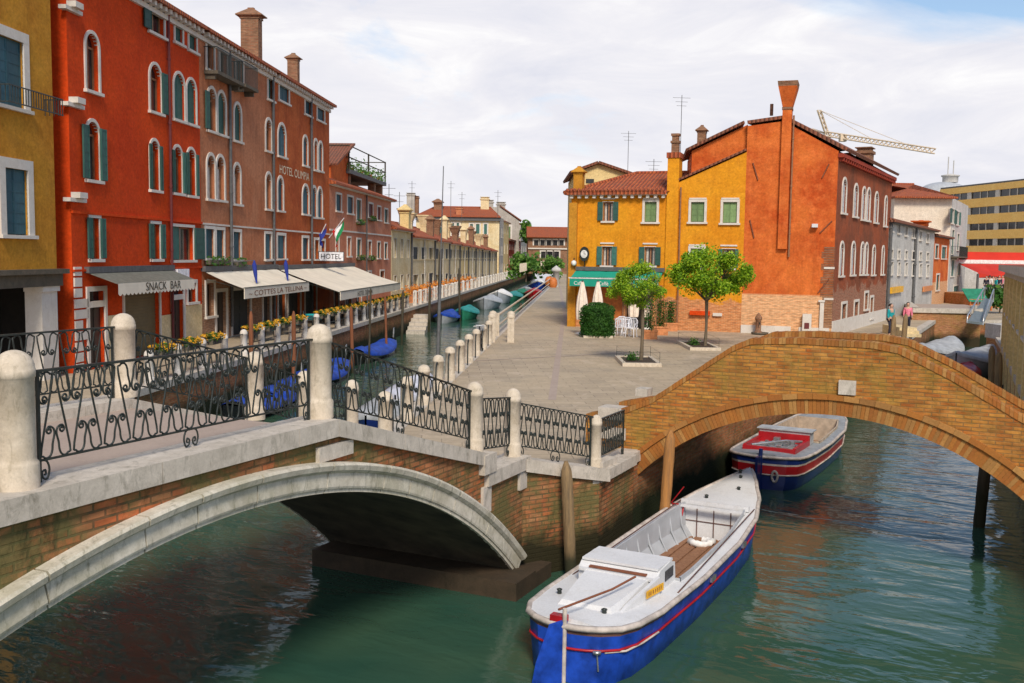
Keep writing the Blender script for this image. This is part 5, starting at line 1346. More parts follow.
# clock sign and lamp
cr = thing('clock_sign', wc.pt(wc.u(585.5, 254), wc.z(585, 260), .3), 'small dark framed round clock on the yellow wall by the corner of the cafe', 'clock')
cu_, cz = wc.u(585.5, 254), wc.z(585.5, 254)
m = MB(); pts = [wc.pt(cu_ + .27 * math.cos(a) * (1), cz + .40 * math.sin(a), .3) for a in [2 * math.pi * k / 20 for k in range(20)]]; m.prism(pts, Vector((-wc.n.x, -wc.n.y, 0)) * .12); m.tube([wc.pt(cu_, cz - .3, .25), wc.pt(cu_, cz - .8, .02)], .03); m.build('case', 'iron', cr)
m = MB(); m.face([wc.pt(cu_ + .19 * math.cos(a), cz + .22 * math.sin(a), .315) for a in [2 * math.pi * k / 20 for k in range(20)]]); fc = m.build('clock_face', 'white_cloth', cr)
m = MB(); m.box(wc.f(), cu_ - .012, cu_ + .012, .32, .325, cz, cz + .15); m.box(wc.f(), cu_, cu_ + .1, .32, .325, cz - .012, cz + .012); m.build('hands', 'ink', fc)
m = MB(); p = wc.pt(wc.u(575.5, 263), wc.z(575.5, 263), .35); m.lathe([(.0, -.16), (.12, -.1), (.15, 0), (.12, .1), (.0, .16)], p, 12); lm = thing('wall_lamp', p, 'round white globe lamp on the corner pier of the cafe', 'lamp'); m.build('globe', 'white_cloth', lm); m = MB(); m.tube([p + Vector((0, 0, .15)), p + Vector((0, .0, .25)), wc.pt(wc.u(575.5, 263), p.z + .25, 0)], .02); m.build('bracket', 'iron', lm)
# cafe awning
u0_, u1_ = .35, wc.u(663, 275); zA = wc.z(600, 270.5)
r_, v_, of = awning(wc, u0_, u1_, zA, 1.25, wc.z(600, 281) + .15, .42, 'bright green cafe awning with white piping across the yellow front', mat='cafe_green', edge='white_iron')
m = MB(); m.box(wc.f(), u0_ - .05, u1_, 1.3, 1.34, wc.z(600, 281) + .14, wc.z(600, 281) + .21); m.build('piping', 'white_cloth', r_)
zv = wc.z(600, 281) - .2
for k in range(4): text_mesh('Caffè', wc, .6 + k * 1.35, 1.15 + k * 1.35, zv, zv + .2, of, 'white_cloth', v_)

# orange building
ob2 = wall_root('orange_building', wo, 'tall orange red building with bare brick base and a flared chimney on its front', 'building')
SD = azim(1079, 262); Ye = full.pt(uo, 0)
kx = SD.x / SD.y
def side_pt(px):                     # where a pixel column meets the right flank line
    r = ray(px, 260); k = r.x / r.y; Y = (Ye.x - kx * Ye.y) / (k - kx); return Vector((k * Y, Y))
zE = wo.z(838, 151); zPk = wo.z(787, 121); up_ = wo.u(784, 120); zW = wo.z(745, 133)
m = MB(); q = [(0, ZP - .1), (wo.len, ZP - .1), (wo.len, zE), (up_, zPk), (0, zPk - (zPk - wo.z(744, 126)) )]
m.face([wo.pt(u, z) for u, z in q], q)
sp2 = side_pt(888.5); wside = WF(wo.pt(wo.len, 0).xy, (sp2.x, sp2.y))
spec = [(842, 179, 845.8, 213), (853.6, 185, 857.3, 216.5), (861.8, 188, 865, 219.5), (866.6, 189, 869.6, 220.5), (874.4, 193, 877.6, 222.5), (884.2, 197, 886.4, 226),
        (839.6, 243, 843, 275.5), (851, 243, 854.4, 274.5), (860.4, 243.5, 863.2, 274), (864.6, 244, 867.2, 274), (872, 246.5, 874.6, 274.5), (881.5, 247, 883.5, 274)]
ops = [Op(*wside.rect(*s), True) for s in spec]
dr = [Op(wside.u(841, 320), wside.u(845.5, 320), ZP, wside.z(843, 304)), Op(wside.u(853.5, 318), wside.u(857.5, 318), ZP, wside.z(855, 302))]
wn = [Op(*wside.rect(864.3, 293, 867.6, 309)), Op(*wside.rect(869.8, 297.5, 872.6, 318))]
m2 = MB(); front_wall(m2, wside, 0, wside.len, ZP - .1, zE, ops + dr + wn)
# gabled volume: back and left walls
back = Vector((wside.d.x, wside.d.y, 0)) * wside.len
for (a, za), (b, zb__) in (((0, ZP), (0, wo.z(744, 126))),): pass
P0, P1 = wo.pt(0, ZP - .1), wo.pt(0, wo.z(744, 126))
m.face([P0, P1, P1 + back, P0 + back]); m.face([wo.pt(u, z) + back for u, z in q][::-1])
m.build('wall', 'orange_plaster', ob2); m2.build('side_wall', 'orange_flank_plaster', ob2)
for o in ops: window(ob2, wside, o, 'closed', 'grey_paint', fw=.13, mull=False)
for o in wn: window(ob2, wside, o, None, fw=.14, mull=False)
for o in dr: door(ob2, wside, o, 'dark_shutter', fw=.14)
m = MB(); rR = wo.pt(up_, zPk + .12, .12); rE = wo.pt(wo.len + .35, zE - .02, .12); rL = wo.pt(-.0, wo.z(744, 126) + .1, .12)
for a, b in ((rR, rE), (rL, rR)): q_ = [a, b, b + back, a + back]; sheet(m, q_, .16)
rr_ = m.build('roof', 'roof_tile_old', ob2)
m = MB(); f2 = wside.f(); m.box(f2, -.05, wside.len, 0, .28, zE - .32, zE - .12); k = .1
while k < wside.len: m.box(f2, k, k + .18, 0, .26, zE - .5, zE - .32); k += .6
m.build('eaves', 'deep_red_plaster', ob2)
m = MB(); m.box(f2, 0, wside.len, 0, .06, ZP, ZP + .75); m.build('plinth', 'window_stone', ob2)
m = MB(); m.box(wo.f(), .0, wo.len - 2.0, 0, .07, ZP, wo.z(770, 327) + .05 if False else ZP + .42); m.box(wo.f(), wo.len - 1.6, wo.len - .1, 0, .07, ZP, ZP + .4); m.build('plinth', 'window_stone', ob2)
# left slope running down behind the cafe roof
m = MB(); A_ = wo.pt(0, wo.z(744, 127), -.3); 
Ls = at_y(692, 151, A_.y + 1.2); Le = at_y(748, 124.5, A_.y + .05)
m.prism([Vector((Ls.x, Ls.y, 8)), Vector((Le.x, Le.y, 8)), Le, Ls], Vector((.8, 6, 0))); lw = m.build('lower_wing', 'orange_plaster', ob2)
m = MB(); sheet(m, [Ls + Vector((-.3, -.2, -.02)), Le + Vector((-.2, -.2, .05)), Le + Vector((.8, 6, .05)), Ls + Vector((.5, 6, -.02))], .14); m.build('lower_roof', 'roof_tile_old', lw)
c = at_y(701.5, 150, A_.y + 3); chimney(rr_, (c.x, c.y), .45, .42, 9.5, at_y(701, 126, c.y).z, 'chimney_brick', 'bell', wo)
# flared chimney with its long breast
uf0, uf1 = wo.u(780.3, 180), wo.u(789.6, 180); zbot = wo.z(782, 249); ztop = wo.z(786, 82.5); zfl = wo.z(786, 108)
m = MB(); ff = wo.f(); m.box(ff, uf0, uf1, -.5, .22, zbot, zfl); ucn = (uf0 + uf1) / 2; hw = (uf1 - uf0) / 2
def frus(m, h0, za, h1, zb, o0a, o1a, o0b, o1b):
    a = [wo.pt(ucn - h0, za, o1a), wo.pt(ucn + h0, za, o1a), wo.pt(ucn + h0, za, o0a), wo.pt(ucn - h0, za, o0a)]; b = [wo.pt(ucn - h1, zb, o1b), wo.pt(ucn + h1, zb, o1b), wo.pt(ucn + h1, zb, o0b), wo.pt(ucn - h1, zb, o0b)]
    for i in range(4): j = (i + 1) % 4; m.face([a[i], a[j], b[j], b[i]])
    m.face(b)
frus(m, hw, zfl, hw * 2.0, ztop - .25, -.5, .22, -.85, .55)
cbr = m.build('chimney_breast', 'orange_plaster', ob2)
m = MB(); frus(m, hw * 2.0, ztop - .25, hw * 2.15, ztop, -.85, .55, -.9, .6); m.box(ff, ucn - hw * 1.12, ucn + hw * 1.12, -.53, .26, zfl - .1, zfl + .02); m.build('chimney_cap', 'chimney_brick', cbr)
gutter_pipe(ob2, wo, uf1 + .1, ZP + 4, zfl - .4, 'wood_frame', r=.05)
c = side_pt(884); c2 = c + Vector((-1.2, .9)); chimney(rr_, (c2.x, c2.y), 1.15, .9, zE - .3, at_y(880, 148, c2.y).z, 'chimney_brick', 'pot', wside)
m = MB(); p = wo.pt(wo.u(770, 110), wo.z(770, 113), -1); m.tube([p, p + Vector((0, 0, .6))], .09); m.build('vent_pipe', 'chimney_brick', rr_)
# iron ties and quoins, white lamp
for (xa, ya, xb, yb) in ((753, 163, 758, 180), (829, 164, 822, 178), (750, 220, 754, 238), (832, 221, 820, 233), (829, 279, 818, 293)):
    m = MB(); m.tube([wo.pt(wo.u(xa, ya), wo.z(xa, ya), .04), wo.pt(wo.u(xb, yb), wo.z(xb, yb), .04)], .035, 5); m.build('wall_anchor', 'rust', ob2)
for yq in (267, 298): m = MB(); m.box(wo.f(), wo.u(824, yq), wo.len + .04, -.04, .045, wo.z(830, yq + 2), wo.z(830, yq)); m.build('quoin_stone', WST, ob2)
m = MB(); k = ZP + .4
while k < 6.2: m.box(wo.f(), wo.len - .5 - .12 * (int(k * 3) % 2), wo.len + .02, -.04, .02, k, k + .05); k += .085
m.build('corner_brickwork', 'chimney_brick', ob2)
m = MB(); m.box(wo.f(), wo.u(812, 226), wo.u(818, 226), .0, .3, wo.z(815, 227.5), wo.z(815, 224)); tag(m.build('floodlight', 'white_paint'), 'small white floodlight box on the orange wall near its corner', 'lamp')
m = MB(); m.box(wo.f(), wo.u(819.5, 320), wo.u(823.5, 320), .0, .12, ZP, wo.z(821, 302)); m.box(wo.f(), wo.u(818.5, 302), wo.u(825, 302), 0, .16, wo.z(821, 302), wo.z(821, 302) + .1); m.build('wall_pipe_box', WST, ob2)
# drinking fountain and meter boxes
p = wo.pt(wo.u(759, 328), ZP, .45); ft = thing('drinking_fountain', p, 'small dark iron drinking fountain by the orange building wall', 'fountain')
m = MB(); m.lathe([(.22, 0), (.2, .12), (.15, .16), (.14, .7), (.19, .76), (.19, .86), (.13, .95), (.06, 1.05), (.0, 1.12)], p, 12); m.build('column', 'chimney_brick', ft); m = MB(); m.tube([p + Vector((0, -.14, .6)), p + Vector((0, -.3, .58)), p + Vector((0, -.32, .5))], .025); m.build('spout', 'iron', ft); m = MB(); m.lathe([(.0, .0), (.42, 0.0), (.45, .1), (.38, .1), (.36, .04), (0, .04)], p + Vector((0, -.35, .01)), 14); m.build('basin', 'dark_stone', ft)
u_ = wo.u(807, 325); m = MB(); m.box(wo.f(), u_ - .22, u_ + .22, .02, .3, ZP, ZP + 1.1); bx = m.build('meter_box', 'window_stone'); tag(bx, 'pale stone meter box with a dark plate against the orange wall', 'box'); m = MB(); m.box(wo.f(), u_ - .12, u_ + .12, .3, .32, ZP + .35, ZP + .65); m.build('plate', 'maroon_shutter', bx)
m = MB(); m.box(wc.f(), wc.u(690, 318), wc.u(710, 318), .0, .2, wc.z(700, 315), wc.z(700, 311)); m.build('window_ledge', 'red_plaster', cf)
m = MB(); m.box(wc.f(), wc.u(713, 318), wc.u(722, 318), -.02, .12, wc.z(717, 316), wc.z(717, 313)); m.build('stone_ledge', WST, cf)

# antennas
for (x, yb, yt, Y, lb) in ((682, 178, 95, 57, 'tall rooftop antenna mast behind the yellow chimney'), (628.7, 178, 131, 66, 'thin rooftop antenna behind the gable house'), (654, 178, 159, 60, 'short rooftop antenna over the cafe roof')):
    a, b = at_y(x, yb, Y), at_y(x, yt, Y); m = MB(); a.x = b.x; m.tube([a, b], .018, 5)
    for k, wd in enumerate((.5, .35, .28)): m.tube([b + Vector((-wd, 0, -.15 - .22 * k)), b + Vector((wd, .1, -.15 - .22 * k))], .009, 4)
    tag(m.build('antenna', 'lead_grey'), lb, 'antenna')
for i, (x, yb, yt, Y, lb) in enumerate(((389, 215, 184, 95, 'antenna with two cross bars above the cream house roofs, leftmost'), (399.5, 213, 192, 105, 'small antenna beside the paired chimneys behind the cream row'), (412, 206, 181, 150, 'antenna just right of the paired chimneys behind the cream row'), (451, 211, 181, 150, 'thin antenna over the left half of the big hip roof'), (462, 211, 192, 152, 'thin antenna over the middle of the big hip roof'), (498, 205, 190, 160, 'thin antenna over the right end of the big hip roof'))):
    a, b = at_y(x, yb, Y), at_y(x, yt, Y); m = MB(); a.x = b.x; a.z -= 2; m.tube([a, b], .035, 5); m.tube([b + Vector((-.6, 0, -.4)), b + Vector((.6, .1, -.4))], .018, 4); m.tube([b + Vector((-.4, 0, -1.0)), b + Vector((.4, .1, -1.0))], .018, 4); tag(m.build('antenna', 'lead_grey'), lb, 'antenna')

# ================================================================== STREET BEYOND, RIGHT
def flank(name, x0, x1, ztop_px, mat, label, spec, cat='building', roofm='roof_tile', depth=8, base=None):
    a, b = side_pt(x0), side_pt(x1); w_ = WF(a, b); zt_ = w_.z(*ztop_px); root = wall_root(name, w_, label, cat)
    ops_ = [Op(*w_.rect(*s[:4]), s[4] if len(s) > 4 else False) for s in spec]
    m = MB(); front_wall(m, w_, 0, w_.len, ZP - .1, zt_, ops_); other_walls(m, w_, 0, w_.len, ZP - .1, zt_, depth); m.build('wall', mat, root)
    m = MB(); m.box(w_.f(), -.02, w_.len, 0, .3, zt_ - .2, zt_); m.build('cornice', 'lead_grey', root)
    return root, w_, ops_, zt_
sp = []
for r, (y0_, y1_) in enumerate(((222, 231), (250, 258), (262, 274))):
    for k in range(6): x = 890.5 + k * 7.2; sp.append((x, y0_ + k * (2.4 if r == 0 else .6), x + 2.2, y1_ + k * (2.2 if r == 0 else .4)))
gr, wgr, ops, zg = flank('grey_houses', 887.5, 933.5, (910, 224.5), 'white_facade', 'long washed grey house front beyond the orange building', sp)
for o in ops: window(gr, wgr, o, None, fw=.12, mull=False)
slope_roof(gr, wgr, 0, wgr.len, zg, 8, 1.2, mat='roof_tile_old'); gutter_pipe(gr, wgr, wgr.u(914, 250), ZP, zg, r=.12); gutter_pipe(gr, wgr, .2, ZP, zg, r=.12)
m = MB(); m.box(wgr.f(), wgr.u(885 + 4, 290), wgr.u(900.5, 290), .05, .2, wgr.z(892, 293), wgr.z(892, 287)); tag(m.build('shop_banner', 'yellow_label'), 'faded yellow and brown banner above the grey shop front', 'sign')
m = MB(); m.box(wgr.f(), wgr.u(922, 288), wgr.u(931, 288), .05, .2, wgr.z(926, 291), wgr.z(926, 286)); tag(m.build('shop_banner', 'terracotta'), 'small rusty shop banner farther along the grey front', 'sign')
sp = [(935, 245.5, 938, 258), (941.5, 247, 946, 258.5), (936, 275, 939, 290)]
og, wog, ops, zo_ = flank('orange_house', 933.5, 948.5, (940, 235.5), 'orange_plaster', 'narrow orange house between the grey front and the white corner house', sp)
for o in ops: window(og, wog, o, 'closed', 'green_shutter', fw=.15, mull=False)
r_ = slope_roof(og, wog, 0, wog.len, zo_, 8, 1.0, mat='roof_tile_old')
c = wog.pt(wog.len * .25, 0, -1.5); chimney(r_, (c.x, c.y), 1.3, 1.0, zo_ - .2, at_y(937, 221, c.y).z, 'orange_plaster', 'bell', wog)
c = wgr.pt(wgr.u(909, 230), 0, -2.5); chimney(gr, (c.x, c.y), 1.25, 1.0, zg - .2, at_y(909, 202, c.y).z, 'pale_plaster', 'bell', wgr)
# white corner house with hipped roof
pa = side_pt(949); pb = side_pt(965.5); Yc = pa.y
A = at_y(893, 230, Yc); ww = WF((A.x, Yc), (pa.x, pa.y)); zw = ww.z(920, 197)
wh = wall_root('corner_house', ww, 'tall pale house with a hipped red roof and a blind front wall', 'building')
m = MB(); m.face([ww.pt(0, ZP), ww.pt(ww.len, ZP), ww.pt(ww.len, zw), ww.pt(0, zw)]); other_walls(m, ww, 0, ww.len, ZP, zw, 12); m.build('wall', 'pale_plaster', wh)
wsd = WF(pa, pb)
ops = [Op(*wsd.rect(951, 209, 953.8, 223.5)), Op(*wsd.rect(956, 211.5, 958.6, 225)), Op(*wsd.rect(951.5, 230, 953.8, 254)), Op(*wsd.rect(957, 234, 959, 250)), Op(*wsd.rect(951, 260, 954, 276)), Op(*wsd.rect(958, 261, 960, 275)), Op(*wsd.rect(953, 286, 958, 303))]
m = MB(); front_wall(m, wsd, 0.02, wsd.len, ZP, zw - .02, ops); fo = m.build('canal_front', 'white_facade', wh)
for i, o in enumerate(ops): window(wh, wsd, o, 'open' if i < 2 else 'closed', 'green_shutter', fw=.15, mull=False)
balcony(wh, wsd, wsd.u(950.5, 256), wsd.u(959.5, 256), wsd.z(955, 256.5), d=.8)
rw = slope_roof(wh, ww, 0, ww.len, zw, 13, at_y(918, 184, Yc + 6).z - zw, over=.8, hipL=4.6, hipR=4.6)
c = ww.pt(ww.u(903, 190), 0, -6); chimney(rw, (c.x, c.y), 1.6, 1.2, zw, at_y(903, 181, c.y).z, 'salmon_plaster', 'pot', ww)
# office block
Yo = 165; A = at_y(938, 230, Yo + 25); B = at_y(1120, 230, Yo - 20); wof = WF((A.x, Yo + 25), (B.x, Yo - 20))
off = wall_root('office_block', wof, 'long modern office block with yellow bands and strip windows', 'building'); zt_ = wof.z(1000, 183)
m = MB(); m.box(wof.f(), 0, wof.len, -16, -.35, ZP, zt_ - .3); m.build('core', 'interior_dark', off)
ys = [(183, 189.5), (196.5, 205.5), (213, 222.5), (229.5, 238.5), (245.5, 256), ]
for k, (ya, yb) in enumerate(ys):
    za_, zb_ = wof.z(1000, ya), wof.z(1000, yb); m = MB(); m.box(wof.f(), 0, wof.len, -.4, .0, zb_, za_); m.build('band', 'office_yellow', off)
    if k: 
        zA_, zB_ = wof.z(1000, ys[k - 1][1]), za_
        m = MB(); m.box(wof.f(), .2, wof.len - .2, -.34, -.28, zB_, zA_); m.build('glazing', 'pane_glass', off)
        u_ = .5; m = MB()
        while u_ < wof.len: m.box(wof.f(), u_, u_ + 1.1, -.28, -.05, zB_, zA_); m.box(wof.f(), u_ + 3.6, u_ + 3.75, -.28, -.15, zB_, zA_); m.box(wof.f(), u_ + 5.6, u_ + 5.75, -.28, -.15, zB_, zA_); u_ += 8
        m.build('mullions', 'curtain', off)
m = MB(); m.box(wof.f(), 0, wof.len, -16, -.1, zt_, zt_ + .3)
for k in range(9): m.box(wof.f(), 20 + k * 8, 25 + k * 8, -9, -5, zt_ + .3, zt_ + 1.2 + (k % 3) * .4)
m.build('roof', 'lead_grey', off)
# dome behind
p = at_y(943, 190, 300); dr_ = thing('dome', p, 'pale shallow dome with a small lantern and two spikes behind the office block', 'dome')
m = MB(); R_ = 4.4; m.lathe([(R_ * 1.6, -2), (R_ * 1.6, 0)] + [(R_ * 1.5 * math.cos(a), R_ * .65 * math.sin(a)) for a in [math.pi / 2 * k / 8 for k in range(8)]], (p.x, p.y, p.z - .5), 24); m.build('shell', 'grey_paint', dr_)
m = MB(); zt2 = p.z + R_ * .62 - .5; m.lathe([(2.2, 0), (2.2, 1.6), (2.6, 1.8), (2.6, 2.1), (.0, 2.6)], (p.x + 2, p.y, zt2), 12); m.tube([Vector((p.x + 1.2, p.y, zt2 + 2)), Vector((p.x + 1.2, p.y, zt2 + 7.5))], .15); m.tube([Vector((p.x + 2.8, p.y, zt2 + 2)), Vector((p.x + 2.8, p.y, zt2 + 6.5))], .15); m.build('lantern', 'white_facade', dr_)
# red canopy stalls
p0, p1 = at_y(961, 262, 104), at_y(1026, 262, 100)
cn = thing('market_canopy', at_y(990, 285, 102), 'wide red canopy roof over the stalls below the office block', 'canopy')
m = MB(); zt1, zt2, zt3 = at_y(990, 252, 103).z, at_y(990, 260, 103).z, at_y(990, 277, 99).z
m.box(world, p0.x - 1, p1.x + 8, 104, 104.5, zt2, zt1); m.build('upper_band', 'canopy_red', cn)
m = MB(); m.box(world, p0.x - 1, p1.x + 8, 103.7, 104.6, zt2 - .35, zt2); m.build('gutter', 'white_cloth', cn)
m = MB(); xs_ = [p0.x - .5 + (p1.x + 6 - p0.x) * k / 4 for k in range(5)]
for a, b in zip(xs_[:-1], xs_[1:]):
    c_ = (a + b) / 2; m.face([(a, 103.6, zt2 - .4), (b, 103.6, zt2 - .4), (b, 99, zt3 + .4), (c_, 98.6, zt3 + .1), (a, 99, zt3 + .4)]); m.face([(a, 99, zt3 + .4), (c_, 98.6, zt3 + .1), (b, 99, zt3 + .4), (b, 99, zt3 - .1), (a, 99, zt3 - .1)])
m.build('canopy', 'canopy_red', cn)
m = MB()
for a in xs_: m.tube([(a, 99, ZP), (a, 99, zt3 + .3)], .12)
m.build('post', 'lead_grey', cn)
m = MB(); A = at_y(962, 270, 112); B = at_y(1050, 270, 112); m.box(world, A.x, B.x, 112, 118, ZP, at_y(990, 262, 112).z); tag(m.build('market_building', 'white_facade'), 'low greyish building in the shade behind the red canopy', 'building')
# tower crane
Yk_ = 330; q0 = at_y(829, 260, Yk_); q1 = at_y(827, 134, Yk_); q2 = at_y(819, 110, Yk_); q3 = at_y(934, 151, Yk_ - 30); q4 = at_y(812, 129, Yk_ + 4)
ck = thing('tower_crane', (q0.x, q0.y, ZP), 'pale yellow tower crane far behind the orange building', 'crane')
def truss(m, A, B, w_, r, n):
    A, B = Vector(A), Vector(B); d = (B - A).normalized(); s1 = d.orthogonal().normalized(); s1 = Vector((0, 0, 1)).cross(d).normalized() if abs(d.z) < .9 else Vector((1, 0, 0)); s2 = d.cross(s1)
    cs = [s1 * w_ + s2 * w_, s1 * -w_ + s2 * w_, s1 * -w_ - s2 * w_, s1 * w_ - s2 * w_]
    for c_ in cs: m.tube([A + c_, B + c_], r, 4)
    for k in range(n):
        a = A.lerp(B, k / n); b = A.lerp(B, (k + 1) / n)
        for j in range(4): m.tube([a + cs[j], b + cs[(j + 1) % 4]], r * .7, 4)
m = MB(); truss(m, (q0.x, q0.y, ZP), q1, .8, .2, 16); m.build('mast', 'crane_yellow', ck)
m = MB(); truss(m, q1, q3, .7, .22, 26); m.build('jib', 'crane_yellow', ck)
m = MB(); truss(m, q1, q2, .5, .18, 5); m.tube([q2, q1.lerp(q3, .5)], .08, 4); m.tube([q2, q1.lerp(q3, .85)], .08, 4); m.tube([q1, q4], .3, 4); m.build('apex', 'crane_yellow', ck)
m = MB(); c_ = q1.lerp(q3, .16); m.box(lambda a, b, c: c_ + Vector((a, b, c)), -1, 1, -1, 1, -1.6, .6); m.build('cab', 'crane_yellow', ck)

# quay block across the end of the right canal
A_ = at_z(911, 346, 0); Yq = 66.0
xa = at_y(911.5, 330, Yq).x; xb = at_y(976, 330, Yq).x; xc = at_y(1000, 330, Yq - 3).x; zq = at_y(945, 311, Yq).z
m = MB(); q = [(xa, Yq), (xb, Yq - .6), (xb + 2.4, Yq + 5), (xb + 3.2, Yq + 9), (xa + 3, Yq + 9)]
for i in range(len(q)): a, b = q[i], q[(i + 1) % len(q)]; m.face([(*a, -2), (*b, -2), (*b, zq), (*a, zq)])
qb = m.build('quay_block', 'far_brick'); tag(qb, 'square brick quay with a pale stone top closing the right hand canal', 'quay')
m = MB(); 
for i in (0, 1, 4): seg_box(m, (*q[i], zq + .18), (*q[(i + 1) % 5], zq + .18), .5, .12, .3) if i != 4 else seg_box(m, (*q[4], zq + .18), (*q[0], zq + .18), .5, .12, .3)
m.build('stone_top', 'istrian_stone', qb)
m = MB(); m.face([(*a, zq + .06) for a in q]); m.build('top_paving', 'deck_stone', qb)
# gangway
g0 = at_y(980, 325, 62); g1 = at_y(996, 300, 72); gx = Vector((1.05, 0, 0)); gw = thing('gangway', g1, 'grey metal gangway sloping down to the boats beside the brick quay', 'gangway')
G0, G1 = at_y(967, 323, 61.5), at_y(984, 300, 71); H0, H1 = at_y(983, 325, 61.5), at_y(993, 302, 71)
m = MB(); sheet(m, [G0, H0, H1, G1], .15); m.build('ramp', 'gangway_grey', gw)
m = MB()
for a, b in ((G0, G1), (H0, H1)):
    u_ = Vector((0, 0, .9)); m.tube([a, a + u_ * .5, b + u_, b], .05, 6)
    for k in range(1, 5): c_ = a.lerp(b, k / 5); m.tube([c_, c_ + u_ * (.5 + .1 * k)], .03, 5)
m.build('handrail', 'aluminium', gw)
# right bank wall building
wrb = WF((26.3, 54.0), (9.6, 17.6)); 
b_a, b_b = Vector((22.9, 46.4)), Vector((10.0, 17.8)); wrb = WF(b_a, b_b)
rbw = wall_root('boathouse', wrb, 'low cream walled building with stone pilasters rising straight from the right bank', 'building')
zt_ = 5.35; ops = [Op(1.2 + k * 3.1, 2.6 + k * 3.1, 3.3, 4.7) for k in range(9)]
m = MB(); front_wall(m, wrb, 0, wrb.len, 0.3, zt_, ops); other_walls(m, wrb, 0, wrb.len, ZP, zt_, 5); m.build('wall', 'house_yellow', rbw)
for o in ops: window(rbw, wrb, o, None, fw=.12)
m = MB(); m.box(wrb.f(), -.2, wrb.len, 0, .4, zt_ - .15, zt_ + .12); m.box(wrb.f(), 0, wrb.len, 0, .12, 4.95, zt_ - .15); m.build('cornice', 'istrian_stone', rbw)
for k in range(9): m = MB(); m.box(wrb.f(), .15 + k * 3.1, .65 + k * 3.1, 0, .14, .3, 4.95); m.build('pilaster', 'house_yellow', rbw)
m = MB(); m.face([wrb.pt(-.2, zt_ + .12, .4), wrb.pt(wrb.len, zt_ + .12, .4), wrb.pt(wrb.len, zt_ + .15, -5), wrb.pt(-.2, zt_ + .15, -5)]); m.build('roof', 'roof_tile_old', rbw)
# stepped white landing beside it
p = at_y(1000, 345, 52); m = MB(); m.box(world, p.x - .9, p.x + 3, 51.5, 55, -2, 2.6); m.build('base', 'far_brick', tag(m.build('landing_wall', 'far_brick'), 'short brick and white landing wall left of the boathouse', 'wall')) if False else None
lw_ = MB(); lw_.box(world, p.x - .25, p.x + 3, 51.5, 53, -2, 1.6); lwo = lw_.build('landing_wall', 'far_brick'); tag(lwo, 'short brick landing wall with a white top left of the boathouse', 'wall')
lw_ = MB(); lw_.box(world, p.x - .3, p.x + 3, 51.4, 53.1, 1.6, 2.35); lw_.build('wall_top', 'white_facade', lwo)

# steps and edge beside the pink person
m = MB(); e = at_y(902, 335, 51.5)
for k in range(3): m.box(world, e.x - .1, e.x + .8, 51.0 + k * .3, 54, ZP + .15 * k, ZP + .15 * (k + 1))
tag(m.build('stone_steps', 'cream_plaster'), 'short flight of pale stone steps behind the grey canal piles', 'steps')

# ================================================================== TREES, PLANTERS, CAFE FURNITURE
def locust(name, bx, by, x0, x1, yt, yb, label, seed, n):
    rnd = random.Random(seed); base = at_z(bx, by, ZP); Y = base.y
    L_, R__ = at_y(x0, yt, Y), at_y(x1, yb, Y); T_ = at_y(bx, yt, Y).z; Bm = at_y(bx, yb, Y).z; cx = (L_.x + R__.x) / 2; rx = (R__.x - L_.x) / 2; rz = (T_ - Bm) / 2; cz_ = (T_ + Bm) / 2
    root = thing(name, base, label, 'tree'); zf_ = Bm + .12
    m = MB(); m.tube([base, base + Vector((.02, 0, .6)), Vector((base.x + .03, Y, (zf_ + ZP) / 2)), Vector((base.x + .01, Y, zf_))], [.085, .065, .06, .075], 8)
    tips = []
    for k in range(11):
        a = 2 * math.pi * k / 11 + rnd.uniform(-.3, .3); e = rnd.uniform(.3, 1.25); ln = rnd.uniform(.65, .95)
        tip = Vector((cx + rx * ln * math.cos(a) * math.cos(e * .6), Y + rx * ln * math.sin(a) * math.cos(e * .6), cz_ - rz * .3 + rz * 1.0 * math.sin(e) * ln))
        st = Vector((base.x, Y, zf_)); mid_ = st.lerp(tip, .45) + Vector((0, 0, -.0)) + Vector((rnd.uniform(-.1, .1), rnd.uniform(-.1, .1), .1))
        m.tube([st, mid_, tip], [.04, .025, .008], 5); tips.append(tip)
        for q in range(3):
            t2 = mid_.lerp(tip, .5) + Vector((rnd.gauss(0, .3), rnd.gauss(0, .3), rnd.gauss(.1, .2))); m.tube([mid_, t2], [.018, .006], 4); tips.append(t2)
    m.build('trunk', 'bark', root)
    cl = []
    for _ in range(40):
        d = Vector((rnd.gauss(0, 1), rnd.gauss(0, 1), rnd.gauss(0, 1))).normalized() * rnd.uniform(.45, 1.0) ** .5
        zz = d.z if d.z > -.2 else d.z * .75
        c_ = Vector((cx + d.x * rx * .9, Y + d.y * rx * .9, cz_ + zz * rz * .9)); cl.append((c_, rnd.uniform(.14, .34) * rx))
    g = MB(); s_ = .042 * rx / 1.3
    for _ in range(n):
        c_, r_ = rnd.choice(cl); d = Vector((rnd.gauss(0, 1), rnd.gauss(0, 1), rnd.gauss(0, .7))).normalized() * r_ * rnd.random() ** .5
        leaf_quad(g, c_ + d, rnd.uniform(.6, 1.4) * s_, rnd)
    g.build('crown', 'locust_leaf', root); return base
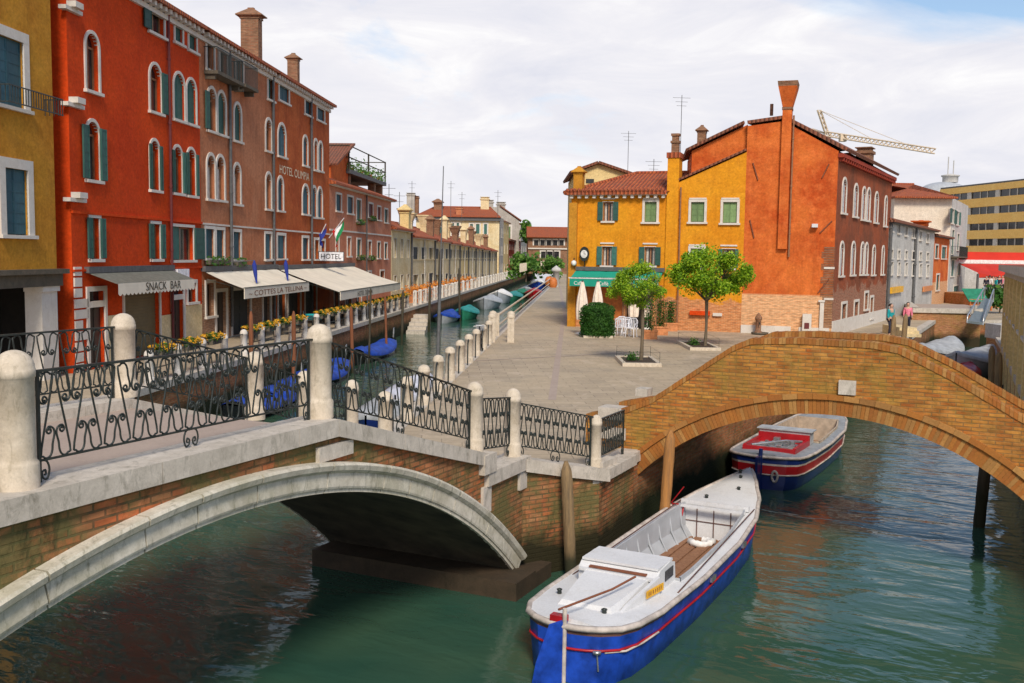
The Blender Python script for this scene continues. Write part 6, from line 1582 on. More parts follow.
def tree_pit(name, x0, y0, x1, y1, label, plants=2):
    a, b = at_z(x0, y1, ZP), at_z(x1, y1, ZP); c_ = at_z((x0 + x1) / 2, y0, ZP); W_ = b.x - a.x; D_ = c_.y - a.y; cx, cy = (a.x + b.x) / 2, (a.y + c_.y) / 2
    root = thing(name, (cx, cy, ZP), label, 'tree pit'); h = .13; w_ = .14
    m = MB(); f_ = lambda x, y, z: Vector((cx + x, cy + y, ZP + z)); X, Y_ = W_ / 2, D_ / 2
    m.box(f_, -X, X, -Y_, -Y_ + w_, 0, h); m.box(f_, -X, X, Y_ - w_, Y_, 0, h); m.box(f_, -X, -X + w_, -Y_ + w_, Y_ - w_, 0, h); m.box(f_, X - w_, X, -Y_ + w_, Y_ - w_, 0, h); m.build('kerb', 'post_stone', root)
    m = MB(); m.face([f_(-X + w_, -Y_ + w_, .08), f_(X - w_, -Y_ + w_, .08), f_(X - w_, Y_ - w_, .08), f_(-X + w_, Y_ - w_, .08)]); m.build('earth', 'soil', root)
    m = MB()
    for (x, y) in ((-X, -Y_), (X, -Y_), (X, Y_), (-X, Y_)): m.tube([f_(x * .92, y * .9, 0), f_(x * .92, y * .9, .5)], .007, 5)
    for z in (.3, .5):
        m.tube([f_(-X * .92, -Y_ * .9, z), f_(X * .92, -Y_ * .9, z), f_(X * .92, Y_ * .9, z), f_(-X * .92, Y_ * .9, z), f_(-X * .92, -Y_ * .9, z)], .004, 4)
    m.build('wire_guard', 'iron', root)
    rnd = random.Random(int(x0)); g = MB()
    for _ in range(260): leaf_quad(g, f_(-X * .3 + rnd.gauss(0, .11), rnd.gauss(0, .1), .1 + abs(rnd.gauss(0, .12))), .05, rnd)
    g.build('plant', 'plant_leaf', root)
tree_pit('tree_pit', 622.5, 359, 661, 366.5, 'white kerbed square pit under the nearer, left tree'); tree_pit('tree_pit', 690, 343.5, 720, 350.5, 'white kerbed square pit under the farther, right tree')
locust('locust_tree', 641, 362, 606, 668, 261, 313, 'smaller round crowned green tree standing in front of the cafe awning', 21, 12500)
locust('locust_tree', 705, 347.5, 669, 753, 246, 304, 'larger round crowned green tree standing in front of the yellow wall', 37, 18000)
# clipped bush
rnd = random.Random(9); bb0 = at_z(597, 337, ZP); bush = thing('bush', bb0, 'dense dark green clipped bush beside the closed cream parasols', 'bush')
wx = (at_y(614, 320, bb0.y).x - at_y(580, 320, bb0.y).x) / 2; hz = at_y(597, 302.5, bb0.y).z - ZP; g = MB()
core = MB(); core.lathe([(wx * .78, .1), (wx * .86, hz * .4), (wx * .8, hz * .8), (wx * .4, hz * .93), (0, hz * .93)], bb0, 14); core.build('stems', 'plant_leaf', bush)
for _ in range(7000):
    a = rnd.uniform(0, 2 * math.pi); z = rnd.random(); lim = wx * (1 if z < .75 else math.sqrt(max(0, 1 - ((z - .75) / .26) ** 2)) * .9 + .1) * (1 + .06 * math.sin(a * 5 + z * 9))
    rr0 = lim * (.80 + .22 * rnd.random()) if z < .9 else lim * rnd.random()
    leaf_quad(g, bb0 + Vector((rr0 * math.cos(a), rr0 * math.sin(a), .06 + z * (hz - .06))), rnd.uniform(.03, .06), rnd)
g.build('foliage', 'hedge_leaf', bush)
m = MB(); m.box(lambda a, b, c: bb0 + Vector((a, b, c)), -wx * .85, wx * .85, -wx * .8, wx * .8, 0, .1); m.build('kerb', 'post_stone', bush)
# closed parasols
def parasol(px, pyb, pyt, label, seed):
    b = at_z(px, pyb, ZP); H = at_y(px, pyt, b.y).z - ZP; root = thing('closed_parasol', b, label, 'parasol', 'closed parasols outside the cafe')
    m = MB(); m.tube([b, b + Vector((0, 0, H))], .025, 6); m.lathe([(.3, 0), (.3, .06), (.06, .1)], b, 12); m.build('pole', 'white_iron', root)
    m = MB(); rows = []
    for k in range(11):
        q = k / 10; r = .05 + .19 * math.sin(math.pi * min(1, q * 1.05) * .62) * (1 if q < .92 else .9); z = H * (.99 - .72 * q)
        rows.append([b + Vector(((r * (1 + .28 * math.cos(a * 6 + seed))) * math.cos(a), (r * (1 + .28 * math.cos(a * 6 + seed))) * math.sin(a), z)) for a in [2 * math.pi * j / 36 for j in range(36)]])
    m.grid(rows, True, True); m.face(rows[0]); c_ = m.build('canopy', 'umbrella_cream', root)
    m = MB(); m.lathe([(.0, H + .04), (.05, H + .02), (.06, H - .04), (.05, H - .06)], b, 8); m.build('finial', 'iron', root)
parasol(581.5, 334, 281, 'closed cream parasol nearest the corner pier of the cafe', 0); parasol(597, 330, 281, 'closed cream parasol rising behind the clipped bush', 1)
parasol(633, 329, 284, 'closed cream parasol just right of the white cafe chairs', 2); parasol(647, 329, 284, 'closed cream parasol behind the small tree trunk, by the planters', 3)
cp = chair_proto('plastic_white', 'stacked white plastic armchair between the bush and the small tree', 'white plastic chairs outside the cafe')
cpos = [(617, 336, .3), (619, 334, .35), (626, 336, 2.9), (631, 337, 2.7)]
labs = ['white plastic armchair right beside the clipped bush', 'white plastic armchair just behind the one next to the bush', 'white plastic armchair left of the small tree trunk', 'white plastic armchair closest to the small tree trunk']
for i, (x, y, a) in enumerate(cpos):
    c_ = cp if i == 0 else copy_tree(cp); place(c_, at_z(x, y, ZP), a, labs[i])
m = MB(); p = at_z(622, 333, ZP); m.lathe([(0, .7), (.4, .7), (.4, .73), (0, .73)], p, 16); tr_ = thing('cafe_table', p, 'round white cafe table among the plastic chairs', 'table'); m.build('tabletop', 'plastic_white', tr_); m = MB(); m.tube([p, p + Vector((0, 0, .7))], .03); m.lathe([(.25, 0), (.2, .04)], p, 12); m.build('leg', 'plastic_white', tr_)
# planters with climbers
for i, (x, yb, yt, lb) in enumerate(((649.5, 339, 297, 'terracotta trough with a climbing plant, nearest of the three by the cafe'), (660.5, 335, 299, 'terracotta trough with a climbing plant, middle of the three by the cafe'), (670.5, 331, 300, 'terracotta trough with a climbing plant, farthest of the three by the cafe'))):
    b = at_z(x, yb, ZP); H = at_y(x, yt, b.y).z - ZP; root = thing('planter', b, lb, 'planter', 'planters outside the cafe'); f_ = lambda a, bb_, c: b + Vector((a, bb_, c))
    m = MB(); m.box(f_, -.34, .34, -.22, .22, 0, .42); m.box(f_, -.37, .37, -.25, .25, .36, .44); m.build('trough', 'terracotta', root)
    m = MB()
    for x_ in (-.3, 0, .3): m.tube([f_(x_, 0, .4), f_(x_, 0, H)], .02, 5)
    for z_ in (.9, 1.4, H - .05): m.tube([f_(-.3, 0, z_), f_(.3, 0, z_)], .015, 5)
    m.build('trellis', 'wood_frame', root)
    g = MB(); rnd = random.Random(50 + i)
    for _ in range(700): z_ = rnd.uniform(.4, H * .95); leaf_quad(g, f_(rnd.gauss(0, .13), rnd.gauss(0, .1), z_), rnd.uniform(.03, .06), rnd)
    g.build('climber', 'hedge_leaf', root)

# ================================================================== QUAY POSTS, FLOWERS
pm = post_mesh(1.0, .13); proto = pm.build('quay_post', 'window_stone'); tag(proto, 'white stone post with rounded top along the hotel quay', 'post', 'white stone posts along the left quay')
first = True; Y = 27.0; ys_ = []
while Y < 74: ys_.append(Y); Y += 2.05
for Y in ys_:
    o = proto if first else proto.copy()
    if not first: COL.objects.link(o)
    first = False; o.location = (leftX(Y) - .22, Y, ZP)
# iron rails between them: one fence thing
m = MB(); a = lambda Y, z: Vector((leftX(Y) - .22, Y, ZP + z))
fr = thing('quay_railing', a(50, 0), 'low iron rail joining the white posts along the hotel quay', 'railing')
m.tube([a(27, .82), a(74, .82)], .022, 6); m.tube([a(27, .42), a(74, .42)], .018, 6); m.build('rail', 'iron', fr)
# planters of yellow flowers hung on the rail
def flower_trough(Y):
    root = thing('flower_trough', (0, 0, 0), 'dark trough of yellow flowers on the hotel quay railing', 'flower trough', 'yellow flower troughs on the left quay')
    m = MB(); m.box(world, -.14, .14, -.42, .42, 0, .2); m.build('trough', 'dark_stone', root)
    g = MB(); rnd = random.Random(77)
    for _ in range(260): leaf_quad(g, Vector((rnd.gauss(0, .13), rnd.uniform(-.45, .45), .2 + rnd.uniform(-.06, .16))), .06, rnd)
    g.build('leaves', 'plant_leaf', root)
    g = MB()
    for _ in range(170): leaf_quad(g, Vector((rnd.gauss(0, .14), rnd.uniform(-.45, .45), .28 + rnd.gauss(0, .05))), .065, rnd)
    g.build('flowers', 'petal_yellow', root); return root
ft0 = flower_trough(0); first = True
for i in range(1, len(ys_) - 1):
    if i % 5 == 4 and i < 12: continue
    o = ft0 if first else copy_tree(ft0); first = False; Y = ys_[i] + 1.02; place(o, (leftX(Y) - .22, Y, ZP + .72), -KA)
# farther left: white balustrade
pm = MB(); pm.box(world, -.14, .14, -.14, .14, 0, 1.05); pm.lathe([(.16, 1.05), (.16, 1.12), (.0, 1.16)], (0, 0, 0), 8); proto2 = pm.build('balustrade_post', 'window_stone'); tag(proto2, 'square white post of the long balustrade before the cream row', 'post', 'square white posts far along the left quay')
first = True; Y = 75.5
while Y < 195:
    o = proto2 if first else proto2.copy()
    if not first: COL.objects.link(o)
    first = False; o.location = (leftX(Y) - .22, Y, ZP); Y += 2.4 if Y < 100 else 4.0
m = MB(); m.tube([a(75, 1.0), a(196, 1.0)], .03, 6); m.tube([a(75, .5), a(196, .5)], .02, 6); r_ = m.build('balustrade_rail', 'white_iron'); tag(r_, 'long white rail running along the far left quay', 'railing')
# flower tubs in front of the cream row
tub = thing('flower_tub', (0, 0, 0), 'tub of orange yellow flowers before the cream row', 'flower tub', 'orange flower tubs before the cream row')
m = MB(); m.lathe([(.5, 0), (.6, .7), (.65, .75)], (0, 0, 0), 12); m.build('tub', 'terracotta', tub); g = MB(); rnd = random.Random(5)
for _ in range(160): leaf_quad(g, Vector((rnd.gauss(0, .4), rnd.gauss(0, .5), .8 + abs(rnd.gauss(0, .22)))), .13, rnd)
g.build('flowers', 'petal_orange', tub); first = True
for Y in (80, 84, 91, 95, 103, 110, 118):
    o = tub if first else copy_tree(tub); first = False; place(o, (leftX(Y) - 1.1, Y, ZP))
# landing steps at the left quay
m = MB(); Ys = 72
for k in range(5): m.box(lambda a_, b_, c_: Vector((leftX(Ys) + a_, Ys + b_, c_)), 0, 1.3, -2.5 + k * 1.0, -2.5 + (k + 1) * 1.0, -2, .25 + .22 * k)
tag(m.build('landing_steps', 'istrian_stone'), 'pale stone landing steps going down into the left canal', 'steps')
# right side posts: near ones round with hoops, farther balustrade
pm = post_mesh(1.05, .15); proto3 = pm.build('quay_post', 'post_stone'); tag(proto3, 'round topped white stone post near the bicycle on the square side', 'post', 'round topped stone posts at the canal edge of the square')
first = True; Yl = []
Yp = 20.6
while Yp < 46: Yl.append(Yp); Yp += 2.55
hoop = MB()
for Y in Yl:
    o = proto3 if first else proto3.copy()
    if not first: COL.objects.link(o)
    first = False; o.location = (rightX(Y) + .25, Y, ZP)
for Ya, Yb in zip(Yl[:-1], Yl[1:]):
    m = MB(); X = lambda y: rightX(y) + .25
    m.tube(spline([(X(Ya), Ya + .15, ZP + .8), (X(Ya + .4), Ya + .5, ZP + .88), (X(Ya + .75), Ya + .85, ZP + .7), (X(Ya + .8), Ya + .85, ZP + .02)], 4), .022, 6)
    m.tube(spline([(X(Yb), Yb - .15, ZP + .8), (X(Yb), Yb - .5, ZP + .88), (X(Yb), Yb - .85, ZP + .7), (X(Yb), Yb - .85, ZP + .02)], 4), .022, 6)
    tag(m.build('iron_hoop', 'iron'), 'curved iron hoops between the round stone posts of the square', 'railing', 'iron hoops between the stone posts')
# white landing gate posts and long balustrade
bal = thing('white_balustrade', (rightX(80) + .25, 80, ZP), 'long white post and rail fence along the square side of the left canal', 'fence')
m = MB(); X = lambda y: rightX(y) + .25
m.tube([(X(48), 48, ZP + 1.0), (X(190), 190, ZP + 1.0)], .06, 6); m.tube([(X(48), 48, ZP + .5), (X(190), 190, ZP + .5)], .045, 6); m.build('rail', 'post_stone', bal)
Y = 48.0; pmx = None
while Y < 190:
    if pmx is None:
        q = MB(); q.box(lambda a_, b_, c_: Vector((X(Y) + a_, Y + b_, ZP + c_)), -.09, .09, -.09, .09, 0, 1.12); pmx = q.build('fence_post', 'post_stone', bal); Y0_ = Y
    else:
        c_ = pmx.copy(); COL.objects.link(c_); c_.parent = bal; c_.location = Vector((X(Y) - X(Y0_), Y - Y0_, 0))
    Y += 1.9
for (dx, dy, lb) in ((-.1, -1.9, 'stout square white post nearest the bicycle at the landing gap, canal side'), (-.1, .2, 'stout square white post at the start of the long white fence, canal side'), (.75, -1.9, 'stout square white post at the landing gap, near one on the square side'), (.75, .2, 'stout square white post at the landing gap, far one on the square side')):
    m = MB(); m.box(lambda a_, b_, c_: Vector((X(46.6) + dx + a_, 46.6 + dy + b_, ZP + c_)), -.15, .15, -.15, .15, 0, 1.1)
    m.lathe([(.19, 1.1), (.19, 1.18), (.12, 1.26), (0, 1.3)], (X(46.6) + dx, 46.6 + dy, ZP), 12, smooth=True)
    tag(m.build('gate_post', 'post_stone'), lb, 'gate post')
# bicycle leaning on a post
bp = at_z(480, 353, ZP); bic = thing('bicycle', bp, 'dark bicycle leaning against the round topped posts', 'bicycle')
dv = Vector((KA, 1, 0)).normalized(); W = lambda s, h, o=0: bp + dv * s + Vector((o + h * -.12, 0, h))
for s in (0, 1.05):
    m = MB(); m.tube([W(s + .33 * math.cos(a), .34 + .33 * math.sin(a)) for a in [2 * math.pi * k / 20 for k in range(21)]], .025, 5, caps=False); wl = m.build('wheel', 'ink', bic)
    m = MB()
    for k in range(8): a = math.pi * k / 8; m.tube([W(s + .31 * math.cos(a), .34 + .31 * math.sin(a)), W(s - .31 * math.cos(a), .34 - .31 * math.sin(a))], .004, 3)
    m.build('spokes', 'aluminium', wl)
m = MB(); 
for q in ([(0, .34), (.42, .32), (.32, .8), (0, .34)], [(.42, .32), (.86, .78), (.32, .75)], [(.86, .78), (1.05, .34)], [(.86, .78), (.83, 1.0)]): m.tube([W(*x) for x in q], .022, 5)
m.build('frame', 'hull_black', bic)
m = MB(); m.tube([W(.83, 1.0, -.25), W(.86, 1.03, 0), W(.83, 1.0, .25)], .015, 5); m.build('handlebar', 'aluminium', bic); m = MB(); m.box(lambda a_, b_, c_: W(.28 + b_, .84 + c_, a_), -.07, .07, -.12, .14, 0, .06); m.build('saddle', 'ink', bic)
m = MB(); m.box(lambda a_, b_, c_: W(1.1 + b_, .82 + c_, a_), -.16, .16, -.12, .16, 0, .22); m.build('basket', 'aluminium', bic)
# ================================================================== BOATS
def hull_rows(st, zkeel=-.25):
    """st: list of (s, halfbeam, gunwale_z, flare) -> stations as point rows from left gunwale round the keel to right gunwale"""
    return None
def boat(name, S0, B0, st, label, mats, deck_from, cock, zfloor, keyz, cat='boat'):
    """S0 stern point, B0 bow point (x,y). st: [(s,hb,zg)]; mats: dict; local frame s along, o to the right"""
    S0, B0 = Vector(S0), Vector(B0); d = (B0 - S0); Lb = d.length; d /= Lb; nn = Vector((d.y, -d.x))
    P = lambda s, o, z: Vector((*(S0 + d * s + nn * o), z))
    root = thing(name, P(Lb / 2, 0, 0), label, cat)
    def interp(s):
        for (a, ha, za), (b, hb, zb) in zip(st[:-1], st[1:]):
            if a <= s <= b: t = (s - a) / (b - a); t2 = t * t * (3 - 2 * t) * .3 + t * .7; return ha + (hb - ha) * t2, za + (zb - za) * t2
        return st[-1][1:]
    ss = sorted(set([st[0][0] + (st[-1][0] - st[0][0]) * k / 40 for k in range(41)] + [x[0] for x in st] + [cock[0], cock[1]]))
    # outer hull in colour bands: list (frac_top, frac_bottom, mat)
    def side(s, fr, sgn):      # fr 0 gunwale .. 1 keel
        hb, zg = interp(s); zb = -.35
        z = zg + (zb - zg) * fr; w_ = hb * (1 - .16 * fr - .45 * max(0, fr - .75) / .25 * .8)
        # bow rake: lower part pulled back
        tt = max(0, (s - st[-1][0] * .75) / (st[-1][0] * .25)); return P(s - fr * tt * .35, sgn * w_, z)
    for (f0, f1, mt, nm) in mats['bands']:
        m = MB()
        for sgn in (-1, 1):
            m.grid([[side(s, f0 + (f1 - f0) * k / 3, sgn) for k in range(4)] for s in ss], True)
        # transom
        m.grid([[side(ss[0], f0 + (f1 - f0) * k / 3, -1 + 2 * j / 6) if False else P(ss[0] - .10 * math.sin(math.pi * j / 6), (side(ss[0], f0 + (f1 - f0) * k / 3, 1) - P(ss[0], 0, 0)).dot(Vector((*nn, 0))) * (-1 + 2 * j / 6), side(ss[0], f0 + (f1 - f0) * k / 3, 1).z) for j in range(7)] for k in range(4)], True)
        m.build(nm, mt, root)
    # rubbing strakes
    m = MB()
    for (fr, r, mt) in mats['strakes']:
        m = MB(); pts = [side(s, fr, -1) + Vector((*(-nn), 0)) * .015 for s in ss[::-1]] 
        tr = [P(ss[0] - .02 - .10 * math.sin(math.pi * j / 6), (side(ss[0], fr, 1) - P(ss[0], 0, 0)).dot(Vector((*nn, 0))) * (-1 + 2 * j / 6), side(ss[0], fr, 1).z) for j in range(7)]
        pts = pts + tr[1:-1] + [side(s, fr, 1) + Vector((*nn, 0)) * .015 for s in ss]
        m.tube(pts, r, 6); m.build('rubbing_strake', mt, root)
    # deck: side decks round the cockpit, fore and aft decks
    c0, c1, cin = cock; m = MB(); crown = .05
    def dk(s, fr): hb, zg = interp(s); return P(s, hb * fr, zg + .015 + crown * (1 - fr * fr))
    def ring(s, f0, f1): return [dk(s, f0 + (f1 - f0) * k / 8) for k in range(9)]
    aft = [s for s in ss if s <= c0]; fore = [s for s in ss if s >= c1]; midl = [s for s in ss if c0 <= s <= c1]
    m.grid([ring(s, -1, 1) for s in aft], True); m.grid([ring(s, -1, 1) for s in fore], True)
    m.face([P(ss[0] - .10 * math.sin(math.pi * j / 6), interp(ss[0])[0] * (-1 + 2 * j / 6), interp(ss[0])[1] + .012) for j in range(7)] + [dk(ss[0], 1 - k / 4) for k in range(9)])
    for sg in (-1, 1): m.grid([[dk(s, sg), P(s, sg * (interp(s)[0] - cin), interp(s)[1] + .035)] for s in midl], False)
    m.build('deck', mats['deck'], root)
    # cockpit: coaming, inner sides, ends, floor
    m = MB()
    def inn(s): return interp(s)[0] - cin
    for sg in (-1, 1):
        m.grid([[P(s, sg * inn(s), interp(s)[1] + .035), P(s, sg * (inn(s) - .0), interp(s)[1] + .10), P(s, sg * (inn(s) - .03), interp(s)[1] + .10), P(s, sg * (inn(s) - .05), zfloor + .25), P(s, sg * (inn(s) - .22), zfloor)] for s in midl], False)
    for s, mt in ((c0, 1), (c1, 1)):
        zt_ = interp(s)[1] + .085; m.face([P(s, -inn(s) + .01, zfloor), P(s, inn(s) - .01, zfloor), P(s, inn(s) - .01, zt_), P(s, -inn(s) + .01, zt_)])
    m.build('cockpit', mats['inner'], root)
    k = c0 + .35
    while k < c1 - .2:
        for sg in (-1, 1): m = MB(); m.tube([P(k, sg * (inn(k) - .02), interp(k)[1]), P(k, sg * (inn(k) - .065), zfloor + .3), P(k, sg * (inn(k) - .2), zfloor + .04)], .022, 5); m.build('rib', mats['inner'], root)
        k += .52
    m = MB(); rows = []
    for s in midl: w_ = inn(s) - .24; rows.append([P(s, -w_, zfloor + .03), P(s, w_, zfloor + .03)])
    m.grid(rows, False)
    for j in range(-2, 3): m.box(lambda s_, o_, z_: P(s_, o_, z_), c0 + .1, c1 - .1, j * .24 - .1, j * .24 + .1, zfloor + .035, zfloor + .06)
    m.build('floor_boards', mats['floor'], root)
    return root, P, interp, d, nn
# --- the big blue work boat in front
st = [(0, .46, .76), (.18, .67, .75), (.5, .80, .74), (1.2, .88, .71), (3, .93, .68), (5, .92, .70), (6.5, .83, .77), (7.6, .62, .87), (8.5, .34, .98), (9.1, .13, 1.05), (9.35, .02, 1.08)]
mt = dict(bands=[(0, .09, 'rub_strip', 'gunwale_band'), (.09, 1, 'blue_paint', 'hull')], strakes=[(0.0, .045, 'rub_pale'), (.26, .018, 'red_paint')], deck='white_paint', inner='grey_paint', floor='floor_wood')
S_, B_ = Vector((.80, 12.85)), Vector((5.15, 21.15))
bt, P, itp, d_, n_ = boat('work_boat', S_, B_, st, 'long open work boat with bright blue hull and white deck in the foreground', mt, None, (2.5, 6.75, .20), .18, 0)
# red flash low on the quarter
# engine housing
m = MB()
def hb_(s0, s1, w0, w1, z0, z1, z0b, z1b, bev=.06):
    a = [P(s0, -w0, z0), P(s0, w0, z0), P(s1, w1, z0b), P(s1, -w1, z0b)]; b = [P(s0 + bev, -w0 + bev, z1), P(s0 + bev, w0 - bev, z1), P(s1, w1 - bev, z1b), P(s1, -w1 + bev, z1b)]
    for i in range(4): j = (i + 1) % 4; m.face([a[i], a[j], b[j], b[i]])
    m.face(b)
hb_(.5, 1.75, .42, .55, .76, .86, .74, .96); m.build('engine_cover', 'white_paint', bt)
m = MB(); a_ = [(1.72, .72), (1.72, .97), (1.84, 1.05), (2.3, 1.08), (2.5, 1.02), (2.55, .70)]
lft = [P(s, -.62, z) for s, z in a_]; rgt = [P(s, .62, z) for s, z in a_]; m.face(lft[::-1]); m.face(rgt)
for i in range(len(a_) - 1): m.face([lft[i], lft[i + 1], rgt[i + 1], rgt[i]])
hs_ = m.build('wheelhouse', 'white_paint', bt)
m = MB(); m.box(P, 1.80, 2.45, -.60, .60, 1.055, 1.09); m.box(P, 1.66, 1.73, -.58, .58, .93, .97); m.build('cabin_roof', 'white_paint', hs_)
m = MB(); m.box(P, 1.70, 1.80, -.45, .45, .985, 1.005); m.build('vent_slot', 'rust', hs_)
m = MB(); m.box(P, 2.05, 2.4, .618, .632, .84, .99); m.build('side_window', 'hull_black', hs_)
m = MB(); q = [P(.6, .44, .76), P(1.75, .60, .74), P(1.75, .60, 1.0), P(.85, .47, .84)]; q2 = [p_ + Vector((*n_, 0)) * .05 for p_ in q]; m.face(q2); 
for i in range(4): m.face([q[i], q[(i + 1) % 4], q2[(i + 1) % 4], q2[i]])
m.build('side_fairing', 'white_paint', bt)
m = MB(); A1, A2 = P(1.62, .62, 0), P(2.22, .70, 0)
wl_ = WF((P(1.45, .595, 0) + Vector((*n_, 0)) * .0).xy, P(2.05, .69, 0).xy)
m.box(lambda u, o, z: P(1.30 + u, .54 + .085 * u / .6 + .068 + o * .01, z), 0, .5, 0, 1, .80, .91); lb_ = m.build('registration_plate', 'yellow_label', bt)
m = MB(); k = 0.05
rnd = random.Random(1)
while k < .42: w0 = rnd.uniform(.03, .05); m.box(lambda u, o, z: P(1.30 + u, .54 + .085 * u / .6 + .068 + o * .01, z), k, k + w0 * .45, 1, 1.3, .83, .885); k += w0 * 1.5
m.build('plate_characters', 'rust', lb_)
# tiller, rudder, fittings
m = MB(); m.tube([P(-.15, -.08, .98), P(.9, .25, 1.0), P(1.35, .42, 1.08)], .016, 6); m.build('tiller', 'rust', bt)
m = MB(); m.box(P, -.12, .0, -.22, .0, .80, .88); m.build('tiller_head', 'red_paint', bt)
m = MB(); q = [(-.10, .84), (-.12, -.4), (-.62, -.45), (-.48, .3), (-.30, .80)]; ca_, sa_ = math.cos(.75), math.sin(.75)
rp_ = lambda s, o, z: P(-.10 + (s + .10) * ca_, (s + .10) * sa_ + o, z); f1 = [rp_(s, -.03, z) for s, z in q]; f2 = [rp_(s, .03, z) for s, z in q]; m.face(f1); m.face(f2[::-1])
for i in range(5): j = (i + 1) % 5; m.face([f1[j], f1[i], f2[i], f2[j]])
m.build('rudder', 'blue_paint', bt)
m = MB(); m.tube([P(-.125, 0, 1.0), P(-.125, 0, -.35)], .03, 8); m.build('rudder_post', 'rub_pale', bt)
m = MB()
for x, y, z in ((.22, .5, .3), (.0, .0, 0)): pass
p_ = P(-.02, .42, .46); m.lathe([(.0, -.02), (.06, -.02), (.06, .02), (0, .02)], p_, 10); m.tube([p_, P(-.01, .44, .2)], .012); m.build('exhaust', 'aluminium', bt)
m = MB(); m.tube([P(.05, .50, .44), P(.25, .72, .44), P(.6, .81, .44), P(1.1, .87, .44)], .016, 5); m.build('fender_strip', 'rub_pale', bt)
m = MB(); m.box(P, 6.70, 6.78, -.66, .66, .84, .93); m.box(P, 6.5, 6.58, -.64, .64, .83, .87); m.build('deck_beam', 'white_paint', bt)
m = MB(); m.box(P, 6.70, 6.74, -.6, .6, .2, .85)
m.build('bulkhead', 'white_paint', bt)
m = MB()
for o_ in (-.33, 0, .33): m.box(P, 6.685, 6.70, o_ - .008, o_ + .008, .22, .84)
m.box(P, 6.685, 6.70, -.58, .58, .53, .545); m.build('bulkhead_joints', 'rub_strip', bt)
for (s, o) in ((7.2, -.3), (7.9, .15), (8.6, 0.), (1.0, -.6), (.5, .3), (8.95, -.1)):
    m = MB(); z = itp(s)[1] + .05; m.lathe([(.035, 0), (.03, .04), (.045, .06), (.0, .08)], P(s, o, z), 8); m.build('cleat', 'iron', bt)
m = MB(); m.tube([P(2.0, .84, .72), P(6.9, .72, .86)], .012, 5); m.tube([P(2.0, -.84, .72), P(6.9, -.72, .86)], .012, 5); m.build('deck_rail', 'rub_strip', bt)
m = MB()
for s in (3.4, 5.4): 
    for sg in (-1, 1): m = MB(); hb0, zg0 = itp(s); m.box(P, s, s + .22, sg * (hb0 + .0) - .02, sg * (hb0) + .02, zg0 - .2, zg0 - .12); m.build('scupper', 'aluminium', bt)
m = MB(); q = spline([P(6.2, -.3, .27), P(6.0, -.15, .30), P(6.1, .0, .27), P(6.3, .1, .29), P(6.4, -.1, .27)], 4); m.tube(q, [.03 + .045 * abs(math.sin(i * 1.7)) for i in range(len(q))], 7); m.build('crumpled_cloth', 'white_cloth', tag(thing('cloth', P(6, 0, .25), 'crumpled white cloth lying on the floor boards of the blue boat', 'cloth')))
m = MB(); m.tube([P(6.6, -.80, .84), P(6.55, -.55, .86), P(6.58, -.62, .5)], .02, 6); m.tube([P(6.6, -.82, .86), Vector((3.35, 18.95, 1.2))], .012, 5); tag(m.build('mooring_rope', 'red_paint'), 'red mooring rope from the blue boat to the orange pile', 'rope')
# --- second boat under the arch
st2 = [(0, .62, .80), (.2, .84, .79), (.6, .93, .77), (1.5, .98, .75), (3, 1.0, .74), (5, .95, .78), (6.3, .75, .86), (7.3, .4, .96), (8.0, .02, 1.05)]
mt2 = dict(bands=[(0, .14, 'navy_paint', 'gunwale_band'), (.14, .18, 'rub_pale', 'white_line'), (.18, .36, 'red_paint', 'red_band'), (.36, 1, 'navy_paint', 'hull')], strakes=[(0.0, .04, 'rub_pale'), (.37, .02, 'rub_pale')], deck='gull_deck', inner='cloth_beige', floor='floor_wood')
S2, B2 = Vector((6.15, 24.1)), Vector((10.1, 31.1))
bt2, P, itp, d_, n_ = boat('work_boat', S2, B2, st2, 'navy and red banded work boat with an open engine under the brick bridge', mt2, None, (2.6, 6.0, .2), .2, 0)
m = MB()
m.box(P, .62, 2.0, -.66, -.58, .78, .94); m.box(P, .62, 2.0, .58, .66, .78, .94); m.box(P, .56, .64, -.66, .66, .78, .92); m.box(P, 2.0, 2.1, -.66, .66, .78, 1.05); m.build('engine_coaming', 'red_paint', bt2)
m = MB(); rnd = random.Random(6)
for _ in range(26): s_, o_ = rnd.uniform(.8, 1.8), rnd.uniform(-.4, .4); w_ = rnd.uniform(.05, .16); m.box(P, s_, s_ + w_, o_, o_ + w_, .7, rnd.uniform(.82, .98))
m.tube([P(.8, -.5, .9), P(1.4, .2, .97), P(1.9, .5, .9)], .035); m.build('engine', 'aluminium', bt2)
m = MB(); m.box(P, 2.1, 2.5, -.66, .66, .80, 1.12); hd = m.build('engine_lid', 'grey_paint', bt2); m = MB(); m.box(P, 2.05, 2.56, -.72, .72, 1.122, 1.15); m.build('lid_top', 'tarp_grey', hd)
m = MB(); m.tube([P(-.14, 0, 1.0), P(-.14, 0, -.3)], .05, 8); m.box(P, -.5, -.12, -.03, .03, -.3, .85); m.build('rudder', 'navy_paint', bt2)
m = MB(); a = [P(-.12 + .0, .35 + .07 * math.cos(t_), .35 + .13 * math.sin(t_)) for t_ in [2 * math.pi * k / 16 for k in range(17)]]; m.tube(a, .03, 6, caps=False); m.build('fender', 'rub_pale', bt2)
m = MB(); m.box(P, 2.6, 3.0, .3, .7, .25, .75); m.build('locker', 'orange_door', bt2)
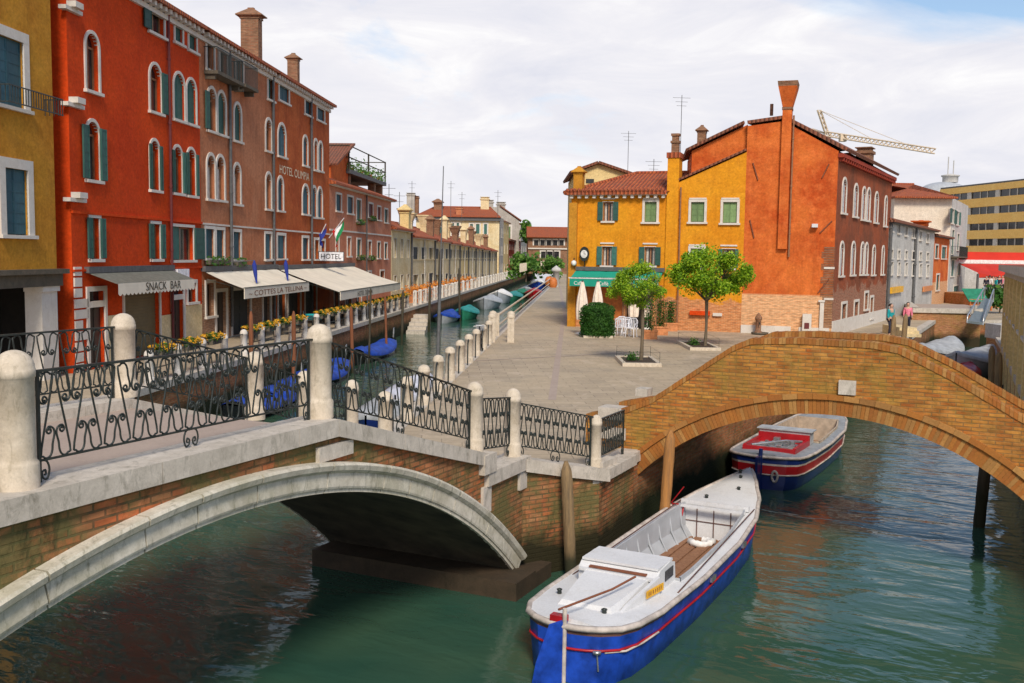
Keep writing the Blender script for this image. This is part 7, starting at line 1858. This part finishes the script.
# --- covered boats
def covered(name, p, yaw, L_, w_, h, cover, hull, label, cat='boat', prow=0., group=None):
    p = Vector(p); d = Vector((math.sin(yaw), math.cos(yaw))); n_ = Vector((d.y, -d.x)); Q = lambda s, o, z: Vector((p.x + d.x * s + n_.x * o, p.y + d.y * s + n_.y * o, z))
    root = thing(name, Q(0, 0, 0), label, cat, group); n = 18; rows, crow = [], []
    for k in range(n + 1):
        t_ = -1 + 2 * k / n; s = t_ * L_ / 2; hw_ = w_ / 2 * (1 - abs(t_) ** 2.6) + .03; zg = h * (.55 + .45 * t_ * t_ * (1 + prow))
        rows.append([Q(s, -hw_, zg), Q(s, -hw_ * .8, .1), Q(s, -hw_ * .5, -.3), Q(s, hw_ * .5, -.3), Q(s, hw_ * .8, .1), Q(s, hw_, zg)])
        cz_ = zg + .34 * (1 - t_ ** 4) + .07 * math.sin(k * 1.9); crow.append([Q(s, -hw_ * 1.04, zg - .12), Q(s, -hw_ * 1.02, zg + .04), Q(s, -hw_ * .5, zg + (cz_ - zg) * .72 + .03 * math.sin(k * 2.3)), Q(s, 0, cz_), Q(s, hw_ * .5, zg + (cz_ - zg) * .72 - .03 * math.sin(k * 2.9)), Q(s, hw_ * 1.02, zg + .04), Q(s, hw_ * 1.04, zg - .12)])
    m = MB(); m.grid(rows, True); m.build('hull', hull, root)
    m = MB(); lo, hi = (2, n - 2) if prow else (0, n)
    m.grid(crow[lo:hi + 1], True); m.build('cover', cover, root)
    if prow:
        m = MB(); e = L_ / 2; m.prism([Q(e - .1, -.02, h * 1.0), Q(e + .1, -.02, h * 1.7), Q(e + .02, -.02, h * 2.1), Q(e - .12, -.02, h * 2.0), Q(e - .2, -.02, h * 1.2)], Vector((*(n_ * .04), 0))); m.build('prow_iron', 'aluminium', root)
    return root
yk = math.atan(KA)
for i, (x, y, z, L_, w_, cv, hl, lb, pr, yw) in enumerate((
    (222, 392, .6, 8.5, 1.5, 'tarp_blue', 'hull_black', 'gondola under a bright blue cover, nearest to the stone bridge', .6, 0.02),
    (262, 383, .6, 8.5, 1.5, 'tarp_blue', 'hull_black', 'gondola under a bright blue cover, seen through the middle of the bridge railing', .6, -.03),
    (292, 368, .6, 8.0, 1.5, 'tarp_blue', 'hull_black', 'gondola under a blue cover just left of the second bridge post', .6, .02),
    (352, 346, .6, 9, 1.5, 'tarp_blue', 'hull_black', 'blue covered gondola beside the rust orange pole right of the second bridge post', .6, .05))):
    pp = at_z(x, y, z); pp.x = max(pp.x, leftX(pp.y) + 1.25); covered('gondola', (pp.x, pp.y, 0), yk + yw, L_, w_, .62, cv, hl, lb, 'gondola', pr, 'covered gondolas along the left quay')
for i, (x, y, z, L_, w_, h, cv, hl, lb) in enumerate((
    (412, 384, .9, 6.5, 2.1, .95, 'tarp_pale', 'white_paint', 'boat under a pale lilac cover beside the square, behind the bridge railing'),
    (384, 402, .8, 5.5, 1.9, .8, 'tarp_grey', 'navy_paint', 'small grey covered boat moored behind the stone bridge'),
    (447, 313, .7, 6.5, 2.0, .8, 'tarp_blue', 'grey_paint', 'small boat under a vivid blue cover in the middle of the left canal'),
    (466, 308, .9, 6, 2.2, 1.0, 'tarp_teal', 'tarp_green', 'boat with a turquoise cover behind the vivid blue one'),
    (488, 299, .9, 9, 2.9, 1.2, 'tarp_grey', 'grey_paint', 'large boat under a silver grey cover'),
    (500, 295, .9, 7, 2.8, 1.5, 'white_cloth', 'grey_paint', 'white topped boat just beyond the silver grey one'),
    (513, 292.5, .9, 10, 2.4, .9, 'tarp_teal', 'tarp_green', 'low teal covered boat past the white one'),
    (521, 290, .9, 10, 2.4, .9, 'tarp_green', 'tarp_green', 'low dark green covered boat past the teal one'),
    (527, 287, .9, 10, 2.4, 1.0, 'tarp_grey', 'grey_paint', 'distant grey covered boat beyond the green one'),
    (534, 291, .9, 7, 2.4, 1.2, 'red_paint', 'red_paint', 'distant bright red boat at the right quay'),
    (539, 284, 1.3, 8, 3.2, 1.9, 'white_cloth', 'blue_paint', 'distant white cabin boat with blue sides at the far end of the canal'))):
    pp = at_z(x, y, z); covered('covered_boat', (pp.x, pp.y, 0), yk, L_, w_, h, cv, hl, lb)
for (x, y, z, Y, L_, w_, h, cv, lb) in ((934, 341, 1.6, 54, 7, 2.5, 1.35, 'tarp_grey', 'boat under a smooth grey cover in front of the brick quay, left one'), (976, 349, 1.5, 50, 6.5, 2.6, 1.25, 'tarp_grey', 'boat under a grey blue cover near the right bank')):
    pp = at_y(x, y, Y); covered('covered_boat', (pp.x, Y, 0), math.radians(40), L_, w_, h, cv, 'grey_paint', lb)
pp = at_y(963, 357, 46); covered('small_boat', (pp.x, 46, 0), math.radians(35), 4.0, 1.4, .75, 'red_paint', 'red_paint', 'small red boat in front of the grey covered boat by the right bank')

# ================================================================== PEOPLE
def person(base, H, yaw, top, legs, hair, label, arms='down'):
    base = Vector(base); d = Vector((math.sin(yaw), math.cos(yaw), 0)); r_ = Vector((d.y, -d.x, 0)); J = lambda x, y, z: base + r_ * x * H + d * y * H + Vector((0, 0, z * H))
    root = thing('person', base, label, 'person')
    def skin(name, verts, edges, mat, lvl=1):
        me = bpy.data.meshes.new(name); me.from_pydata([tuple(v) for v, r in verts], edges, []); o = bpy.data.objects.new(name, me); COL.objects.link(o)
        md = o.modifiers.new('s', 'SKIN'); 
        for i, (v, r) in enumerate(verts): me.skin_vertices[0].data[i].radius = (r[0] * H, r[1] * H)
        me.skin_vertices[0].data[0].use_root = True
        sd = o.modifiers.new('d', 'SUBSURF'); sd.levels = lvl; sd.render_levels = lvl
        dg = bpy.context.evaluated_depsgraph_get(); bpy.context.view_layer.update(); ev = bpy.data.meshes.new_from_object(o.evaluated_get(bpy.context.evaluated_depsgraph_get()))
        bpy.data.objects.remove(o); ev.materials.clear(); ev.materials.append(MATS[mat]); o2 = bpy.data.objects.new(name, ev); COL.objects.link(o2)
        for p_ in ev.polygons: p_.use_smooth = True
        o2.parent = root; o2.matrix_parent_inverse = Matrix.Translation(root.location).inverted(); return o2
    s = .12
    V = [(J(0, 0, .52), (.075, .06)), (J(0, 0, .60), (.068, .05)), (J(0, .005, .72), (.085, .06)), (J(0, 0, .81), (.06, .045)), (J(0, .005, .85), (.032, .032)), (J(0, .01, .90), (.05, .055)), (J(0, .012, .95), (.055, .062)), (J(0, .005, .985), (.03, .035)),
         (J(.105, 0, .80), (.035, .035)), (J(.125, -.01, .65), (.026, .026)), (J(.13, .03, .52), (.019, .019)), (J(.13, .05, .47), (.018, .01)),
         (J(-.105, 0, .80), (.035, .035)), (J(-.125, -.01, .65), (.026, .026)), (J(-.13, .03, .52), (.019, .019)), (J(-.13, .05, .47), (.018, .01)),
         (J(.055, 0, .48), (.05, .05)), (J(.06, .04, .27), (.035, .035)), (J(.06, .0, .05), (.022, .022)), (J(.065, .06, .015), (.02, .015)),
         (J(-.055, 0, .48), (.05, .05)), (J(-.06, -.01, .27), (.035, .035)), (J(-.06, -.08, .06), (.022, .022)), (J(-.065, -.02, .015), (.02, .015))]
    E = [(0, 1), (1, 2), (2, 3), (3, 4), (4, 5), (5, 6), (6, 7), (3, 8), (8, 9), (9, 10), (10, 11), (3, 12), (12, 13), (13, 14), (14, 15), (0, 16), (16, 17), (17, 18), (18, 19), (0, 20), (20, 21), (21, 22), (22, 23)]
    skin('body', V, E, 'skin')
    k = 1.18; T = [0, 1, 2, 3]; 
    sc = lambda i, kk=k, dz=0: (V[i][0] + Vector((0, 0, dz * H)), (V[i][1][0] * kk, V[i][1][1] * kk))
    skin('jacket', [sc(0), sc(1), sc(2), sc(3, 1.15), sc(8, 1.3), sc(9, 1.35), sc(10, 1.3, .02), sc(12, 1.3), sc(13, 1.35), sc(14, 1.3, .02)], [(0, 1), (1, 2), (2, 3), (3, 4), (4, 5), (5, 6), (3, 7), (7, 8), (8, 9)], top)
    skin('trousers', [sc(0, 1.14, -.01), sc(16, 1.2), sc(17, 1.3), sc(18, 1.5), sc(20, 1.2), sc(21, 1.3), sc(22, 1.5)], [(0, 1), (1, 2), (2, 3), (0, 4), (4, 5), (5, 6)], legs)
    m = MB(); c_ = J(0, -.008, .945); rows = []
    for i in range(7):
        a = math.pi * .62 * i / 6; rows.append([c_ + r_ * math.sin(a) * math.cos(b) * .062 * H + d * (math.sin(a) * math.sin(b) * .068 * H - .006 * H * i) + Vector((0, 0, math.cos(a) * .066 * H)) for b in [2 * math.pi * j / 12 for j in range(12)]])
    m.grid(rows, True, True); m.build('hair', hair, root)
    m = MB(); hd_ = J(0, .012, .93)
    for sx in (-.018, .018): m.lathe([(0, -.006 * H), (.007 * H, 0), (0, .006 * H)], hd_ + r_ * sx * H + d * .058 * H + Vector((0, 0, .008 * H)), 6)
    m.build('eyes', 'ink', root)
    m = MB(); m.tube([hd_ + d * .058 * H, hd_ + d * .072 * H - Vector((0, 0, .012 * H))], [.006 * H, .009 * H], 5); m.build('nose', 'skin', root)
    return root
person(at_z(890, 335.5, ZP), 1.66, 2.6, 'cloth_teal', 'cloth_dark', 'hair', 'dark haired person in a teal jacket and dark trousers walking on the right quay')
e2_ = at_y(906, 345, 51.2)
e2_ = at_y(907, 330, 54.4)
person((e2_.x, 54.4, ZP + .02), 1.62, 3.4, 'cloth_pink', 'cloth_dark', 'hair', 'person in a pink top standing by the stone steps on the right quay')
# distant figures in orange at the end of the path
for i, (x, y) in enumerate(((553, 287.5), (549, 286))): pp = at_z(x, y, ZP); m = MB(); m.lathe([(.4, 0), (.55, .4), (.5, .9), (.3, 1.2), (0, 1.25)], pp, 10); tag(m.build('flower_stand', 'orange_door'), ('red orange flower stand at the far end of the path, right one', 'red orange flower stand at the far end of the path, left one')[i], 'flower stand')
pp = at_z(556, 287, ZP); m = MB(); m.lathe([(.4, 0), (.4, 1.9), (.7, 2.0), (.55, 2.3), (.15, 2.6), (0, 2.7)], pp, 10); tag(m.build('kiosk', 'white_facade'), 'small pale kiosk with a domed top at the far end of the path', 'kiosk')
# greenery and green awning by the gangway
blob_tree('shrub', at_y(1000, 306, 76).xy.to_3d() + Vector((0, 0, ZP)), 2.0, 1.3, 'leafy shrub growing beside the gangway', n=700, size=.22, seed=4, zlow=.1, cat='shrub', leaf='plant_leaf')
m = MB(); p = at_y(982, 296, 80); sheet(m, [p + Vector((-1, 0, -.5)), p + Vector((.9, 0, -.5)), p + Vector((.9, 1.5, .5)), p + Vector((-1, 1.5, .5))], .05); gs = thing('market_stall', (p.x, p.y, ZP), 'small market stall with a bright green awning beyond the brick quay', 'stall'); m.build('awning', 'tarp_green', gs); m = MB(); 
for x_ in (-.9, .8): m.tube([(p.x + x_, p.y, ZP), (p.x + x_, p.y, p.z - .45)], .05)
m.box(world, p.x - .9, p.x + .9, p.y + .2, p.y + 1.2, ZP, ZP + .9); m.build('counter', 'orange_door', gs)
rnd = random.Random(12)
for i in range(7):
    x = 986 + i * 3.2; p = at_y(x, 290, 88 + (i % 3) * 2); root = None
    sc_ = rnd.uniform(.95, 1.05); person((p.x, p.y, ZP + 1.0), 1.65 * sc_, rnd.uniform(0, 6), ['cloth_dark', 'white_cloth', 'cloth_beige', 'cloth_teal', 'cloth_dark', 'cloth_pink', 'white_cloth'][i], 'cloth_dark', 'hair',
      ['person in dark clothes at the left of the crowd under the red canopy', 'person in white, second from the left in the crowd under the red canopy', 'person in beige in the crowd under the red canopy', 'person in teal in the crowd under the red canopy', 'person in dark clothes right of the one in teal under the red canopy', 'person in pink in the crowd under the red canopy', 'person in white at the right end of the crowd under the red canopy'][i])
m = MB(); a0 = at_y(984, 300, 86); a1 = at_y(1016, 300, 86); m.box(world, a0.x, a1.x, 85, 96, ZP - .2, ZP + 1.0); tag(m.build('far_bridge', 'far_brick'), 'low brick footbridge carrying the crowd under the red canopy', 'bridge')
# ------------------------------------------------------------------ camera, world, sun
cd = bpy.data.cameras.new('camera'); cam = bpy.data.objects.new('camera', cd); COL.objects.link(cam)
M3 = Matrix((rt, up, -fwd)).transposed().to_4x4(); M3.translation = CAM; cam.matrix_world = M3
cd.sensor_width = 36; cd.lens = F / 1024 * 36; cd.clip_end = 3000; cd.clip_start = .1; scene.camera = cam
SUN = Vector((.08, -.72, .66)).normalized()
ld = bpy.data.lights.new('sun', 'SUN'); ld.energy = 2.9; ld.angle = R(14); ld.color = (1, .90, .76)
lo = bpy.data.objects.new('sun', ld); COL.objects.link(lo); lo.rotation_euler = (-SUN).to_track_quat('-Z', 'Y').to_euler(); lo.location = (0, 0, 30)
w = bpy.data.worlds.new('World'); scene.world = w; w.use_nodes = True; t = w.node_tree; bg = t.nodes['Background']
sky = t.nodes.new('ShaderNodeTexSky'); sky.sky_type = 'NISHITA'; sky.sun_disc = False
sky.sun_elevation = math.asin(SUN.z); sky.sun_rotation = math.atan2(SUN.x, SUN.y); sky.air_density = 1; sky.dust_density = .6
bg.inputs['Strength'].default_value = .13; L(t, sky.outputs[0], bg.inputs[0])
bg2 = t.nodes.new('ShaderNodeBackground'); bg2.inputs['Strength'].default_value = .93
tc = t.nodes.new('ShaderNodeTexCoord'); g = tc.outputs['Generated']
sep = t.nodes.new('ShaderNodeSeparateXYZ'); L(t, g, sep.inputs[0])
cv = mapping(t, g, (1.6, 1.6, 5.0), (.6, .2, .35))
n1 = noise(t, cv, 1.5, 9, .58, .5); n2 = noise(t, mapping(t, g, (2, 2, 7), (3, 1, 2)), 3.0, 9, .62, .6)
ccol = ramp(t, n2, [(.30, (.72, .73, .81)), (.55, (.84, .83, .87)), (.72, (.96, .95, .95))])
L(t, ccol, bg2.inputs[0])
# cover: nearly closed near the horizon, opening to blue higher up and towards the right
el = maprange(t, sep.outputs[2], .16, .65, 0., .36)
rx = maprange(t, sep.outputs[0], .20, .44, 0., .75)
thr = math_(t, 'ADD', math_(t, 'ADD', el, math_(t, 'MULTIPLY', rx, maprange(t, sep.outputs[2], .17, .26, 0., 1.))), .27)
fac = maprange(t, math_(t, 'SUBTRACT', n1, thr), -.06, .13)
msh = t.nodes.new('ShaderNodeMixShader'); L(t, fac, msh.inputs[0]); L(t, bg.outputs[0], msh.inputs[1]); L(t, bg2.outputs[0], msh.inputs[2])
L(t, msh.outputs[0], t.nodes['World Output'].inputs[0])
vs = scene.view_settings; vs.view_transform = 'Standard'; vs.look = 'None'; vs.gamma = 1; vs.exposure = 0.2; vs.use_curve_mapping = False
scene.render.engine = 'CYCLES'
scene.render.resolution_x, scene.render.resolution_y = 1024, 683
